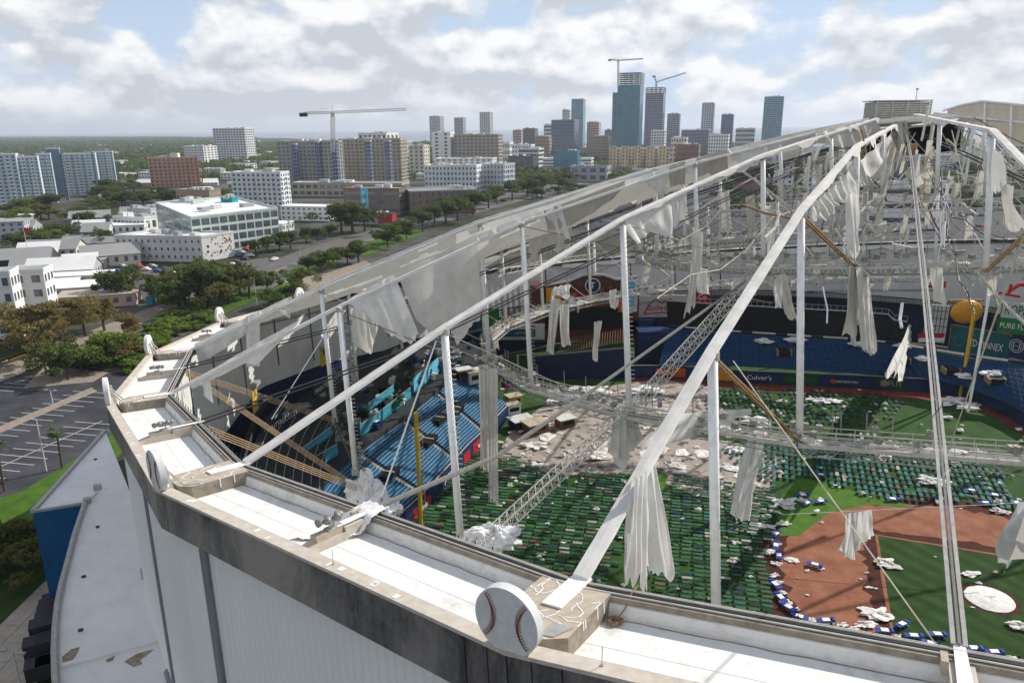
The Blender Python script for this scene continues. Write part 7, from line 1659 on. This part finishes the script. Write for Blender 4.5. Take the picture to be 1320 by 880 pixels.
# palms
def palm(px,py,top,label,n=26):
    p=gp(px,py); D=p.y-CAM.y; h=at(px,top,D).z*.88; o=thing('palm_tree',label,'palm tree',p,'palms round the stadium'); mb=MB(); mb.tube([p,p+Vector((.1,0,h*.5)),p+Vector((.2,.1,h))],.20,8,.15); mb.build('trunk','bark',o)
    c=p+Vector((.2,.1,h)); mb=MB()
    for k in range(n):
        a=rnd.uniform(0,6.28); e=rnd.uniform(-.5,1.25); L1=rnd.uniform(1.3,1.9); d=Vector((math.cos(a)*math.cos(e),math.sin(a)*math.cos(e),math.sin(e))); s=d.cross(Zv).normalized(); q=c+d*L1*.35; t=c+d*L1-Zv*.5*L1*.3
        for j in range(7):
            f=(j-3)/3; tip=c+d*L1*(1-.25*abs(f))+s*f*L1*.55-Zv*(.15+.2*abs(f)); mb.add([q-s*.05,q+s*.05,tip+s*.07,tip-s*.07],[(0,1,2,3)])
    mb.build('crown','mid_leaf',o); return o
palm(80,602,550,'fan palm on the lawn beside the parking lot'); palm(6,632,568,'palm cut by the left edge of the picture'); palm(390,386,340,'tall thin palm on the grass island by the avenue'); palm(126,318,292,'palm among the dark trees at the left')
for x,y,t in ((165,338,320),(193,345,328),(372,300,285),(388,296,280)): palm(x,y,t,'small street palm near the white buildings',14)
# lamp posts
def lamp(px,py,top,label,two=False):
    p=gp(px,py); D=p.y-CAM.y; h=at(px,top,D).z; o=thing('street_lamp',label,'street lamp',p,'lamp posts'); mb=MB(); mb.tube([p,p+Zv*h],.13,8,.08); mb.build('pole','offw',o); mb=MB(); mb.tube([p+Zv*h,p+Zv*h+Vector((-.9,.2,.05))],.05,5); mb.box(p+Zv*h+Vector((-1.1,.25,.05)),(.7,.35,.14)); 
    if two: mb.tube([p+Zv*h,p+Zv*h+Vector((.9,-.2,.05))],.05,5); mb.box(p+Zv*h+Vector((1.1,-.25,.05)),(.7,.35,.14))
    mb.build('lamp_head','galv',o); return o
lamp(60,607,541,'white lamp post standing on the lawn edge of the parking lot'); lamp(68,520,503,'short white lamp post on the median of the parking lot',True); lamp(31,905,840,'lamp post with two heads at the bottom left corner',True); lamp(331,392,358,'thin lamp post left of the grass island'); lamp(389,345,318,'lamp post beside the avenue'); lamp(172,460,436,'short lamp post in the trees behind the upright baseball sign')
for x,y,t in ((615,262,240),(520,300,282),(560,285,268),(640,250,236)): lamp(x,y,t,'thin distant lamp post beside the avenue')
# cars
M['tyre']=mat('tyre',(.015,.015,.016),.9,.1); 
CARC={'white':(.72,.72,.72),'black':(.02,.02,.022),'red':(.45,.03,.03),'silver':(.42,.43,.45),'blue':(.03,.08,.25),'dark':(.05,.055,.06)}
def car_proto(cn):
    m=mat('car_paint_'+cn,CARC[cn],.3,.04,.5,spec=.6); o=bpy.data.objects.new('parked_car',None); COL.objects.link(o)
    mb=MB(); prof=[(-2.2,.35),(-2.25,.8),(-1.3,.95),(-.6,1.42),(.9,1.45),(1.75,1.0),(2.2,.9),(2.25,.35)]
    n=len(prof); L_=[(x,-.88+.12*max(0,z-.95)/.5,z) for x,z in prof]; R__=[(x,.88-.12*max(0,z-.95)/.5,z) for x,z in prof]; mb.add(L_+R__,[tuple(range(n)),tuple(range(n,2*n))[::-1]]+[(k,n+k,n+(k+1)%n,(k+1)%n) for k in range(n)])
    ABS[o.name]=(0,0,0); mb.build('body',m,o)
    mb=MB(); mb.hexa([(-1.2,-.86,.98),(1.6,-.86,1.0),(1.6,.86,1.0),(-1.2,.86,.98),(-.62,-.80,1.36),(.85,-.80,1.38),(.85,.80,1.38),(-.62,.80,1.36)]); mb.build('windows','glass',o)
    for x in (-1.4,1.4):
        for y in (-.82,.82): mb=MB(); mb.tube([(x,y-.11,.33),(x,y+.11,.33)],.33,10); mb.build('wheel','tyre',o)
    for y in (-.6,.6): mb=MB(); mb.box((-2.24,y,.7),(.06,.35,.16)); mb.build('headlight','offw',o)
    return o
CP={c:car_proto(c) for c in CARC}; used=set()
def car(px,py,yaw,c,label,grp='cars in the streets by the stadium'):
    p=gp(px,py); 
    if c not in used: o=CP[c]; used.add(c); o.location=(p.x,p.y,-.18); o.rotation_euler=(0,0,yaw); tag(o,label,'car',grp)
    else: o=dup(CP[c],(p.x,p.y,-.18),yaw,label,grp)
    return o
av=math.atan2((gp(480,304)-gp(350,346)).y,(gp(480,304)-gp(350,346)).x)
car(354,335,av,'white','white car driving on the avenue near the modern office'); car(405,328,av+3.14,'black','black car driving on the avenue'); car(533,284,av,'silver','small silver car far up the avenue'); car(560,276,av,'white','small white car far up the avenue')
for k,(x,y) in enumerate(((318,322),(325,320),(312,326),(306,330),(316,334),(322,330),(180,344),(188,348),(196,344),(204,350),(212,347),(222,352),(232,350),(168,348),(158,344),(150,350),(305,338),(300,342))):
    c=('red','white','silver','blue','dark','white')[k%6]; car(x,y,av+1.4+rnd.gauss(0,.2),c,'%s car parked by the white buildings'%{'dark':'dark grey'}.get(c,c),'cars parked by the white buildings')
for k in range(60):
    x=rnd.uniform(690,1320); y=rnd.uniform(255,296); c=rnd.choice(('white','silver','dark','black','blue','red')); car(x,y,R_(70)+rnd.choice((0,3.14)),c,'%s car in the car park beyond the far rim'%{'dark':'dark grey'}.get(c,c),'cars in the far car parks')
for c in CARC:
    if c not in used:
        for ch in list(CP[c].children): bpy.data.objects.remove(ch)
        bpy.data.objects.remove(CP[c])
# ditch parapet and wooden path
mb=MB()
a=gp(-20,478);b=gp(52,452); n=14
o=thing('timber_bridge','timber edged footbridge at the left by the ditch','bridge',(a+b)/2); 
for k in range(5): mb=MB(); off=Vector((.5,1.4,0))*k; mb.bar(a+off+Zv*1.0,b+off+Zv*1.0,1.2,.25); mb.build('plank','cabletan' if k%2 else 'wood',o)
mb=MB(); mb.bar(a+Zv*.3,b+Zv*.3,.5,1.6); mb.build('abutment','tan',o)
# signs by the avenue
for x,y,l in ((376,348,'white billboard on the grass island'),(395,346,'small white billboard beside the first one')): 
    p=gp(x,y); o=thing('billboard',l,'sign',p,'signs on the grass island'); mb=MB(); mb.box(p+Zv*1.8,(3.6,.2,1.6),.2); mb.build('panel','offw',o); 
    for s in (-1.2,1.2): mb=MB(); mb.tube([p+Vector((s,0,0)),p+Vector((s,0,1.2))],.07,5); mb.build('post','galv',o)
p=gp(30,318); 
p=gp(195,392); o=thing('blue_toilet','small turquoise cabin left of the oak cluster','cabin',p); mb=MB(); mb.box(p+Zv*1.5,(2,2,3)); mb.build('wall','cyan',o); mb=MB(); mb.box(p+Zv*3.1,(2.2,2.2,.2)); mb.build('roof','offw',o)
p=at(30,293,330); o=thing('flag','red flag at the far left among the trees','flag',Vector((p.x,p.y,0))); mb=MB(); mb.tube([Vector((p.x,p.y,0)),p],.12,6); mb.build('pole','offw',o); mb=MB(); mb.grid([[p+Vector((x*.8,.3*math.sin(x),-.2*x)) for x in range(4)],[p+Vector((x*.8,.3*math.sin(x),-.2*x-2)) for x in range(4)]]); mb.build('cloth','redsign',o)
# ================================================================ HAZE
HZ=7.5e-5
m=bpy.data.materials.new('haze'); m.use_nodes=True; t=m.node_tree; t.nodes.remove(t.nodes['Principled BSDF']); v=t.nodes.new('ShaderNodeVolumePrincipled'); v.inputs['Density'].default_value=HZ; v.inputs['Color'].default_value=(.80,.88,1,1); v.inputs['Anisotropy'].default_value=.2; t.links.new(v.outputs[0],t.nodes['Material Output'].inputs['Volume'])
mb=MB(); Rz=26500; mb.hexa([(-Rz,-Rz,-1.5),(Rz,-Rz,-1.5),(Rz,Rz,-1.5),(-Rz,Rz,-1.5),(-Rz,-Rz,260),(Rz,-Rz,260),(Rz,Rz,260),(-Rz,Rz,260)])
o=mb.build('haze',m,origin=(0,0,0)); stuff(o); tag(o,'thin pale blue haze in the air over the whole city','haze')
import bpy
# tell repeats apart by their place
def ordinal(n,i): return ('first','second','third','fourth','fifth','sixth','seventh','eighth','ninth','tenth','eleventh','twelfth','thirteenth','fourteenth','fifteenth','sixteenth','seventeenth','eighteenth','nineteenth','twentieth','twenty first','twenty second','twenty third','twenty fourth','twenty fifth','twenty sixth','twenty seventh','twenty eighth','twenty ninth','thirtieth')[i]
bpy.context.view_layer.update()
def scr(o):
    d=Vector(o.location)-CAM; return d.dot(RT)/max(.1,d.dot(F0)), d.length
groups={}
for o in SC.objects:
    if o.parent is None and 'label' in o: groups.setdefault(o['label'],[]).append(o)
for lab,os_ in groups.items():
    if 1<len(os_)<=30:
        os_.sort(key=lambda o:scr(o)[0])
        n=len(os_)
        for i,o in enumerate(os_):
            t=('left one' if i==0 else 'right one') if n==2 else ordinal(n,i)+' from the left'
            w=(lab+', '+t).split(); 
            base=lab.split()
            while len(base)+len(t.split())>16: base=base[:-1]
            while base[-1].strip(',') in ('the','a','of','in','by','on','to','and','at','with','down','beside','between','behind','from','before','below'): base=base[:-1]
            o['label']=' '.join(base).rstrip(',')+', '+t
    elif len(os_)>30:
        os_.sort(key=lambda o:scr(o)[1])
        n=len(os_); xs=sorted(scr(o)[0] for o in os_); q1,q2=xs[n//3],xs[2*n//3]
        for i,o in enumerate(os_):
            x=scr(o)[0]; t=('near ' if i<n/3 else 'far ' if i>2*n/3 else 'middle ')+('left' if x<q1 else 'right' if x>q2 else 'centre')
            base=lab.split()
            while len(base)>13: base=base[:-1]
            o['label']=' '.join(base)+', '+t
for o in SC.objects:
    if o.parent is None and 'label' in o:
        w=o['label'].split()
        if len(w)>16: print('LONG',o.name,o['label'])
